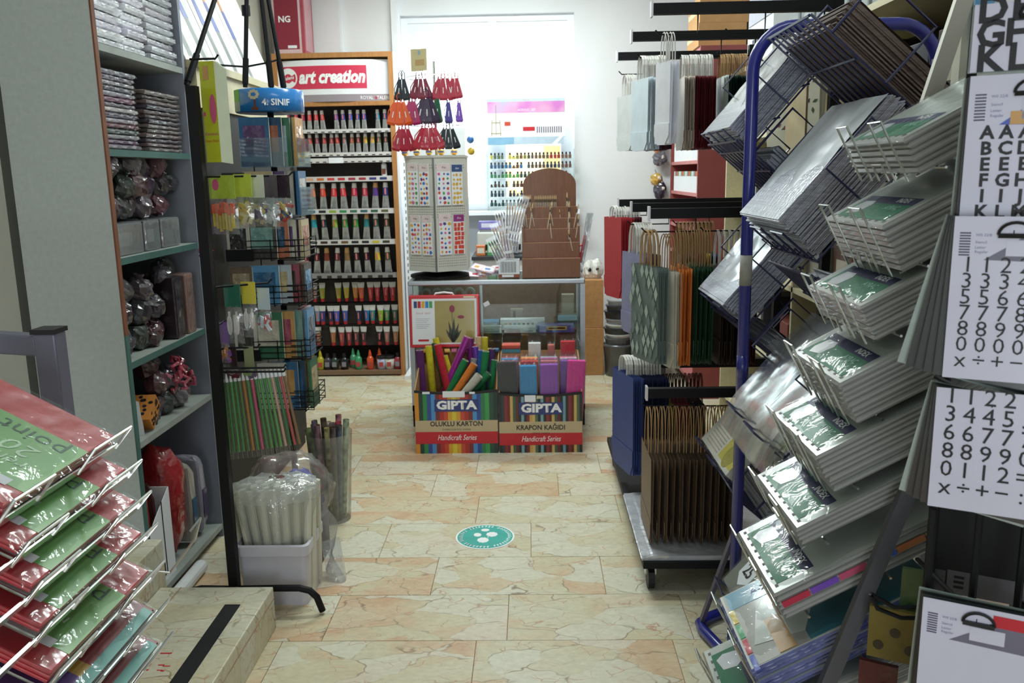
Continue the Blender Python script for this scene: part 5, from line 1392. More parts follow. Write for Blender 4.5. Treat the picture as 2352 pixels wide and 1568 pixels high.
for k in range(9):
    a = -.50+k*.11; up = k % 3
    z = .960+.06*up+.014*k
    t = T('brush_set', 'clear-wrapped brush set, %s in the fan sprouting from the small box' % ORD[k], 'brush set', (-.165+.008*k, 5.104+.0118*((k*4) % 9), z), 0, 'wrapped brush sets in the small box')
    t.rotation_euler = (0, a*.85, 0)
    for q in range(4):
        c = BRC[(k+q) % 7]
        x = -.024+q*.016
        o = MB().tube([(x, 0, .0), (x, 0, .115)], .0042, 6).build('handle', M_TPLAS, t, color=c)
        MB().tube([(x, 0, .115), (x, 0, .14)], .0042, 6).build('ferrule', mat('brass_ferrule', (196, 160, 96), .35, .6), t)
        MB().tube([(x, 0, .14), (x, 0, .155), (x, 0, .170)], [.004, .006, .001], 6).build('bristles', M_TFAB, t, color='b89060' if k % 2 else '4a3024')
    MB().bb(-.036, .036, -.0045, .0045, -.01, .19).build('wrap', film('flat_wrap', (252, 254, 254), .95, .02, 0, rough=.15), t)
    MB().bb(-.028, .028, -.0058, -.0047, .03, .046).build('label', M_WHITE, t)
# stepped wooden brush display
M_WOODD = mat('brown_plywood', (128, 84, 60), .55, var=.14, scale=10, stretch=(14, 14, 1.2), coat=.1)
wd = T('brush_display', 'stepped brown wooden brush display with an arched back', 'display stand', (-.058, 5.06, .8905))
STEPS = [(0, .345, 0, .115, 0), (.003, .342, .115, .205, .045), (.005, .340, .205, .285, .085), (.007, .337, .285, .345, .115), (.008, .334, .345, .412, .145)]
for (x0, x1, z0, z1, y) in STEPS:
    MB().bb(x0, x1, y, y+.06, 0 if y == 0 else z0-.02, z1).build('step', M_WOODD, wd, bevel=.002)
arch = [(.010, .19, 0), (.330, .19, 0), (.330, .19, .545)]
for k in range(1, 12):
    a = PI*k/12; arch.append((.17+.16*math.cos(a)*1.0, .19, .545+.095*math.sin(a)))
arch.append((.010, .19, .545))
MB().prism(arch, (0, .018, 0)).build('arched_back', M_WOODD, wd)
MB().bb(0, .012, .06, .19, 0, .30).build('side_cheek', M_WOODD, wd); MB().bb(.333, .345, .06, .19, 0, .30).build('side_cheek', M_WOODD, wd)
bh = MB().tube([(0, 0, -.05), (0, 0, .022)], [.0022, .003], 6).mesh('handle', mat('pale_handle', (200, 190, 170), .4))
bf = MB().tube([(0, 0, .022), (0, 0, .04)], .0032, 6).mesh('ferrule', M_CHROME)
bt = MB().tube([(0, 0, .04), (0, 0, .05), (0, 0, .064)], [.0032, .0042, .0012], 6).mesh('bristles', mat('tan_bristles', (206, 176, 132), .8))
BRS = [(.012+.0085*k, .175, .412, 0, .85) for k in range(6)]+[(.082+.0105*k, .175, .412, 0, .8) for k in range(13)]+[(.272, .175, .412, .05, 1.0), (.280, .175, .412, -.08, .95)]+\
      [(.016, .125, .345, -.05, .8), (.026, .125, .345, -.1, .9), (.056, .125, .345, .15, 1.15), (.066, .125, .345, -.2, .8), (.166, .125, .345, .18, 1.2), (.180, .125, .345, -.15, .8), (.232, .14, .345, -.1, .6), (.282, .125, .345, .05, 1.2), (.325, .125, .345, .2, 1.0), (.005, .125, .345, -.15, .7),
       (.172, .095, .285, -.1, 1.0), (.284, .095, .285, .03, 1.1), (.332, .095, .285, .15, 1.0), (.290, .055, .205, -.2, .9)]
for k, (x, y, z, ln, s_) in enumerate(BRS):
    row = 'top row' if z > .4 else 'second row' if z > .3 else 'third row' if z > .25 else 'low step'
    n_in = len([1 for b in BRS[:k] if b[2] == z])
    t = T('paint_brush', 'paint brush standing in the wooden display, %s, %s from the brush box' % (row, ORD[n_in]), 'brush', (-.058+x, 5.06+y-.012, .8905+z+.004), 0, 'brushes in the wooden display')
    s_ *= 1.25; t.rotation_euler = (0, ln, 0); t.scale = (s_, s_, s_)
    for me, nm in ((bh, 'handle'), (bf, 'ferrule'), (bt, 'bristles')): inst(me, nm, t)
# slim acrylic leaflet holder beside the wooden display
ah = T('leaflet_holder', 'slanted clear leaflet holder behind the wooden brush display', 'holder', (.30, 5.38, .8905))
MB().add([(0, 0, 0), (.02, 0, 0), (.09, .02, .36), (.05, .02, .36), (0, .08, 0), (.02, .08, 0), (.09, .10, .36), (.05, .10, .36)],
         [(0, 1, 2, 3), (7, 6, 5, 4), (1, 5, 6, 2), (4, 0, 3, 7), (1, 0, 4, 5)]).build('holder', M_CLEARP, ah)
MB().add([(-.005, .03, .05), (.015, .03, .05), (.05, .04, .22), (.03, .04, .22), (-.005, .06, .05), (.015, .06, .05), (.05, .07, .22), (.03, .07, .22)],
         [(0, 1, 2, 3), (7, 6, 5, 4), (1, 5, 6, 2), (4, 0, 3, 7), (3, 2, 6, 7)]).build('red_card', M_REDP, ah)
rw = T('red_white_packet', 'red and white packet at the window end of the showcase', 'packet', (.255, 5.42, .8905))
MB().bb(0, .025, 0, .03, 0, .12).build('packet', M_WHITE, rw); MB().prism([(.02, 0, .06), (.075, 0, .13), (.065, 0, .165), (.01, 0, .15)], (0, .02, 0)).build('flap', M_REDP, rw)
MB().prism([(.025, -.001, .08), (.065, -.001, .135), (.058, -.001, .155), (.02, -.001, .14)], (0, -.001, 0)).build('print', M_WHITE, rw)

# ------------------------------------------------------------------ behind the showcase, by the window
co = T('back_counter', 'white counter under the back window', 'counter', (-.42, 6.08, 0))
MB().bb(0, .50, 0, .55, 0, .90).build('body', mat('white_laminate', (226, 230, 232), .4, var=.02), co)
MB().bb(-.01, .51, -.01, .56, .90, .925).build('top', mat('dark_counter_top', (60, 62, 66), .4), co)
def cbox(lab, x0, x1, y, z0, w_, h_, c, pc=None, cat='box', name='boxed_item'):
    t = T(name, lab, cat, (x0, y, z0)); MB().bb(0, x1-x0, 0, w_, 0, h_).build('box', M_TGLOSS, t, color=c, bevel=.003)
    if pc: MB().bb((x1-x0)*.12, (x1-x0)*.88, -.0008, 0, h_*.25, h_*.75).build('print', M_TINT, t, color=pc)
    return t
cbox('orange tub of supplies on the back counter', -.40, -.335, 6.14, .9255, .08, .075, 'd87838', 'e8e0d0'); cbox('green tub beside the orange one on the back counter', -.32, -.255, 6.14, .9255, .08, .095, '58a468', 'd8e8d8')
cbox('teal tub on the back counter', -.245, -.21, 6.14, .9255, .08, .07, '4a9a90', None); cbox('dark box on the back counter behind the brushes', -.20, -.10, 6.22, .9255, .1, .11, '2c2c30', '5a5a60')
dv = T('printer', 'grey desk printer on the back counter', 'printer', (-.40, 6.28, .9255))
MB().bb(0, .34, 0, .26, 0, .16).build('body', mat('pale_grey_plastic', (206, 208, 206), .4, var=.03), dv, bevel=.012)
MB().bb(.02, .32, -.003, .0, .03, .07).build('slot', M_INK, dv); MB().bb(.02, .32, .02, .24, .16, .175).build('lid', mat('dark_grey_plastic', (120, 122, 124), .4), dv)
cbox('violet and white box on top of the printer', -.39, -.22, 6.33, 1.1010, .12, .06, '7a70c0', 'dcdcf0')
tb_ = T('tall_grey_bottle', 'tall dark spray bottle on the window sill', 'bottle', (-.52, 6.70, 1.2205))
b = MB(); loft(b, [(0, .024, .024), (.14, .024, .024), (.17, .008, .008)], 12); b.build('bottle', mat('dark_blue_grey', (60, 70, 80), .4), tb_, smooth=True)
b = MB(); loft(b, [(.17, .010, .010), (.21, .008, .008)], 10); b.build('nozzle', M_WHITE, tb_)
# ink bottle rack in the window
ir = T('ink_rack', 'clear stepped rack of ink bottles in the back window', 'rack', (-.335, 6.66, 1.2205))
for x in (0, .664):
    MB().bb(x, x+.006, 0, .13, 0, .46).build('side', M_GLASS, ir)
for r in range(6):
    z = .035+.0715*r
    MB().bb(.006, .664, .02+.012*r, .13, z-.005, z).build('shelf', M_GLASS, ir)
ib = MB(); loft(ib, [(0, .0118, .0118), (.026, .0118, .0118), (.032, .005, .005)], 8); IBM = ib.mesh('bottle', M_TGLOSS)
ib = MB(); loft(ib, [(.032, .0075, .0075), (.048, .006, .006)], 8); ICM = ib.mesh('cap', M_INK)
IC = [['5a6a50', 'c8c04a', '8a8a40', '5a5a4a', '6a5a44', 'a03c34', '7a5a4a'], ['3a5a80', '2a6aa0', '4a5a60', '5a4a44', '2c3a50', '6a4a40'], ['3a7a50', '4a9a58', '2c4a4a', '3a4a50', '5a4a34', '8a6a3a'],
      ['4a4040', '5a3a3a', '3a3a40'], ['2c3a4a', '2a2a34', '3a4a54'], ['2c4a48', '24343c', '3a4440']]
for r in range(6):
    rn = random.Random(r+50)
    for k in range(22):
        x = -.335+.030+k*.0290
        c = IC[5-r][int(k*len(IC[5-r])/22)] if rn.random() > .15 else rn.choice(IC[5-r])
        low = rn.random() < (.12 if r > 2 else .2)
        if rn.random() < .05: continue
        t = T('ink_bottle', 'tiny ink bottle, %s from the peg tower on the %s window step' % (ORD[k], ORD[5-r]), 'ink bottle', (x, 6.66+.035+.012*r+rn.uniform(-.003, .003), 1.2210+.035+.0715*r), 0, 'ink bottles in the window rack')
        inst(IBM, 'bottle', t, color=c); inst(ICM, 'cap', t)
        if low: t.scale = (1, 1, .5)
# flat boxes above the ink rack
pb = T('easel_set_box', 'long white box with pink watercolour top and easel print above the ink bottles', 'box', (-.325, 6.69, 1.775))
MB().bb(0, .59, 0, .10, 0, .285).build('box', M_WHITE, pb)
def wcol():
    m = bpy.data.materials.new('watercolour_print'); m.use_nodes = True; nt = m.node_tree; N = nt.nodes; L = nt.links
    tc = N.new('ShaderNodeTexCoord'); nz = N.new('ShaderNodeTexNoise'); nz.inputs['Scale'].default_value = 5.0; L.new(tc.outputs['Object'], nz.inputs['Vector'])
    cr = N.new('ShaderNodeValToRGB'); e = cr.color_ramp.elements; e[0].position = .35; e[0].color = lin((206, 120, 196)); e[1].position = .66; e[1].color = lin((176, 186, 224))
    x = e.new(.5); x.color = lin((222, 160, 200)); L.new(nz.outputs['Fac'], cr.inputs[0]); L.new(cr.outputs[0], N['Principled BSDF'].inputs['Base Color']); return m
MB().bb(0, .59, -.001, 0, .18, .262).build('watercolour_band', wcol(), pb)
MB().bb(0, .59, -.001, 0, .262, .285).build('pale_band', mat('pale_blue_band', (190, 212, 222), .5), pb)
ea = MB()
for (a, b) in (((.03, .01), (.035, .13)), ((.10, .01), (.095, .13)), ((.025, .03), (.105, .03)), ((.03, .11), (.10, .11)), ((.065, .02), (.066, .24))):
    ea.tube([(a[0], -.002, a[1]), (b[0], -.002, b[1])], .0022, 4)
ea.build('easel_print', mat('ochre_print', (176, 160, 104), .5), pb)
MB().bb(.27, .36, -.0015, -.0005, .045, .075).build('red_print', M_REDP, pb); MB().bb(.13, .175, -.0015, -.0005, .085, .115).build('orange_square', mat('orange_red_print', (200, 70, 40), .4), pb)
tn = MB()
for k in range(12): tn.bb(.375+.0165*k, .382+.0165*k, -.0015, -.0005, .03, .075)
tn.build('tube_prints', mat('dark_violet_print', (90, 70, 100), .5), pb)['kind'] = 'stuff'
text('ACRYLIC  SET', .022, M_WINK, pb, (.30, -.001, .20), (1, 0, 0), (0, 0, 1))
text('E A S E L', .014, M_REDP, pb, (.30, -.001, .272), (1, 0, 0), (0, 0, 1))
bl_ = T('pale_blue_box', 'low pale blue and white box under the easel set box', 'box', (-.325, 6.69, 1.722), 0)
MB().bb(0, .58, 0, .10, 0, .0525).build('box', mat('pale_blue_card', (186, 206, 222), .4), bl_); MB().bb(0, .2, -.0008, 0, 0, .0525).build('print', mat('sky_print', (130, 176, 206), .4), bl_)
MB().prism([(.49, -.0009, 0), (.53, -.0009, 0), (.575, -.0009, .0525), (.545, -.0009, .0525)], (0, -.0006, 0)).build('white_swoosh', M_WHITE, bl_)
# carton and stacked bins beside the showcase
cbn = T('cardboard_carton', 'plain brown cardboard carton beside the showcase', 'carton', (.355, 6.28, 0))
MB().bb(0, .175, 0, .28, 0, .36).build('box', M_KRAFT, cbn, bevel=.004)
MB().bb(-.0005, .1755, .12, .16, .0, .361).build('tape', mat('brown_tape', (150, 108, 66), .3, coat=.5), cbn)
cb2 = dup(cbn, (.352, 6.285, .3605), 0, 'upper brown cardboard carton stacked on the first one'); 
for k, (x, z, s_) in enumerate(((.37, .722, .05), (.43, .722, .055), (.485, .722, .06))):
    t = T('white_bag', 'crumpled white paper bag with black print on the cartons, %s from the window' % ORD[k], 'bag', (x, 6.40, z), 0, 'white bags on the cartons')
    MB().blob((0, 0, s_*1.1), (s_*.8, s_*.8, s_*1.3), seed=60+k, amp=.18, nu=12, nv=8).build('bag', mat('white_paper', (226, 226, 220), .8, var=.04), t)
    MB().blob((0, -s_*.72, s_*1.2), (.012, .010, .014), seed=k, amp=.4, nu=8, nv=5).build('print', M_INK, t)
M_BIN = mat('black_plastic', (26, 27, 30), .35, var=.1, coat=.3); M_SMOKE = mat('smoky_plastic', (84, 86, 90), .3, var=.15, coat=.4)
bn = T('storage_bin', 'large smoky plastic bin on the floor beside the cartons', 'bin', (.64, 6.30, 0))
b = MB(); loft(b, [(0, .095, .095), (.22, .11, .11), (.225, .118, .118), (.24, .118, .118)], 20); b.build('bin', M_SMOKE, bn, smooth=True)
z = .2405
for k, (c, nm, hh, r) in enumerate((('5a5c60', 'grey', .05, .10), ('c8c8c4', 'white', .03, .098), ('2a2c30', 'black', .045, .10), ('d0d0cc', 'white', .03, .096), ('8a8c90', 'grey', .04, .098), ('1e2024', 'black', .055, .098), ('3a3c42', 'dark grey', .045, .09), ('a0a4a8', 'pale grey', .04, .085))):
    t = T('plastic_tub', '%s plastic tub, %s from the bottom of the stack on the smoky bin' % (nm, ORD[k]), 'tub', (.64+.006*math.sin(k*2.1), 6.30, z), 0, 'stacked plastic tubs')
    b = MB(); loft(b, [(0, r*.92, r*.92), (hh-.012, r, r), (hh-.010, r+.006, r+.006), (hh-.001, r+.006, r+.006)], 18); b.build('tub', M_TPLAS, t, color=c)
    z += hh
bk = T('black_crate', 'black crate with a white rim behind the gift bags', 'crate', (.76, 6.18, 0))
MB().bb(0, .22, 0, .30, 0, .26).build('crate', M_BIN, bk, bevel=.008); MB().bb(-.006, .226, -.006, .306, .26, .285).build('rim', mat('grey_rim', (150, 152, 154), .4), bk)
# ------------------------------------------------------------------ black rack of gift bags
gr = T('bag_rack', 'black rack with square arms carrying paper gift bags', 'rack', (0, 0, 0))
AY = [3.10, 3.70, 4.30]
ARMS = {}
for ti, (z, ys) in enumerate(((2.045, AY), (1.352, [3.10, 3.65, 4.20]), (.690, [3.10, 3.60]))):
    for y in ys:
        a = MB().bb(.425, 1.04, y-.015, y+.015, z-.018, z+.018).build('arm', M_BLACK, gr)
        MB().bb(.418, .425, y-.018, y+.018, z-.026, z+.026).build('end_cap', mat('white_end_cap', (222, 222, 228), .4), a)
for y in (3.10, 3.68, 4.26):
    MB().bb(1.04, 1.07, y-.017, y+.017, .12, 2.08).build('upright', M_BLACK, gr)
MB().bb(.385, 1.07, 2.85, 2.88, .105, .13).build('base_rail', M_BLACK, gr); MB().bb(.385, 1.07, 4.30, 4.33, .105, .13).build('base_rail', M_BLACK, gr)
MB().bb(.385, .415, 2.88, 4.30, .105, .13).build('base_rail', M_BLACK, gr); MB().bb(1.04, 1.07, 2.88, 4.30, .105, .13).build('base_rail', M_BLACK, gr)
MB().bb(.415, 1.04, 2.88, 4.30, .108, .120).build('base_shelf', M_BLACK, gr)
for x in (.42, 1.04):
    for y in (2.92, 4.26):
        c = MB().tube([(x-.012, y, .045), (x+.012, y, .045)], .045, 14).build('caster', M_INK, gr)
        MB().bb(x-.020, x+.020, y-.012, y+.028, .055, .105).build('fork', M_CHROME, c)
M_HANDW = mat('white_cord', (220, 218, 212), .8); M_HANDK = mat('kraft_cord', (168, 134, 92), .9, var=.12)
M_HANDD = mat('dark_cord', (70, 40, 36), .9)
_bagc = {}
def bag_meshes(w, h, hl, open_):
    key = (w, h, hl, open_)
    if key in _bagc: return _bagc[key]
    b = MB(); th = .0035
    # flat folded body with side gussets and the bottom folded up against the front
    zt, zb = -hl, -hl-h
    o = .0058 if open_ else .0035
    b.add([(-o, -w/2, zt), (-o, w/2, zt), (-th, w/2, zb+.004), (-th, -w/2, zb+.004), (o, -w/2, zt), (o, w/2, zt), (th, w/2, zb+.004), (th, -w/2, zb+.004),
           (0, -w/2+.018, zt-.004), (0, w/2-.018, zt-.004), (0, -w/2+.010, zb+.004), (0, w/2-.010, zb+.004)],
          [(0, 1, 2, 3), (5, 4, 7, 6), (4, 8, 10, 7), (8, 0, 3, 10), (1, 9, 11, 2), (9, 5, 6, 11), (3, 2, 11, 10), (10, 11, 6, 7)])
    body = b.mesh('body', M_TINT)
    b = MB(); f = h*.26
    b.prism([(-th-.0015, -w/2, zb+f*.45), (-th-.0015, -w/2+.03, zb), (-th-.0015, w/2-.03, zb), (-th-.0015, w/2, zb+f*.45), (-th-.0015, w/2, zb+f), (-th-.0015, -w/2, zb+f)], (-.002, 0, 0))
    fold = b.mesh('bottom_fold', M_TINT)
    def hnd(x, col):
        p = []
        for k in range(9):
            t = k/8; a = PI*t
            p.append((x, -w*.19*math.cos(a)*(1.0 if 1 else 1), zt-.004+(hl+.002)*math.sin(a)**.55))
        return MB().tube(p, .0022, 5).mesh('handle', col)
    _bagc[key] = (body, fold, {m.name: (hnd(-o+.001, m), hnd(o-.001, m)) for m in (M_HANDW, M_HANDK, M_HANDD)})
    return _bagc[key]
def bags(x0, y, z, dims, cols, step, cord, grp, where, twist=.0, skew=0.0, open_=False):
    rn = random.Random(int(x0*1000+y*77+z*13))
    body, fold, hs = bag_meshes(*dims, open_)
    for k, (c, nm) in enumerate(cols):
        t = T('gift_bag', '%s gift bag, %s %s' % (nm, ORD[k], where), 'gift bag', (x0+step*k, y+rn.uniform(-.006, .006), z+.0062), 0, grp)
        t.rotation_euler = (rn.uniform(-.03, .03)+skew, rn.uniform(-.004, .004), twist+rn.uniform(-.012, .012))
        inst(body, 'body', t, color=c); inst(fold, 'bottom_fold', t, color=c)
        inst(hs[cord.name][0], 'handle', t); inst(hs[cord.name][1], 'handle', t)
def hook(x, y, z, L):
    """wire hook under an arm, pointing to the aisle"""
    MB().tube([(x+L+.01, y, z+.075), (x+L+.01, y, z-.003), (x-.01, y, z-.003), (x-.025, y, z+.012)], .003, 6).build('hook', M_BLACK, gr)
G1, G2, G3 = 'gift bags on the top arms', 'gift bags on the middle arms', 'gift bags on the low arms'
def rep(c, nm, n): return [(c, nm)]*n
BS, BM, BL, BK_ = (.20, .29, .095), (.22, .35, .13), (.27, .43, .075), (.28, .325, .16)
hook(.46, 3.10, 1.965, .11); hook(.70, 3.10, 1.965, .10); hook(.90, 3.10, 1.965, .10)
bags(.470, 3.10, 1.965, (.12, .28, .10), rep('e6e7ee', 'shiny white', 2), .022, M_HANDW, G1, 'hanging alone on the near top arm', twist=.28, open_=True)
hook(.47, 3.70, 1.965, .11); hook(.64, 3.70, 1.965, .14); hook(.80, 3.70, 1.965, .12)
bags(.462, 3.70, 1.965, BS, rep('c8d4dc', 'pale blue-white', 5)+rep('4a2434', 'dark maroon', 5), .0105, M_HANDW, G1, 'at the aisle end of the second top arm', twist=0.22)
bags(.630, 3.70, 1.965, BS, rep('c0b4a8', 'cream', 4)+rep('6a2028', 'dark red', 8), .011, M_HANDW, G1, 'in the middle of the second top arm')
bags(.790, 3.70, 1.965, BS, rep('c4ccc8', 'pale green-white', 2)+rep('14302a', 'dark green', 8), .011, M_HANDK, G1, 'at the wall end of the second top arm')
hook(.455, 4.30, 1.965, .09)
bags(.462, 4.30, 1.955, (.18, .26, .10), rep('d4d8d8', 'white', 2)+rep('20242c', 'charcoal', 2), .012, M_HANDW, G1, 'at the end of the far top arm', twist=0.30)
bags(.93, 3.10, 1.965, BM, rep('b8a888', 'kraft', 1), .01, M_HANDK, G1, 'alone at the wall end of the near top arm')
# patterned bags hanging between the racks
hook(.43, 4.20, 1.295, .12); hook(.43, 3.65, 1.285, .14); hook(.62, 3.65, 1.285, .12); hook(.42, 3.10, 1.290, .16); hook(.63, 3.10, 1.290, .14); hook(.83, 3.10, 1.290, .12)
bags(.397, 4.20, 1.335, (.22, .39, .055), rep('b03038', 'bright red', 6), .013, M_HANDW, G2, 'at the end of the far middle arm', twist=0.30)
bags(.480, 4.20, 1.335, (.22, .39, .055), rep('5a2028', 'wine red', 4), .013, M_HANDW, G2, 'behind the bright red ones')
bags(.433, 3.65, 1.285, BM, rep('8888a8', 'lavender', 3)+rep('24284a', 'navy', 4), .011, M_HANDW, G2, 'at the end of the second middle arm', twist=0.30)
bags(.62, 3.65, 1.285, BM, rep('6a5848', 'brown', 4)+rep('7a2830', 'maroon', 3)+rep('c8b048', 'yellow', 1)+rep('3c5a78', 'steel blue', 2), .016, M_HANDK, G2, 'in the middle of the second middle arm')
bags(.412, 3.10, 1.290, BM, rep('6e7c78', 'grey-green', 3), .014, M_HANDK, G2, 'with the diamond print', twist=0.34)
bags(.480, 3.10, 1.275, BM, rep('c8c4b4', 'cream white', 2), .018, M_HANDK, G2, 'beside the diamond-print bags', open_=True, twist=0.20)
bags(.523, 3.10, 1.285, BM, rep('d8823c', 'orange', 3), .016, M_HANDK, G2, 'beside the cream white ones', open_=True)
bags(.578, 3.10, 1.290, BM, rep('2c4c34', 'forest green', 4), .018, M_HANDK, G2, 'beside the orange ones', open_=True)
bags(.67, 3.10, 1.285, BM, rep('3a2c24', 'dark brown', 4)+rep('5a2a2c', 'oxblood', 3), .02, M_HANDW, G2, 'behind the blue rack pole')
hook(.41, 3.60, .715, .16); hook(.43, 3.10, .640, .17); hook(.62, 3.10, .640, .2)
bags(.388, 3.60, .722, BL, rep('40508a', 'blue', 4)+rep('1c2444', 'navy', 9), .0115, M_HANDW, G3, 'on the far low arm', twist=0.24)
bags(.425, 3.07, .640, BK_, rep('7a6450', 'kraft', 3)+rep('6a5644', 'dark kraft', 9), .026, M_HANDK, G3, 'on the near low arm', open_=True)
bags(.56, 3.60, .64, (.22, .33, .12), rep('9a8a30', 'mustard', 3)+rep('8a2028', 'red', 4)+rep('26282c', 'black', 4), .016, M_HANDD, G3, 'behind the kraft bags')
# diamonds printed on the front bag of the grey-green bunch
fb_ = [o for o in bpy.data.objects if o.get('label', '') == 'grey-green gift bag, first with the diamond print'][0]
fb_['label'] = 'grey-green gift bag with pale diamond print, front of its bunch'
dm = MB(); rn = random.Random(5)
for r in range(9):
    for q in range(6):
        if rn.random() < .35: continue
        y, z = -.10+q*.036+(r % 2)*.018, -.15-r*.036
        if y > .10: continue
        dm.prism([(-.0108, y-.014, z), (-.0108, y, z-.026), (-.0108, y+.014, z), (-.0108, y, z+.026)], (-.0005, 0, 0), rn.randrange(2))
dm.build('diamond_print', [mat('pale_green_print', (170, 184, 172), .6), mat('grey_green_print', (120, 134, 130), .6)], fb_)
# floral bag hanging further right
bags(.985, 3.35, 1.985, (.20, .33, .10), rep('d0ccb8', 'cream floral', 2), .03, M_HANDK, G1, 'behind the blue rack', twist=.9, open_=True)
ffb = [o for o in bpy.data.objects if o.get('label', '').startswith('cream floral gift bag, first')][0]
fm = MB(); rn = random.Random(9)
for k in range(34):
    y, z = rn.uniform(-.085, .085), rn.uniform(-.38, -.115)
    a = rn.uniform(0, 3); d = V(0, math.cos(a), math.sin(a)); s_ = V(0, -d.z, d.y)
    p = V(-.0066+(.0020*(-.10-z)/.30), y, z)
    fm.poly([p-d*.012, p-s_*.006, p+d*.012, p+s_*.006][::-1], rn.randrange(3))
fm.build('botanical_print', [mat('leaf_green_print', (60, 84, 62), .6), mat('leaf_red_print', (130, 70, 60), .6), mat('leaf_black_print', (40, 44, 46), .6)], ffb)['kind'] = 'stuff'
MB().tube([(.97, 3.35, 1.985), (1.055, 3.35, 1.985)], .003, 6).build('hook', M_BLACK, gr)
# silver film pack lying on the base shelf
sp_ = T('silver_pack', 'large flat silver film pack lying on the base shelf of the bag rack', 'pack', (.378, 2.86, .1305))
mb = MB().sheet((0, 0, .021), (.62, 0, 0), (0, .62, 0), 14, 14, lambda u, v: (0, 0, .003*noise.noise(V(u*6, v*6, 1))-.012*(u < .02)))
mb.bb(0.004, .616, .004, .616, 0, .018)
mb.build('wrapped_sheets', mat('silver_film', (206, 208, 214), .3, 0.35, coat=1.0, bump=.8, bscale=16, var=.06), sp_, smooth=False)

# ------------------------------------------------------------------ blue two-sided wire rack with cellophane packs
wr = T('wire_rack', 'two-sided wire rack on a bent blue tube frame', 'rack', (0, 0, 0))
pole = [(.612, 2.45, .02), (.612, 2.45, 1.76)]+[(.612+.11*(1-math.cos(a*PI/16)), 2.45, 1.76+.12*math.sin(a*PI/16)) for a in range(1, 9)]
pole += [(1.0, 2.45, 1.88)]+[(1.0+.11*math.sin(a*PI/16), 2.45, 1.76+.12*math.cos(a*PI/16)) for a in range(1, 9)]+[(1.11, 2.45, .02)]
MB().tube(pole, .0175, 12).build('frame_tube', M_BLUE, wr, smooth=True)
MB().tube([(.612, 2.45, 1.175), (.612, 2.45, 1.262)], .0179, 12).build('worn_patch', mat('worn_grey_paint', (150, 148, 140), .6, var=.2, scale=24), wr, smooth=True)
MB().tube([(.612, 2.45, .90), (.612, 2.45, .97)], .0178, 12).build('joint_sleeve', M_BLUE, wr, smooth=True)
MB().tube([(.76, 2.78, .019), (.58, 2.66, .019), (.546, 2.625, .019), (.548, 2.58, .019), (.595, 2.42, .019), (.66, 2.28, .019)], .0185, 10).build('floor_tube', M_BLUE, wr, smooth=True)
MB().tube([(1.11, 2.80, .019), (1.14, 2.62, .019), (1.12, 2.42, .019), (1.08, 2.28, .019)], .0185, 10).build('floor_tube', M_BLUE, wr, smooth=True)
MB().ob((.604, 2.44, .43), (.012, 0, 0), (0, .024, 0), (-.062, .165, -.40)).build('flat_strut', mat('violet_grey_steel', (96, 92, 110), .4, .5), wr)
MB().ob((.604, 2.44, .43), (.012, 0, 0), (0, .024, 0), (.10, .30, -.40)).build('flat_strut', M_BLUE, wr)
def tray(parent, ox, oz, ang, side, y0, y1, L, lip, m, guard=True, nw=9, r=.0028):
    """wire tray: panel from its low end (ox,oz) rising at ang; side -1 faces the aisle, +1 the wall"""
    a = V(-side*math.cos(ang), 0, math.sin(ang)); n = V(side*math.sin(ang), 0, math.cos(ang))
    mb = MB()
    o = V(ox, 0, oz)
    for k in range(nw):
        y = V(0, y0+(y1-y0)*k/(nw-1), 0)
        mb.tube([o+y+n*lip*.35, o+y, o+y+a*L], r, 5)
    for q in (.0, .33, .66, 1.0):
        mb.tube([o+V(0, y0, 0)+a*L*q-n*.004, o+V(0, y1, 0)+a*L*q-n*.004], r*1.15, 5)
    b = mb.build('tray', m, parent)
    for yc in (y0+(y1-y0)*.25, y0+(y1-y0)*.75):
        h = (y1-y0)*.13
        mb = MB()
        mb.tube([o+V(0, yc-h, 0), o+V(0, yc-h, 0)+n*lip, o+V(0, yc+h, 0)+n*lip, o+V(0, yc+h, 0)], r*1.1, 5)
        mb.build('lip_loop', m, b)
    if guard:
        for y in (y0-.003, y1+.003):
            g = MB(); yy = V(0, y, 0)
            g.tube([o+yy+a*L*.45, o+yy+a*L*.45+n*lip*1.45, o+yy+a*L*.85+n*lip*1.45, o+yy+a*L*.85], r*1.2, 5)
            g.build('side_guard', m, b)
    return a, n
M_CELLO = mat('stacked_cellophane', (198, 203, 208), .25, 0.0, coat=1.0, var=.10, scale=9, bump=.10, bscale=14)
M_CELLE = mat('cellophane_edges', (158, 162, 176), .32, 0.0, coat=.6, var=.30, scale=60, stretch=(1, .05, 6), bump=.15, bscale=90)
M_BROWNE = mat('brown_card_edges', (104, 90, 84), .7, var=.25, scale=50, stretch=(1, .05, 6))
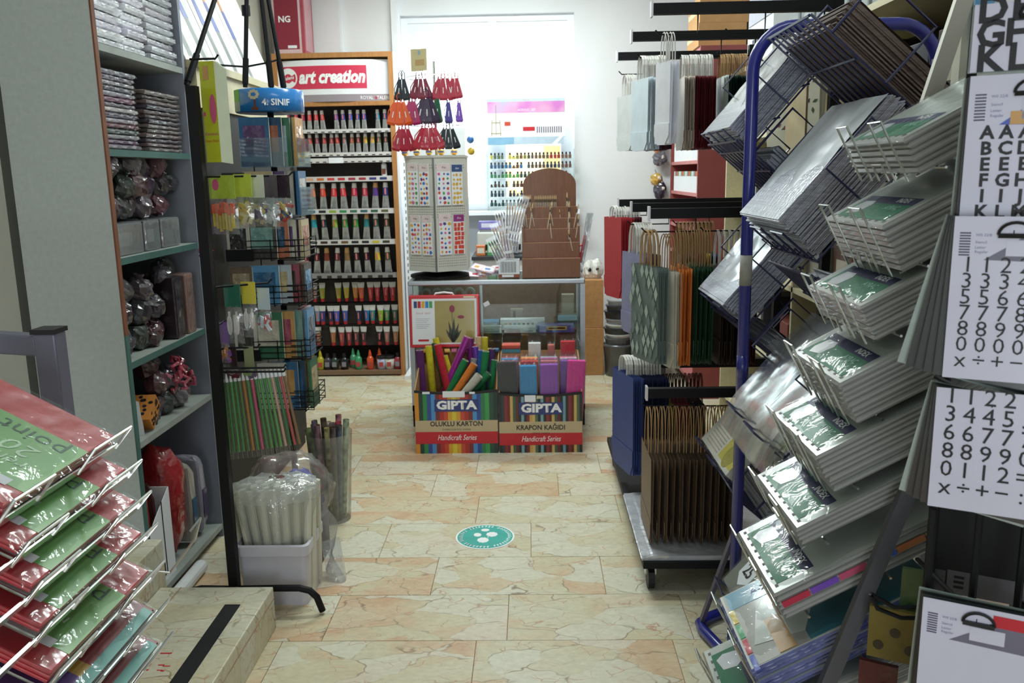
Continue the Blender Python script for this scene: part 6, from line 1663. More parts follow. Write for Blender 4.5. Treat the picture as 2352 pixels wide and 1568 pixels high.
def sheet_stack(name, lab, cat, ox, oz, ang, side, y0, y1, L, th, n, mtop, medge, sag=.0, seed=1, jit=.006, grp=None, off=.012, shear=0.0):
    """loose stack of cellophane sleeves lying on a tray: nobody could count the sheets"""
    a = V(-side*math.cos(ang), 0, math.sin(ang)); nr = V(side*math.sin(ang), 0, math.cos(ang))
    t = T(name, lab, cat, (ox, (y0+y1)/2, oz), 0, grp)
    rn = random.Random(seed); mb = MB(); w = (y1-y0)/2
    for k in range(n):
        z0, z1 = .004+th*k/n, .004+th*(k+.86)/n
        ja, jy = rn.uniform(-jit, jit), rn.uniform(-jit, jit)
        o = a*(off+ja-shear*(k/n))+nr*z0+V(0, -w+jy, 0)
        if k < n-1:
            mb.ob(o, a*(L+rn.uniform(-jit, jit)), V(0, 2*w, 0), nr*(z1-z0), 1)
    s = mb.build('sheets', [mtop, medge], t); s['kind'] = 'stuff'
    tp = MB()
    def f(u, v):
        h = .0035*noise.noise(V(u*4+seed, v*4, seed*.7))+.002*noise.noise(V(u*11, v*9, seed))-sag*(1-v)**3
        return nr*h
    k = off-shear
    tp.sheet(a*k+nr*(.004+th)+V(0, -w, 0), V(0, 2*w, 0), a*L, 14, 14, f)
    tp.sheet(a*k+nr*(.004+th*.96)+V(0, -w, 0), V(0, 2*w, 0), a*L, 14, 14, f)
    tp.build('top_sheet', mtop, t, smooth=True)
    return t
A47 = math.radians(49)
GA = 'cellophane stacks on the aisle side'
def LP(x, z, th):  # top-face corner to tray corner
    return x+math.sin(A47)*th, z-math.cos(A47)*th
for (x, z, y0, y1, th, L, lab, seed) in ((.558, 1.612, 2.50, 2.90, .085, .36, 'thick stack of cellophane sleeves in the topmost far tray of the blue rack', 1),
                                         (.556, 1.104, 2.50, 2.90, .100, .27, 'stack of shiny cellophane sleeves behind the worn part of the blue pole', 2),
                                         (.556, 1.378, 1.97, 2.36, .130, .36, 'large stack of long cellophane sleeves in front of the blue pole', 3)):
    ox, oz = LP(x, z, th)
    tray(wr, ox, oz, A47, -1, y0, y1, .36, .09, M_NAVYWIRE)
    sheet_stack('cellophane_stack', lab, 'cellophane stack', ox, oz, A47, -1, y0+.012, y1-.012, L, th, int(th*300), M_CELLO, M_CELLE, sag=.012, seed=seed, grp=GA)
# soft clear bags drooping over a tray
ox, oz = LP(.545, .862, .07)
tray(wr, ox, oz, A47, -1, 1.97, 2.36, .36, .08, M_NAVYWIRE)
t = T('clear_bag_pile', 'pile of soft clear bags drooping over the lip of a blue rack tray', 'bag pile', (ox, 2.165, oz))
a = V(math.cos(A47), 0, math.sin(A47)); nr = V(-math.sin(A47), 0, math.cos(A47))
for k in range(5):
    mb = MB()
    mb.sheet(a*-.06+nr*(.012+.012*k)+V(0, -.20, 0), V(0, .40, 0), a*.40, 16, 16, lambda u, v: nr*(.008*noise.noise(V(u*3+k, v*2.5, k*2.0))-.05*max(0, .22-v)*2+.003*math.sin(u*14+k)*(1-v)**2))
    mb.build('clear_bag', M_SOFTBAG, t, smooth=True)
MB().ob(a*.06+nr*.006+V(0, -.15, 0), a*.27, V(0, .30, 0), nr*.004).build('pale_insert', mat('grey_insert', (188, 188, 176), .5, coat=.7), t)
MB().ob(a*.02+nr*.0065+V(0, -.17, 0), a*.05, V(0, .12, 0), nr*.004).build('green_insert', mat('leaf_green_card', (110, 150, 70), .5), t)
# yellow-labelled pack and a grey numbered pack lower down
def label_pack(name, lab, cat, x, z, y0, y1, th, L, c, ang=A47):
    ox, oz = x+math.sin(ang)*th, z-math.cos(ang)*th
    tray(wr, ox, oz, ang, -1, y0, y1, .34, .07, M_NAVYWIRE, guard=False)
    R = axes((math.cos(ang), 0, math.sin(ang)), (0, 1, 0))
    t = T(name, lab, cat, (ox, y0+.012, oz), rot=R)
    MB().bb(.004, L, 0, y1-y0-.024, .004, th).build('sheets', M_TGLOSS, t, color=c)
    MB().bb(0, L+.004, -.004, y1-y0-.02, .003, th+.003).build('film', M_FILM2, t)
    return t, R
t, R = label_pack('envelope_pack', 'clear pack with yellow label and fine ruled lines low on the blue rack', 'pack', .585, .575, 2.50, 2.90, .035, .33, 'd0ccc0')
MB().bb(.02, .31, .0, .16, .0352, .0362).build('yellow_label', mat('yellow_label', (190, 176, 60), .4, var=.05), t)
mb = MB()
for k in range(24): mb.bb(.02+k*.012, .024+k*.012, .18, .34, .0352, .0358)
mb.build('ruled_print', mat('fawn_print', (170, 150, 130), .5), t)['kind'] = 'stuff'
mb = MB(); mb.lathe([(.045, .0362), (.045, .0368)], (.055, .075, 0), 16); mb.build('round_mark', mat('olive_yellow_print', (150, 140, 40), .4), t)
t, R = label_pack('numbered_pack', 'grey pack with a white hexagon marked 25 low on the blue rack', 'pack', .55, .315, 1.97, 2.36, .03, .33, '7a7c74')
MB().prism([(.085+.05*math.cos(k*PI/3), .285+.05*math.sin(k*PI/3), .0302) for k in range(6)], (0, 0, .0006)).build('hexagon', M_WHITE, t)
text('25', .055, M_INK, t, (.085, .285, .0311), (0, -1, 0), (1, 0, 0), bold=.02)
for (x, z, y0, y1) in ((.640, 1.845, 2.06, 2.41), (.590, 1.585, 2.50, 2.90), (.655, 1.255, 1.97, 2.36), (.615, 1.045, 2.50, 2.90), (.63, .77, 1.97, 2.36), (.63, .50, 2.50, 2.90), (.62, .25, 1.97, 2.36)):
    ang = math.radians(41); L = .43 if z > 1.8 else .385
    lx, lz = x+L*math.cos(ang), z-L*math.sin(ang)
    tray(wr, lx, lz, ang, 1, y0, y1, L, .11, M_NAVYWIRE, nw=10, r=.0034)
    top = z > 1.8
    sheet_stack('card_stack' if top else 'cellophane_stack', 'thick stack of brown-grey cards in the highest wall-side tray of the blue rack' if top else 'dim grey sleeve stack in the %s wall-side tray of the blue rack' % {1.585: 'second', 1.255: 'third', 1.045: 'fourth', .77: 'fifth', .50: 'sixth', .25: 'lowest'}[z], 'card stack' if top else 'cellophane stack',
                lx, lz, ang, 1, y0+.015, y1-.015,   .36 if top else .27, .095 if top else .06, 22 if top else 14, M_BROWNE if top else M_CELLO, M_BROWNE if top else M_CELLE, seed=int(z*100), grp=None if top else 'sleeve stacks on the wall side')

# ------------------------------------------------------------------ chrome rack of divider packs
dr = T('divider_rack', 'chrome wire rack of green-labelled divider packs on grey flat bars', 'rack', (0, 0, 0))
TL = [(.497, 1.538), (.476, 1.421), (.453, 1.312), (.430, 1.202), (.405, 1.094), (.380, .985), (.353, .881), (.324, .757), (.299, .650)]
A28 = math.radians(28)
aD = V(math.cos(A28), 0, math.sin(A28)); nD = V(-math.sin(A28), 0, math.cos(A28))
RD = axes(aD, (0, 1, 0))
M_PAGE = mat('clear_divider_stack', (176, 180, 174), .25, coat=1.0, var=.12, scale=40, bump=.35, bscale=50)
M_GREENL = mat('label_green', (28, 118, 80), .5, var=.06, coat=.15, spec=.2); M_NAVYL = mat('label_navy', (30, 30, 84), .5, coat=.15, spec=.2)
M_PALEG = mat('pale_divider_sheet', (198, 203, 197), .28, coat=.8, var=.05, scale=14)
M_PSIDE = mat('divider_edges', (146, 146, 142), .35, coat=.6, var=.55, scale=1.0, stretch=(2, 2, 900), detail=1.0)
M_PALEG2 = M_PALEG
PW, PL = .222, .300     # along y, along the slope
bagm = MB(); 
def pack_mesh(th):
    mb = MB(); e = .004
    mb.add([(0, 0, 0), (PL, 0, 0), (PL, PW, 0), (0, PW, 0), (-.004, -.003, th*.5), (PL, -.003, th*.5), (PL, PW+.003, th*.5), (-.004, PW+.003, th*.5),
            (0, 0, th*.96), (PL, 0, th*.96), (PL, PW, th*.96), (0, PW, th*.96)],
           [(3, 2, 1, 0), (0, 1, 5, 4), (1, 2, 6, 5), (2, 3, 7, 6), (3, 0, 4, 7), (4, 5, 9, 8), (5, 6, 10, 9), (6, 7, 11, 10), (7, 4, 8, 11), (8, 9, 10, 11)])
    me = mb.mesh('divider_sheets', [M_PALEG, M_PSIDE]); me.polygons.foreach_set('material_index', [1]*9+[0]); return me
PKN = [6, 8, 8, 8, 8, 4, 6, 8, 5]; PTH = [.0090, .0088, .0070, .0084, .0076, .0080, .0076, .0072, .009]
TN = ['highest', 'second highest', 'third', 'fourth', 'fifth', 'sixth', 'seventh', 'eighth', 'lowest']
HOLM = MB()
for k in range(9): HOLM.bb(.006, .011, .012+k*.024, .020+k*.024, .0001, .0004)
HOLM = HOLM.mesh('punch_holes', mat('hole_shadow', (90, 92, 90), .6))
for ti, (x, z) in enumerate(TL):
    y0 = 1.181
    n = PKN[ti]; th = PTH[ti]; TH = n*th
    o = V(x, 0, z)-nD*TH       # the tray corner below the stack
    mb = MB()
    for k in range(4):
        y = V(0, y0+.012+(PW-.024)*k/3, 0)
        mb.tube([o+y-nD*.003, o+y-nD*.003+aD*.30], .0019, 5)
    for q in (.03, .16, .29):
        mb.tube([o+V(0, y0-.012, 0)+aD*q-nD*.006, o+V(0, y0+PW+.012, 0)+aD*q-nD*.006], .0022, 5)
    trb = mb.build('tray', M_CHROME, dr)
    f = o-aD*.006
    for yc, hh in ((y0+.050, TH+.030), (y0+PW-.045, TH+.030), (y0+PW*.5, TH*.35)):
        up = nD*hh; hw_ = .021 if hh > TH else .017
        MB().tube([f+V(0, yc-hw_, 0)-nD*.008, f+V(0, yc-hw_, 0)+up, f+V(0, yc+hw_, 0)+up, f+V(0, yc+hw_, 0)-nD*.008], .0018, 6).build('lip_loop', M_CHROME, trb)
    pm = pack_mesh(th)
    special = ti == 7
    for k in range(n):
        top = k == n-1
        p = o+nD*(th*k+.0004)+V(0, y0, 0)+aD*RN.uniform(.0, .004)+V(0, RN.uniform(-.003, .003), 0)
        if special:
            lab = ('blue-tinted divider pack with a colourful tab print, top of the eighth tray' if top else 'blue-tinted divider pack, %s from the bottom of the eighth tray' % ORD[k])
        else:
            lab = ('clear divider pack with green INDEX label, top of the %s chrome tray' % TN[ti] if top else 'clear divider pack, %s from the bottom of the %s chrome tray' % (ORD[k], TN[ti]))
        t = T('divider_pack', lab, 'divider pack', p, rot=RD, group='divider packs in the %s tray' % TN[ti])
        ob = inst(pm, 'divider_sheets', t)
        if top:
            inst(HOLM, 'punch_holes', t).location.z = th*.965
            z1 = th*.97
            if special:
                MB().bb(.004, PL, .002, PW-.002, z1, z1+.0006).build('card', mat('grey_photo_card', (170, 168, 160), .3, coat=.8, var=.08), t)
                MB().bb(.008, PL, PW-.055, PW-.004, z1+.0006, z1+.001).build('sky_band', mat('light_blue_print', (96, 162, 190), .3, coat=.8), t)
                MB().bb(.10, PL, .004, .16, z1+.0007, z1+.0011).build('teal_print', mat('teal_card_print', (34, 112, 130), .3, coat=.8), t)
                MB().prism([(.02, .05, z1+.001), (.10, .03, z1+.001), (.16, .14, z1+.001), (.05, .15, z1+.001)], (0, 0, .0004)).build('page_print', M_PALEG, t)
                MB().bb(.05, .078, .005, .10, z1+.0014, z1+.0018).build('amber_band', mat('amber_print', (206, 156, 80), .35, coat=.5), t)
                text('A-Z INDEX', .020, mat('indigo_print', (60, 70, 150), .4), t, (.10, PW-.030, z1+.001), (1, 0, 0), (0, 1, 0), bold=.02)
                for q, c in enumerate(('d8c040', '3ca068', 'c03448', '3c58b8')):
                    MB().bb(.004, .013, .165-.045*q-.04, .165-.045*q, z1+.001, z1+.0016).build('tab', M_TGLOSS, t, color=c)
            else:
                lz = z1
                MB().bb(.010, .052, .020, .200, lz, lz+.0006).build('green_label', M_GREENL, t)
                MB().bb(.052, .071, .020, .200, lz, lz+.0006).build('navy_label', M_NAVYL, t)
                MB().prism([(.022, .148, lz+.0006), (.046, .142, lz+.0006), (.056, .150, lz+.0006), (.054, .184, lz+.0006), (.030, .190, lz+.0006), (.016, .180, lz+.0006)], (0, 0, .0006)).build('index_card_print', mat('white_gloss_print', (226, 226, 232), .3, coat=.5), t)
                text('INDEX', .0155, M_WINK, t, (.0615, .062, lz+.0006), (0, -1, 0), (1, 0, 0), bold=.02, sx=.92)
                text('AYRAÇ', .0150, mat('mint_print', (150, 206, 184), .4), t, (.041, .062, lz+.0006), (0, -1, 0), (1, 0, 0), bold=.015, sx=.92)
            fs_ = MB().sheet((-.004, -.004, z1+.0022), (PL+.006, 0, 0), (0, PW+.008, 0), 22, 18,
                             lambda u, v: (0, 0, .0022*noise.noise(V(u*5+ti, v*4, ti*3.1))+.0012*noise.noise(V(u*3, v*16, ti))-.005*(1-min(1, u*14))-.004*max(0, 1-v*12)))
            fs_.build('film', M_FILM2, t, smooth=True)
        elif ti == 8 or special:
            ob.data = ob.data
    if special:
        for ob in [o2 for o2 in bpy.data.objects if o2.name.startswith('divider_sheets') and o2.parent and 'eighth tray' in o2.parent.get('label', '')]:
            me = ob.data.copy(); me.materials[1] = (mat('indigo_divider_edges', (84, 92, 150), .25, coat=1.0, var=.3, scale=50, stretch=(.2, .2, 6), bump=.3)); ob.data = me
# rainbow tab packs under the seventh tray stack
rbm = MB()
p0 = V(TL[6][0], 1.181, TL[6][1])-nD*(PKN[6]*PTH[6])
for k, c in enumerate(('c03450', '7a50b8', 'c85a78', '3c5ab0', 'b06a3c', '9a9a40')):
    MB().ob(p0+aD*(.004+.046*k)+V(0, -.0045, 0)+nD*.020, aD*.044, V(0, .0015, 0), nD*.010).build('colour_tab', M_TGLOSS, dr, color=c)
# grey flat-bar legs
def bar(p, q, w, d, m, nm='leg_bar'):
    p, q = V(p), V(q); ax = (q-p); s_ = V(ax.z, 0, -ax.x).normalized()
    MB().ob(p-s_*w/2, s_*w, V(0, d, 0), ax).build(nm, m, dr)
bar((.26, 1.135, .25), (.553, 1.135, 1.155), .022, .012, M_GREYBAR)
bar((.553, 1.135, 1.155), (.66, 1.135, 1.70), .022, .012, M_GREYBAR)
bar((.28, 1.43, .25), (.685, 1.43, 1.76), .026, .012, mat('pale_steel_bar', (176, 172, 160), .45, .3, var=.06))
for y in (1.141, 1.436):
    MB().tube([(.22, y, .015), (.75, y, .015)], .013, 8).build('floor_bar', M_GREYBAR, dr)
    MB().ob((.247, y-.006, .01), (.02, 0, 0), (0, .012, 0), (.004, 0, .26)).build('leg_bar', M_GREYBAR, dr)
    MB().ob((.73, y+.010, .01), (.018, 0, 0), (0, .010, 0), (-.08, 0, 1.66)).build('leg_bar', M_GREYBAR, dr)

# ------------------------------------------------------------------ stencil cards on hooks
ss = T('stencil_stand', 'beige pegboard stand with black hooks for stencil cards', 'stand', (.72, 1.47, 0))
MB().bb(0, .50, 0, .018, .25, 2.05).build('board', mat('beige_pegboard', (176, 158, 140), .7, var=.05), ss)
MB().bb(-.02, 0, -.004, .022, 0, 2.07).build('side_rail', mat('cream_rail', (206, 204, 186), .5), ss); MB().bb(.50, .52, -.004, .022, 0, 2.07).build('side_rail', MATS['cream_rail'], ss)
MB().bb(0, .50, -.05, .07, .0, .04).build('foot', M_GREYBAR, ss)
MB().tube([(.08, -.002, 1.585), (.06, -.07, 1.585), (.03, -.10, 1.595), (.0, -.115, 1.615)], .005, 6).build('hook', M_BLACK, ss)
for k, (x0, z0, w_, h_, c, lab) in enumerate(((.02, 1.72, .10, .30, 'c8c6c0', 'pale framed certificate card high on the beige stand'), (-.015, 1.70, .03, .32, '5a98c0', 'narrow blue card at the edge of the beige stand'))):
    t = T('framed_card', lab, 'card', (.72+x0, 1.452-.012*k, z0))
    MB().bb(0, w_, 0, .006, 0, h_).build('card', M_TGLOSS, t, color=c)
    if k == 0:
        MB().bb(.012, w_-.01, -.0006, 0, .02, h_-.03).build('print_area', M_WHITE, t); MB().bb(-.004, w_+.004, -.004, .008, -.012, 0).build('frame_edge', MATS['cream_rail'], t)
DC = V(.89, -.456, 0).normalized(); NCARD = V(DC.y, -DC.x, 0)   # cards turn a little to the aisle
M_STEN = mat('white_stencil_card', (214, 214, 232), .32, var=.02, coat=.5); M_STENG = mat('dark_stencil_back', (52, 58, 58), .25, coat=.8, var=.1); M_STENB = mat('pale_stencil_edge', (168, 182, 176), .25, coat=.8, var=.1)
M_HOOKH = mat('black_hanger', (16, 16, 18), .4)
def stencil(lab, x, z, w, h, rows, size, top, pitch, x0, cp, bold, header=None, behind=4, y=.95, roll=0.0, tw=None, splay=.045, tab=True):
    R0 = axes(DC, (0, 0, 1))
    R = Matrix.Rotation(roll, 3, NCARD) @ R0
    def one(lab, k, full):
        Rk = Matrix.Rotation(roll-splay*k, 3, NCARD) @ R0
        t = T('stencil_card', lab, 'stencil card', V(x, y, z)-NCARD*.0085*k-DC*.002*k, rot=Rk, group=None if full else 'spare stencil cards on the hooks')
        MB().bb(0, w, -h, 0, 0, .0008).build('card', M_STEN if full else (M_STENB if k == behind else M_STENG), t)
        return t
    t = one(lab, 0, True)
    for r, row in enumerate(rows):
        for q, ch in enumerate(row.split(' ')):
            if x0+cp*q > w-.006: continue
            text(ch, size, M_INK, t, (x0+cp*q, -top-pitch*r, .0008), (1, 0, 0), (0, 1, 0), bold=bold, name='stencil_character')
    if header:
        hz, red = header
        bc = MB()
        for k in range(9): bc.bb(.006, .0165, -hz*.36-k*.0028*(hz/.045)-.0016, -hz*.36-k*.0028*(hz/.045), .0008, .0011)
        bc.build('barcode', mat('grey_ink', (80, 78, 100), .5), t)['kind'] = 'stuff'
        for q, (s_, zz) in enumerate((('W0 22/8', -hz*.42), ('Stencil', -hz*.58), ('Letter', -hz*.70), ('Regular', -hz*.80))):
            text(s_, .0042, mat('grey_violet_ink', (140, 138, 176), .5), t, (.021, zz, .0008), (1, 0, 0), (0, 1, 0), align='LEFT')
        MB().prism([(.030, -hz*.98, .0008), (w, -hz*1.02, .0008), (w, -hz*.45, .0008), (.070, -hz*.35, .0008), (.055, -hz*.62, .0008)], (0, 0, .0003)).build('grey_swoosh', mat('violet_grey_print', (112, 110, 128), .4) if red else mat('cobalt_print', (78, 96, 190), .4), t)
        MB().bb(.050, .085, -hz*.88, -hz*.52, .0011, .0014).build('white_panel', M_STEN, t)
        if red: MB().bb(.072, w, -hz*.42, -hz*.12, .0011, .0014).build('red_band', M_REDP, t)
        else: MB().bb(.040, w, -hz*.98, -hz*.72, .0011, .0014).build('amber_band', MATS['amber_print'] if 'amber_print' in MATS else M_REDP, t)
    # black hanger tab with the hook through it
    hz0 = -.013 if header else -.008
    mb = MB() if tab else None
    if tab:
     pts = [(.058+.016*math.cos(PI*k/10), hz0-.006+.013*math.sin(PI*k/10), .003) for k in range(11)]
     mb.tube(pts, .0018, 6); mb.tube([(.042, hz0-.007, .003), (.074, hz0-.007, .003)], .0028, 6)
     mb.build('hanger', M_HOOKH, t)
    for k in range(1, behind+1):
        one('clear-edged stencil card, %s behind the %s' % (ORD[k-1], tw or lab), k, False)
    # the rod that carries the cards
    p = V(x, y, z)+DC*.058
    MB().tube([p-V(ss.location)+V(0, 0, -.016), V(p.x, 1.062, p.z-.016)-V(ss.location)], .0032, 6).build('hook', M_BLACK, ss)
    return t
stencil('white stencil card with large bold letters D E G H K L at the top', .4675, 1.665, .135, .068, ['D E F', 'G H I', 'K L M'], .037, .0068, .0245, .017, .026, .035, y=.955, behind=1, tw='large-letter card', splay=.004)
stencil('white letter stencil card with rows A A to K L', .4675, 1.593, .135, .150, ['A A A', 'B C D', 'E E E', 'F G H', 'I I J', 'K L M'], .0190, .059, .0166, .020, .0178, .035, header=(.052, False), y=.952, behind=3, tw='letter stencil card', splay=.008)
stencil('white number stencil card with red header, digits 1 to 0', .455, 1.4475, .135, .177, ['1 1 2 2 3', '3 3 3 4 4', '5 5 6 6 6', '7 7 7 8 8', '8 8 9 9 9', '0 0 0 0 =', 'x ÷ + − :'], .0242, .052, .0174, .016, .0178, -.004, header=(.047, True), y=.935, behind=5, tw='number stencil card with red header')
stencil('white number stencil card with larger bolder digits below', .4575, 1.255, .135, .142, ['1 1 2 2 3', '3 4 4 5 5', '6 6 7 7 7', '8 8 9 9 0', '0 1 1 2 =', 'x ÷ + − :'], .0268, .0085, .0216, .016, .0190, .0, y=.95, behind=4, tw='larger number stencil card', tab=False)
stencil('blank white stencil card with red header at the bottom', .452, 1.008, .135, .25, [], .02, .02, .02, .02, .02, 0, header=(.047, True), y=.93, behind=3, tw='blank stencil card', splay=.012)
MB().tube([V(.522, 1.062, .80)-V(ss.location), V(.522, 1.062, 1.68)-V(ss.location), V(.80, 1.468, 1.72)-V(ss.location)], .006, 8).build('card_post', M_BLACK, ss)
# dark pads and cards hanging below
t = T('black_pad', 'large black paper pad with grey label strip behind the stencil cards', 'pad', (.520, 1.075, .945), rot=axes(DC, (0, 0, 1)))
MB().bb(0, .22, 0, .20, -.02, 0).build('pad', mat('black_paper', (20, 20, 22), .8, var=.1), t)
MB().bb(.028, .22, -.0005, .032, 0, .0006).build('label_strip', mat('dim_grey_label', (96, 94, 100), .6), t)
MB().bb(.006, .026, 0, .030, .0001, .0007).build('dark_square', M_GREYBAR, t)
for k in range(3): MB().bb(.036, .048, .008+.007*k, .0115+.007*k, .0006, .001).build('print', M_INK, t)
for (x, y, z, w_, h_, c, c2, nm) in ((.505, 1.105, .883, .075, .075, '4c6840', '34503a', 'green grass-print pad below the black pad'), (.462, 1.10, .830, .060, .075, '6a5e20', '2c2818', 'yellow pad with dark round marks low on the hooks'), (.590, 1.08, .82, .07, .10, '5a7050', '8a8a50', 'pale green pad at the low hooks'), (.455, 1.105, .745, .05, .075, '4a1618', '2a0e10', 'dark red pad below the yellow pad')):
    t = T('craft_pad', nm, 'pad', (x, y, z), rot=axes(DC, (0, 0, 1)), group='pads on the low hooks')
    MB().bb(0, w_, 0, h_, -.008, 0).build('pad', M_TGLOSS, t, color=c)
    for k in range(3):
        mb = MB(); mb.lathe([(.007, 0), (.007, .0008)], (.014+.020*k, .02+.022*(k % 2), .0002), 12); mb.build('print', M_TGLOSS, t, color=c2)
for k, (x, z0, z1) in enumerate(((.475, .955, 1.10), (.53, .955, 1.10), (.585, .95, 1.10))):
    MB().tube([(x-.72, .97-1.47, z1), (x-.72, .97-1.47, z0), (x-.72-.004, .96-1.47, z0-.012)], .0045, 6).build('hanger_rod', M_BLACK, ss)
MB().tube([(.42-.72, 1.0-1.47, .975), (.45-.72, 1.0-1.47, .957), (.62-.72, 1.0-1.47, .953), (.62-.72, 1.0-1.47, .94), (.46-.72, 1.0-1.47, .942), (.43-.72, 1.0-1.47, .955), (.42-.72, 1.0-1.47, .975)], .003, 6).build('hook', M_BLACK, ss)
MB().tube([(.62-.72, 1.0-1.47, .95), (.62-.72, -.002, .95)], .004, 6).build('hook', M_BLACK, ss)

# ------------------------------------------------------------------ shelving along the wall on the aisle's far side
M_CREAMW = mat('cream_wood', (206, 196, 160), .55, var=.06, scale=8, stretch=(10, 1, 10))
sv = T('wall_shelving', 'cream wood shelving unit along the wall behind the racks', 'shelf', (1.18, 2.45, 0))
for y in (0, 1.42, 2.82):
    MB().bb(0, .42, y, y+.022, 0, 2.03).build('upright', M_CREAMW, sv)
for z in (.12, .55, .95, 1.30, 1.66, 2.03):
    MB().bb(0, .42, .0, 2.842, z, z+.024).build('shelf_board', M_CREAMW, sv)
MB().bb(.415, .425, 0, 2.842, .12, 2.03).build('back_panel', mat('dark_brown_back', (60, 44, 36), .8), sv)
rn = random.Random(21)
BXC = [('5a4034', 'brown'), ('3a3030', 'dark brown'), ('6a3028', 'rust-red'), ('44464c', 'grey'), ('2c2c34', 'black'), ('7a6a58', 'tan'), ('8a8c8c', 'pale grey'), ('a03c3c', 'red')]
for si, z in enumerate((.145, .575, .975, 1.325, 1.685)):
    y = 2.50; k = 0
    while y < 5.1:
        w_ = rn.uniform(.16, .30); h_ = rn.uniform(.16, .29)
        if y < 3.87 < y+w_ or y < 3.89 and y+w_ > 3.87: y = 3.905
        if y+w_ > 5.25: break
        c, nm = BXC[rn.randrange(8)]
        t = T('supply_box', '%s supply box, %s from the near end, %s shelf of the cream unit' % (nm, ORD[k], ['lowest', 'second', 'third', 'fourth', 'fifth'][si]), 'box', (1.22+rn.uniform(0, .06), y, z), 0, 'supply boxes on the cream shelving')
        MB().bb(0, .28, 0, w_, 0, h_).build('box', M_TINT, t, color=c, bevel=.004)
        MB().bb(-.0008, 0, w_*.2, w_*.8, h_*.3, h_*.6).build('label', M_TINT, t, color='a8a090')
        y += w_+rn.uniform(.02, .08); k += 1
# things on the top board
ib_ = T('printer_carton', 'white carton lettered invent on top of the cream shelving', 'carton', (1.185, 4.42, 2.2505))
MB().bb(0, .40, 0, .45, 0, .33).build('box', mat('pale_violet_white', (206, 206, 222), .5, var=.02), ib_)
text('i n v e n t', .078, M_INK, ib_, (.205, -.0008, .055), (1, 0, 0), (0, 0, 1), bold=.0, sx=.80)
MB().bb(0, .40, -.0006, 0, .10, .33).build('upper_print', mat('grey_white_print', (190, 192, 206), .5), ib_)
t = T('flat_carton', 'flat white carton under the invent carton', 'carton', (1.19, 4.40, 2.0545)); MB().bb(0, .40, 0, .5, 0, .1955).build('box', M_WHITE, t); MB().bb(-.0006, 0, .1, .4, .05, .12).build('label', MATS['grey_ink'], t)
for k in range(7):
    t = T('clear_case', 'clear plastic case, %s from the near end of the top board' % ORD[k], 'case', (1.19, 2.80+.20*k, 2.0545), 0, 'clear cases on the top board')
    MB().bb(0, .25, 0, .16, 0, .26).build('case', M_CLEARP, t, bevel=.006); MB().bb(.01, .24, .01, .15, .004, .14).build('contents', M_TINT, t, color=['b0b4b4', '8a8c90', 'c8ccc8'][k % 3])
# cardboard cartons on the red cabinet
M_KRAFTL = mat('light_kraft', (196, 150, 100), .8, var=.06)
for k, (x0, x1, z0, z1, nm) in enumerate(((1.055, 1.35, 2.262, 2.40, 'lower'), (1.06, 1.36, 2.401, 2.56, 'upper'))):
    t = T('istanbul_carton', nm+' brown carton with red lettering on top of the red cabinet', 'carton', (x0, 5.60, z0), 0, 'brown cartons on the red cabinet')
    MB().bb(0, x1-x0, 0, .40, 0, z1-z0).build('box', M_KRAFTL, t); text('Istanbul', .062, mat('faded_red_print', (200, 92, 70), .6), t, (.135, -.0008, (z1-z0)*.5), (1, 0, 0), (0, 0, 1), bold=.02)
    MB().bb(-.0006, 0, 0, .4, (z1-z0)*.4, (z1-z0)*.6).build('tape', mat('cream_tape', (226, 206, 160), .3), t)
for k, (x, w_, c, nm) in enumerate(((1.37, .06, 'd8d0a8', 'cream'), (1.435, .05, 'a07048', 'brown'), (1.49, .035, 'c85a5a', 'red-white'), (1.53, .07, 'b4b8b0', 'grey'))):
    t = T('upright_folder', '%s upright folder beside the brown cartons' % nm, 'folder', (x, 5.60, 2.262), 0, 'upright folders on the red cabinet')
    MB().bb(0, w_-.004, 0, .30, 0, .34).build('folder', M_TINT, t, color=c); MB().bb(.006, w_-.01, -.0008, 0, .05, .25).build('spine_label', M_WHITE, t)
rc = T('red_cabinet', 'red-brown open cabinet of markers in the back corner', 'cabinet', (1.062, 5.56, 0))
M_REDW = mat('red_laminate', (146, 72, 70), .5, var=.06)
MB().bb(0, .55, 0, .022, 0, 2.26).build('side_panel', M_REDW, rc); MB().bb(0, .55, 1.06, 1.08, 0, 2.26).build('side_panel', M_REDW, rc); MB().bb(.53, .55, .022, 1.06, 0, 2.26).build('back_panel', M_REDW, rc)
for z in (.08, .5, .9, 1.10, 1.335, 1.545, 1.80, 2.238):
    MB().bb(.004, .53, .022, 1.06, z, z+.022).build('shelf_board', mat('pink_laminate', (196, 120, 118), .5), rc)
mk = MB(); loft(mk, [(0, .010, .010), (.105, .010, .010), (.108, .006, .006)], 8); MKB = mk.mesh('barrel', M_WHITE)
mk = MB(); loft(mk, [(.108, .0095, .0095), (.14, .009, .009)], 8); MKC = mk.mesh('cap', M_TPLAS)
for r, z in enumerate((1.567, 1.357)):
    for k in range(24):
        t = T('marker', 'white marker with coloured cap, %s from the near end of the %s marker row' % (ORD[k], ['upper', 'lower'][r]), 'marker', (1.085, 5.61+k*.041, z+.0005), 0, 'markers in the red cabinet')
        inst(MKB, 'barrel', t); inst(MKC, 'cap', t, color=['c8d0cc', '5a8a5a', 'd0784a', 'c04040', '6aa0a8', 'd8d8d0'][k % 6])
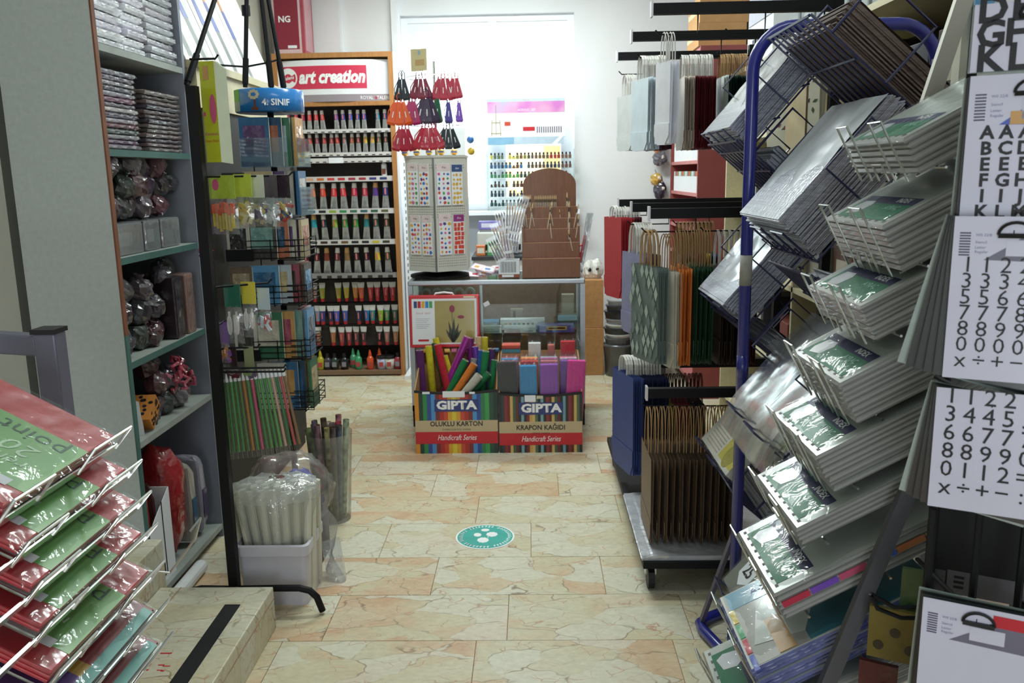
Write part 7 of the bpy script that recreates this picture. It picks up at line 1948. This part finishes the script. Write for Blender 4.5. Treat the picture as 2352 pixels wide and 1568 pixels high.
for k, (x, z, c, r, nm) in enumerate(((.985, 1.72, 'd89058', (.05, .03, .085), 'orange wrapped bundle hanging in the back corner'), (1.00, 1.60, '6a6a74', (.055, .03, .055), 'grey wrapped bundle below the orange one in the corner'), (.975, 1.44, 'c8a048', (.05, .03, .045), 'yellow and white flower pack hanging in the corner'), (1.005, 1.36, '3c3444', (.05, .03, .07), 'dark violet pack lowest in the back corner'))):
    t = T('craft_bundle', nm, 'bundle', (x, 6.78, z), 0, 'bundles hanging in the back corner')
    MB().blob((0, 0, 0), r, seed=70+k, amp=.22, nu=14, nv=9).build('bundle', M_TFOIL, t, color=c)
    MB().blob((.02, -.026, .01), (.014, .01, .014), seed=80+k, amp=.4, nu=8, nv=5).build('flower', M_TFOIL, t, color='e0d8d0')
    MB().tube([(0, 0, r[2]*.8), (0, .068, r[2]+.03)], .002, 5).build('cord', M_INK, t)
# ------------------------------------------------------------------ wire rack of red felt packs by the steps
lr = T('felt_rack', 'chrome wire rack of red felt packs in front of the handrail', 'rack', (0, 0, 0))
LT = [(-.800, 1.023), (-.786, .956), (-.774, .892), (-.768, .825), (-.762, .745), (-.760, .662), (-.758, .590)]
AL = math.radians(29)
aL = V(-math.cos(AL), 0, math.sin(AL)); nL = V(math.sin(AL), 0, math.cos(AL))
RL = axes((0, 1, 0), aL)         # local x along +Y, local y up the slope; z = x cross y
if (RL @ V(0, 0, 1)).z < 0: RL = axes((0, -1, 0), aL)
FLIP = (RL @ V(1, 0, 0)).y < 0
M_FELTR = mat('red_felt_sheet', (196, 50, 60), .40, var=.08, coat=.9, bump=.5, bscale=14)
M_FELTD = mat('dark_red_sheet', (150, 30, 44), .38, var=.15, coat=.9, bump=.4, bscale=12)
M_GRNL = mat('bright_green_label', (112, 172, 88), .35, var=.05, coat=.7)
M_TURQ = mat('turquoise_strip', (74, 160, 148), .4, var=.06, coat=.4)
Y0, Y1, LL = 1.20, 1.55, .30
NPK = [3, 2, 2, 2, 3, 2, 2]
for ti, (x, z) in enumerate(LT):
    th = .0085; n = NPK[ti]
    o = V(x, 0, z)-nL*th*n
    mb = MB()
    for k in range(6):
        y = V(0, Y0-.10+(Y1-Y0+.12)*k/5, 0)
        mb.tube([o+y-nL*.003, o+y-nL*.003+aL*LL], .0022, 5)
    for q in (.0, .15, .30):
        mb.tube([o+V(0, Y0-.12, 0)+aL*q-nL*.006, o+V(0, Y1+.03, 0)+aL*q-nL*.006], .0024, 5)
    tr = mb.build('tray', M_CHROME, lr)
    f = o-aL*.008
    for (ya, yb) in ((Y1-.13, Y1+.018), (Y0-.02, Y0+.10)):
        MB().tube([f+V(0, ya, 0)-nL*.006, f+V(0, ya+.010, 0)+nL*(th*n+.020)-aL*.006, f+V(0, yb, 0)+nL*(th*n+.020)-aL*.006, f+V(0, yb-.008, 0)-nL*.004], .0030, 6).build('lip_loop', M_CHROME, tr)
    MB().ob(f+V(0, Y0-.12, 0)-nL*.008, V(0, Y1-Y0+.13, 0), aL*.003, nL*.014).build('lip_strip', M_CHROME, tr)
    for k in range(n):
        top = k == n-1
        w_ = Y1-Y0
        p = o+nL*(th*k+.0004)+V(0, Y1 if FLIP else Y0, 0)
        dark = ti >= 5
        lab = ('%s, top of the %s tray of the felt rack' % ('dark red pack with turquoise strip' if dark else 'red felt pack with green label', ['highest', 'second', 'third', 'fourth', 'fifth', 'sixth', 'lowest'][ti]) if top else
               '%s, %s from the bottom of the %s tray of the felt rack' % ('dark red sheet pack' if dark else 'red felt pack', ORD[k], ['highest', 'second', 'third', 'fourth', 'fifth', 'sixth', 'lowest'][ti]))
        t = T('felt_pack', lab, 'felt pack', p, rot=RL, group='red packs in the felt rack')
        MB().bb(0, w_, 0, LL, 0, th*.9).build('felt_sheets', M_FELTD if dark else M_FELTR, t, bevel=.003)
        u = (lambda a: w_-a) if FLIP else (lambda a: a)
        if not dark:
            a, b = sorted((u(.05), u(.248)))
            MB().bb(a, b, .0, LL, th*.9, th*.9+.0006).build('green_label', M_GRNL, t)
            if top:
                # lettering faces the wall side: it reads up the slope
                text('point', .060, mat('dark_green_print', (34, 84, 60), .4), t, (u(.212), .085, th*.9+.0006), (0, 1, 0), (u(0)-u(1), 0, 0), bold=-.003, sx=.98)
                text('20', .060, mat('pale_green_white', (196, 224, 188), .4), t, (u(.160), .075, th*.9+.0006), (0, 1, 0), (u(0)-u(1), 0, 0), shear=.2)
                text('renkli', .040, MATS['pale_green_white'], t, (u(.115), .085, th*.9+.0006), (0, 1, 0), (u(0)-u(1), 0, 0), shear=.1)
                a, b = sorted((u(.045), u(.068))); MB().bb(a, b, .03, .20, th*.9+.0006, th*.9+.001).build('white_strip', M_WHITE, t)
        else:
            MB().bb(0.012, w_*.97, -.0005, .020, th*.9, th*.9+.0012).build('turquoise_strip', M_TURQ, t)
            if top:
                a, b = sorted((u(.0), u(.10))); MB().bb(a, b, .02, LL, th*.9, th*.9+.0006).build('violet_print', mat('violet_print', (110, 74, 150), .4, coat=.6), t)
                a, b = sorted((u(.10), u(.135))); MB().bb(a, b, .02, LL, th*.9, th*.9+.0006).build('yellow_print', mat('gold_print', (196, 150, 40), .4, coat=.6), t)
                text('jos', .085, mat('pale_script_print', (220, 196, 190), .4), t, (u(.175), .15, th*.9+.0006), (0, -1, 0), (u(1)-u(0), 0, 0), shear=.4, bold=-.01)
        if top:
            fs_ = MB().sheet((-.012, -.012, th*.9+.003), (w_+.024, 0, 0), (0, LL+.02, 0), 20, 18, lambda q, v: (0, 0, .0032*noise.noise(V(q*6+ti, v*5, ti*1.7))-.006*max(0, 1-v*10)-.004*max(0, 1-min(q, 1-q)*14)))
            fs_.build('film', M_FILM2, t, smooth=True)
for y in (Y0-.09, Y1+.015):
    MB().tube([(-1.05, y, .155), (-1.05, y, 1.15)], .009, 8).build('post', M_CHROME, lr)
    MB().tube([(-1.05, y, .16), (-.92, y, .16)], .009, 8).build('foot', M_CHROME, lr)
MB().tube([(-1.05, Y0-.09, 1.15), (-1.05, Y1+.015, 1.15)], .007, 8).build('top_wire', M_CHROME, lr)
# loose hook wire arm low on the rack
MB().tube([(-.80, 1.57, .735), (-.745, 1.60, .715), (-.70, 1.63, .775), (-.685, 1.63, .82), (-.70, 1.61, .80)], .0028, 6).build('hook', M_CHROME, lr)

# ------------------------------------------------------------------ white bin of wrapped rods, plastic bag, gift wrap
wb = T('white_bin', 'white plastic bin with a thick rim behind the curved black foot', 'bin', (-.930, 2.895, 0))
wb.scale = (.93, 1, 1)
mb = MB()
def rr(a, b, z, r, n=5):
    pts = []
    for (sx, sy, a0) in ((1, 1, 0), (-1, 1, PI/2), (-1, -1, PI), (1, -1, 1.5*PI)):
        for k in range(n):
            t_ = a0+PI/2*k/(n-1)
            pts.append((sx*(a-r)+r*math.cos(t_), sy*(b-r)+r*math.sin(t_), z))
    return pts
def shell(mb, secs, m=0, cap=True):
    vs = []; fs = []; n = len(secs[0])
    for s_ in secs: vs += s_
    for i in range(len(secs)-1):
        for t_ in range(n):
            t2 = (t_+1) % n; fs.append((i*n+t_, i*n+t2, (i+1)*n+t2, (i+1)*n+t_))
    if cap: fs.append(tuple(range(n-1, -1, -1)))
    mb.add(vs, fs, m)
M_WPL = mat('white_bin_plastic', (198, 196, 206), .4, var=.04, coat=.2)
shell(mb, [rr(.122, .098, 0, .02), rr(.134, .112, .205, .022), rr(.130, .108, .206, .02), rr(.118, .096, .006, .018)])
mb.build('body', M_WPL, wb, smooth=False)
mb = MB(); shell(mb, [rr(.136, .114, .195, .022), rr(.142, .120, .197, .024), rr(.142, .120, .232, .024), rr(.133, .111, .236, .022), rr(.131, .109, .205, .022)], cap=False); mb.build('rim', M_WPL, wb)
rb_ = T('rod_bundle', 'bundle of white plastic rods wrapped in crinkled cellophane in the white bin', 'rod bundle', (-.925, 2.895, .008))
rodm = MB().tube([(0, 0, 0), (0, 0, .40)], .0135, 8).mesh('rod', mat('milky_rod', (208, 206, 190), .35, var=.05, coat=.4))
rn = random.Random(3)
for r in range(4):
    for k in range(8):
        o = inst(rodm, 'rod', rb_)
        x = -.100+.0285*k+(r % 2)*.008; y = -.075+.05*r
        o.location = (x, y, rn.uniform(0, .012)); o.rotation_euler = (-.08+.05*r, -.19+.035*k, 0)
mb = MB(); n = 30
for q, (z, ax_, ay, off, jg) in enumerate(((.20, .128, .105, 0, .0), (.30, .140, .11, -.008, .004), (.375, .163, .115, -.012, .008), (.415, .155, .10, -.008, .014), (.432, .10, .065, .0, .016), (.440, .03, .02, 0, .006))):
    ring = []
    for t_ in range(n):
        a = 2*PI*t_/n; j = jg*noise.noise(V(math.cos(a)*4, math.sin(a)*4, q*3.0))+jg*.18*(1 if t_ % 2 else -1)+jg*.5*noise.noise(V(t_*1.7, q*2.1, .3))
        ring.append((off+(ax_+j)*math.cos(a), (ay+j)*math.sin(a), z+j*.8))
    mb.v += ring
for i in range(5):
    for t_ in range(n):
        t2 = (t_+1) % n; mb.f.append((i*n+t_, i*n+t2, (i+1)*n+t2, (i+1)*n+t_)); mb.m.append(0 if i < 2 else 1)
mb.build('wrap', [film('milky_cellophane', (246, 248, 244), .70, .18, .4, 34, .12), film('crinkled_cellophane', (246, 248, 244), .52, .30, .8, 30, .12)], rb_, smooth=True)
pbg = T('clear_carrier_bag', 'knotted clear plastic bag of red and blue goods behind the white bin', 'bag', (-.965, 3.18, 0))
MB().blob((-.01, 0, .265), (.135, .10, .085), seed=91, amp=.16, nu=18, nv=10).build('red_goods', M_TFOIL, pbg, color='a82838')
MB().blob((.05, -.04, .30), (.07, .06, .09), seed=92, amp=.15, nu=14, nv=9).build('blue_goods', M_TFOIL, pbg, color='6a6ac8')
MB().blob((-.07, -.05, .33), (.05, .05, .045), seed=93, amp=.2, nu=12, nv=8).build('brown_goods', M_TFOIL, pbg, color='6a5440')
MB().bb(-.12, .12, -.09, .09, 0, .17).build('carton', mat('dim_carton', (90, 80, 70), .8), pbg)
mb = MB().blob((0, -.005, .290), (.168, .135, .150), seed=94, amp=.14, nu=28, nv=18, freq=2.6); mb.build('bag', M_SOFTBAG, pbg, smooth=True)
mb = MB().sheet((.12, -.10, .30), (.07, -.06, -.0), (.03, -.02, -.29), 8, 14, lambda u, v: (.018*math.sin(v*9+u*5), .018*math.cos(v*7+u*3), .01*math.sin(u*8)))
mb.sheet((.15, -.16, .14), (.06, .05, 0), (.03, -.05, -.138), 8, 10, lambda u, v: (.03*math.sin(PI*u)*v, -.03*math.sin(PI*u)*v, 0))
mb.build('bag_tail', film('hazy_plastic', (230, 232, 234), .62, .25, .4, 26, .14), pbg, smooth=True)
gbk = T('gift_wrap_bin', 'clear tall bin full of gift wrap rolls beside the book stand', 'bin', (-.90, 3.58, 0))
mb = MB(); loft(mb, [(0, .075, .075), (.40, .100, .100), (.405, .102, .102)], 18, cap=False); mb.lathe([(.075, .001), (.075, .004)], n=18)
mb.build('bin', M_SOFTBAG, gbk, smooth=True)
GW = [('8a7a80', 'mauve'), ('5a4a3c', 'brown'), ('a0a070', 'olive'), ('b0485a', 'rose'), ('6a6a78', 'grey'), ('3c4a5a', 'slate'), ('c8c0b8', 'pale'), ('7a5a6a', 'plum'), ('98a890', 'sage'), ('b89868', 'sand'), ('4a3c40', 'dark'), ('a8707a', 'dusty pink'), ('687a58', 'moss')]
for k, (c, nm) in enumerate(GW):
    a = k*2.4; r_ = .012+.058*math.sqrt(k/13)
    b0 = V(-.90+r_*.75*math.cos(a), 3.58+r_*.75*math.sin(a), .008); b1 = V(-.90+r_*1.35*math.cos(a), 3.58+r_*1.35*math.sin(a), .445+.015*math.sin(k*1.9))
    t = T('gift_wrap_roll', '%s printed gift wrap roll standing in the clear bin' % nm, 'gift wrap roll', b0, 0, 'gift wrap rolls in the clear bin')
    t.rotation_euler = (b1-b0).to_track_quat('Z', 'Y').to_euler(); L = (b1-b0).length
    MB().lathe([(.0135, 0), (.0135, L)], n=10, cap=False).build('paper', mat('printed_gift_wrap', rough=.3, tint=True, var=.55, scale=40, coat=.6, detail=0), t, color=c, smooth=True)
    MB().lathe([(.0125, L-.01), (.0125, L-.009)], n=10).build('core', M_KRAFT, t)
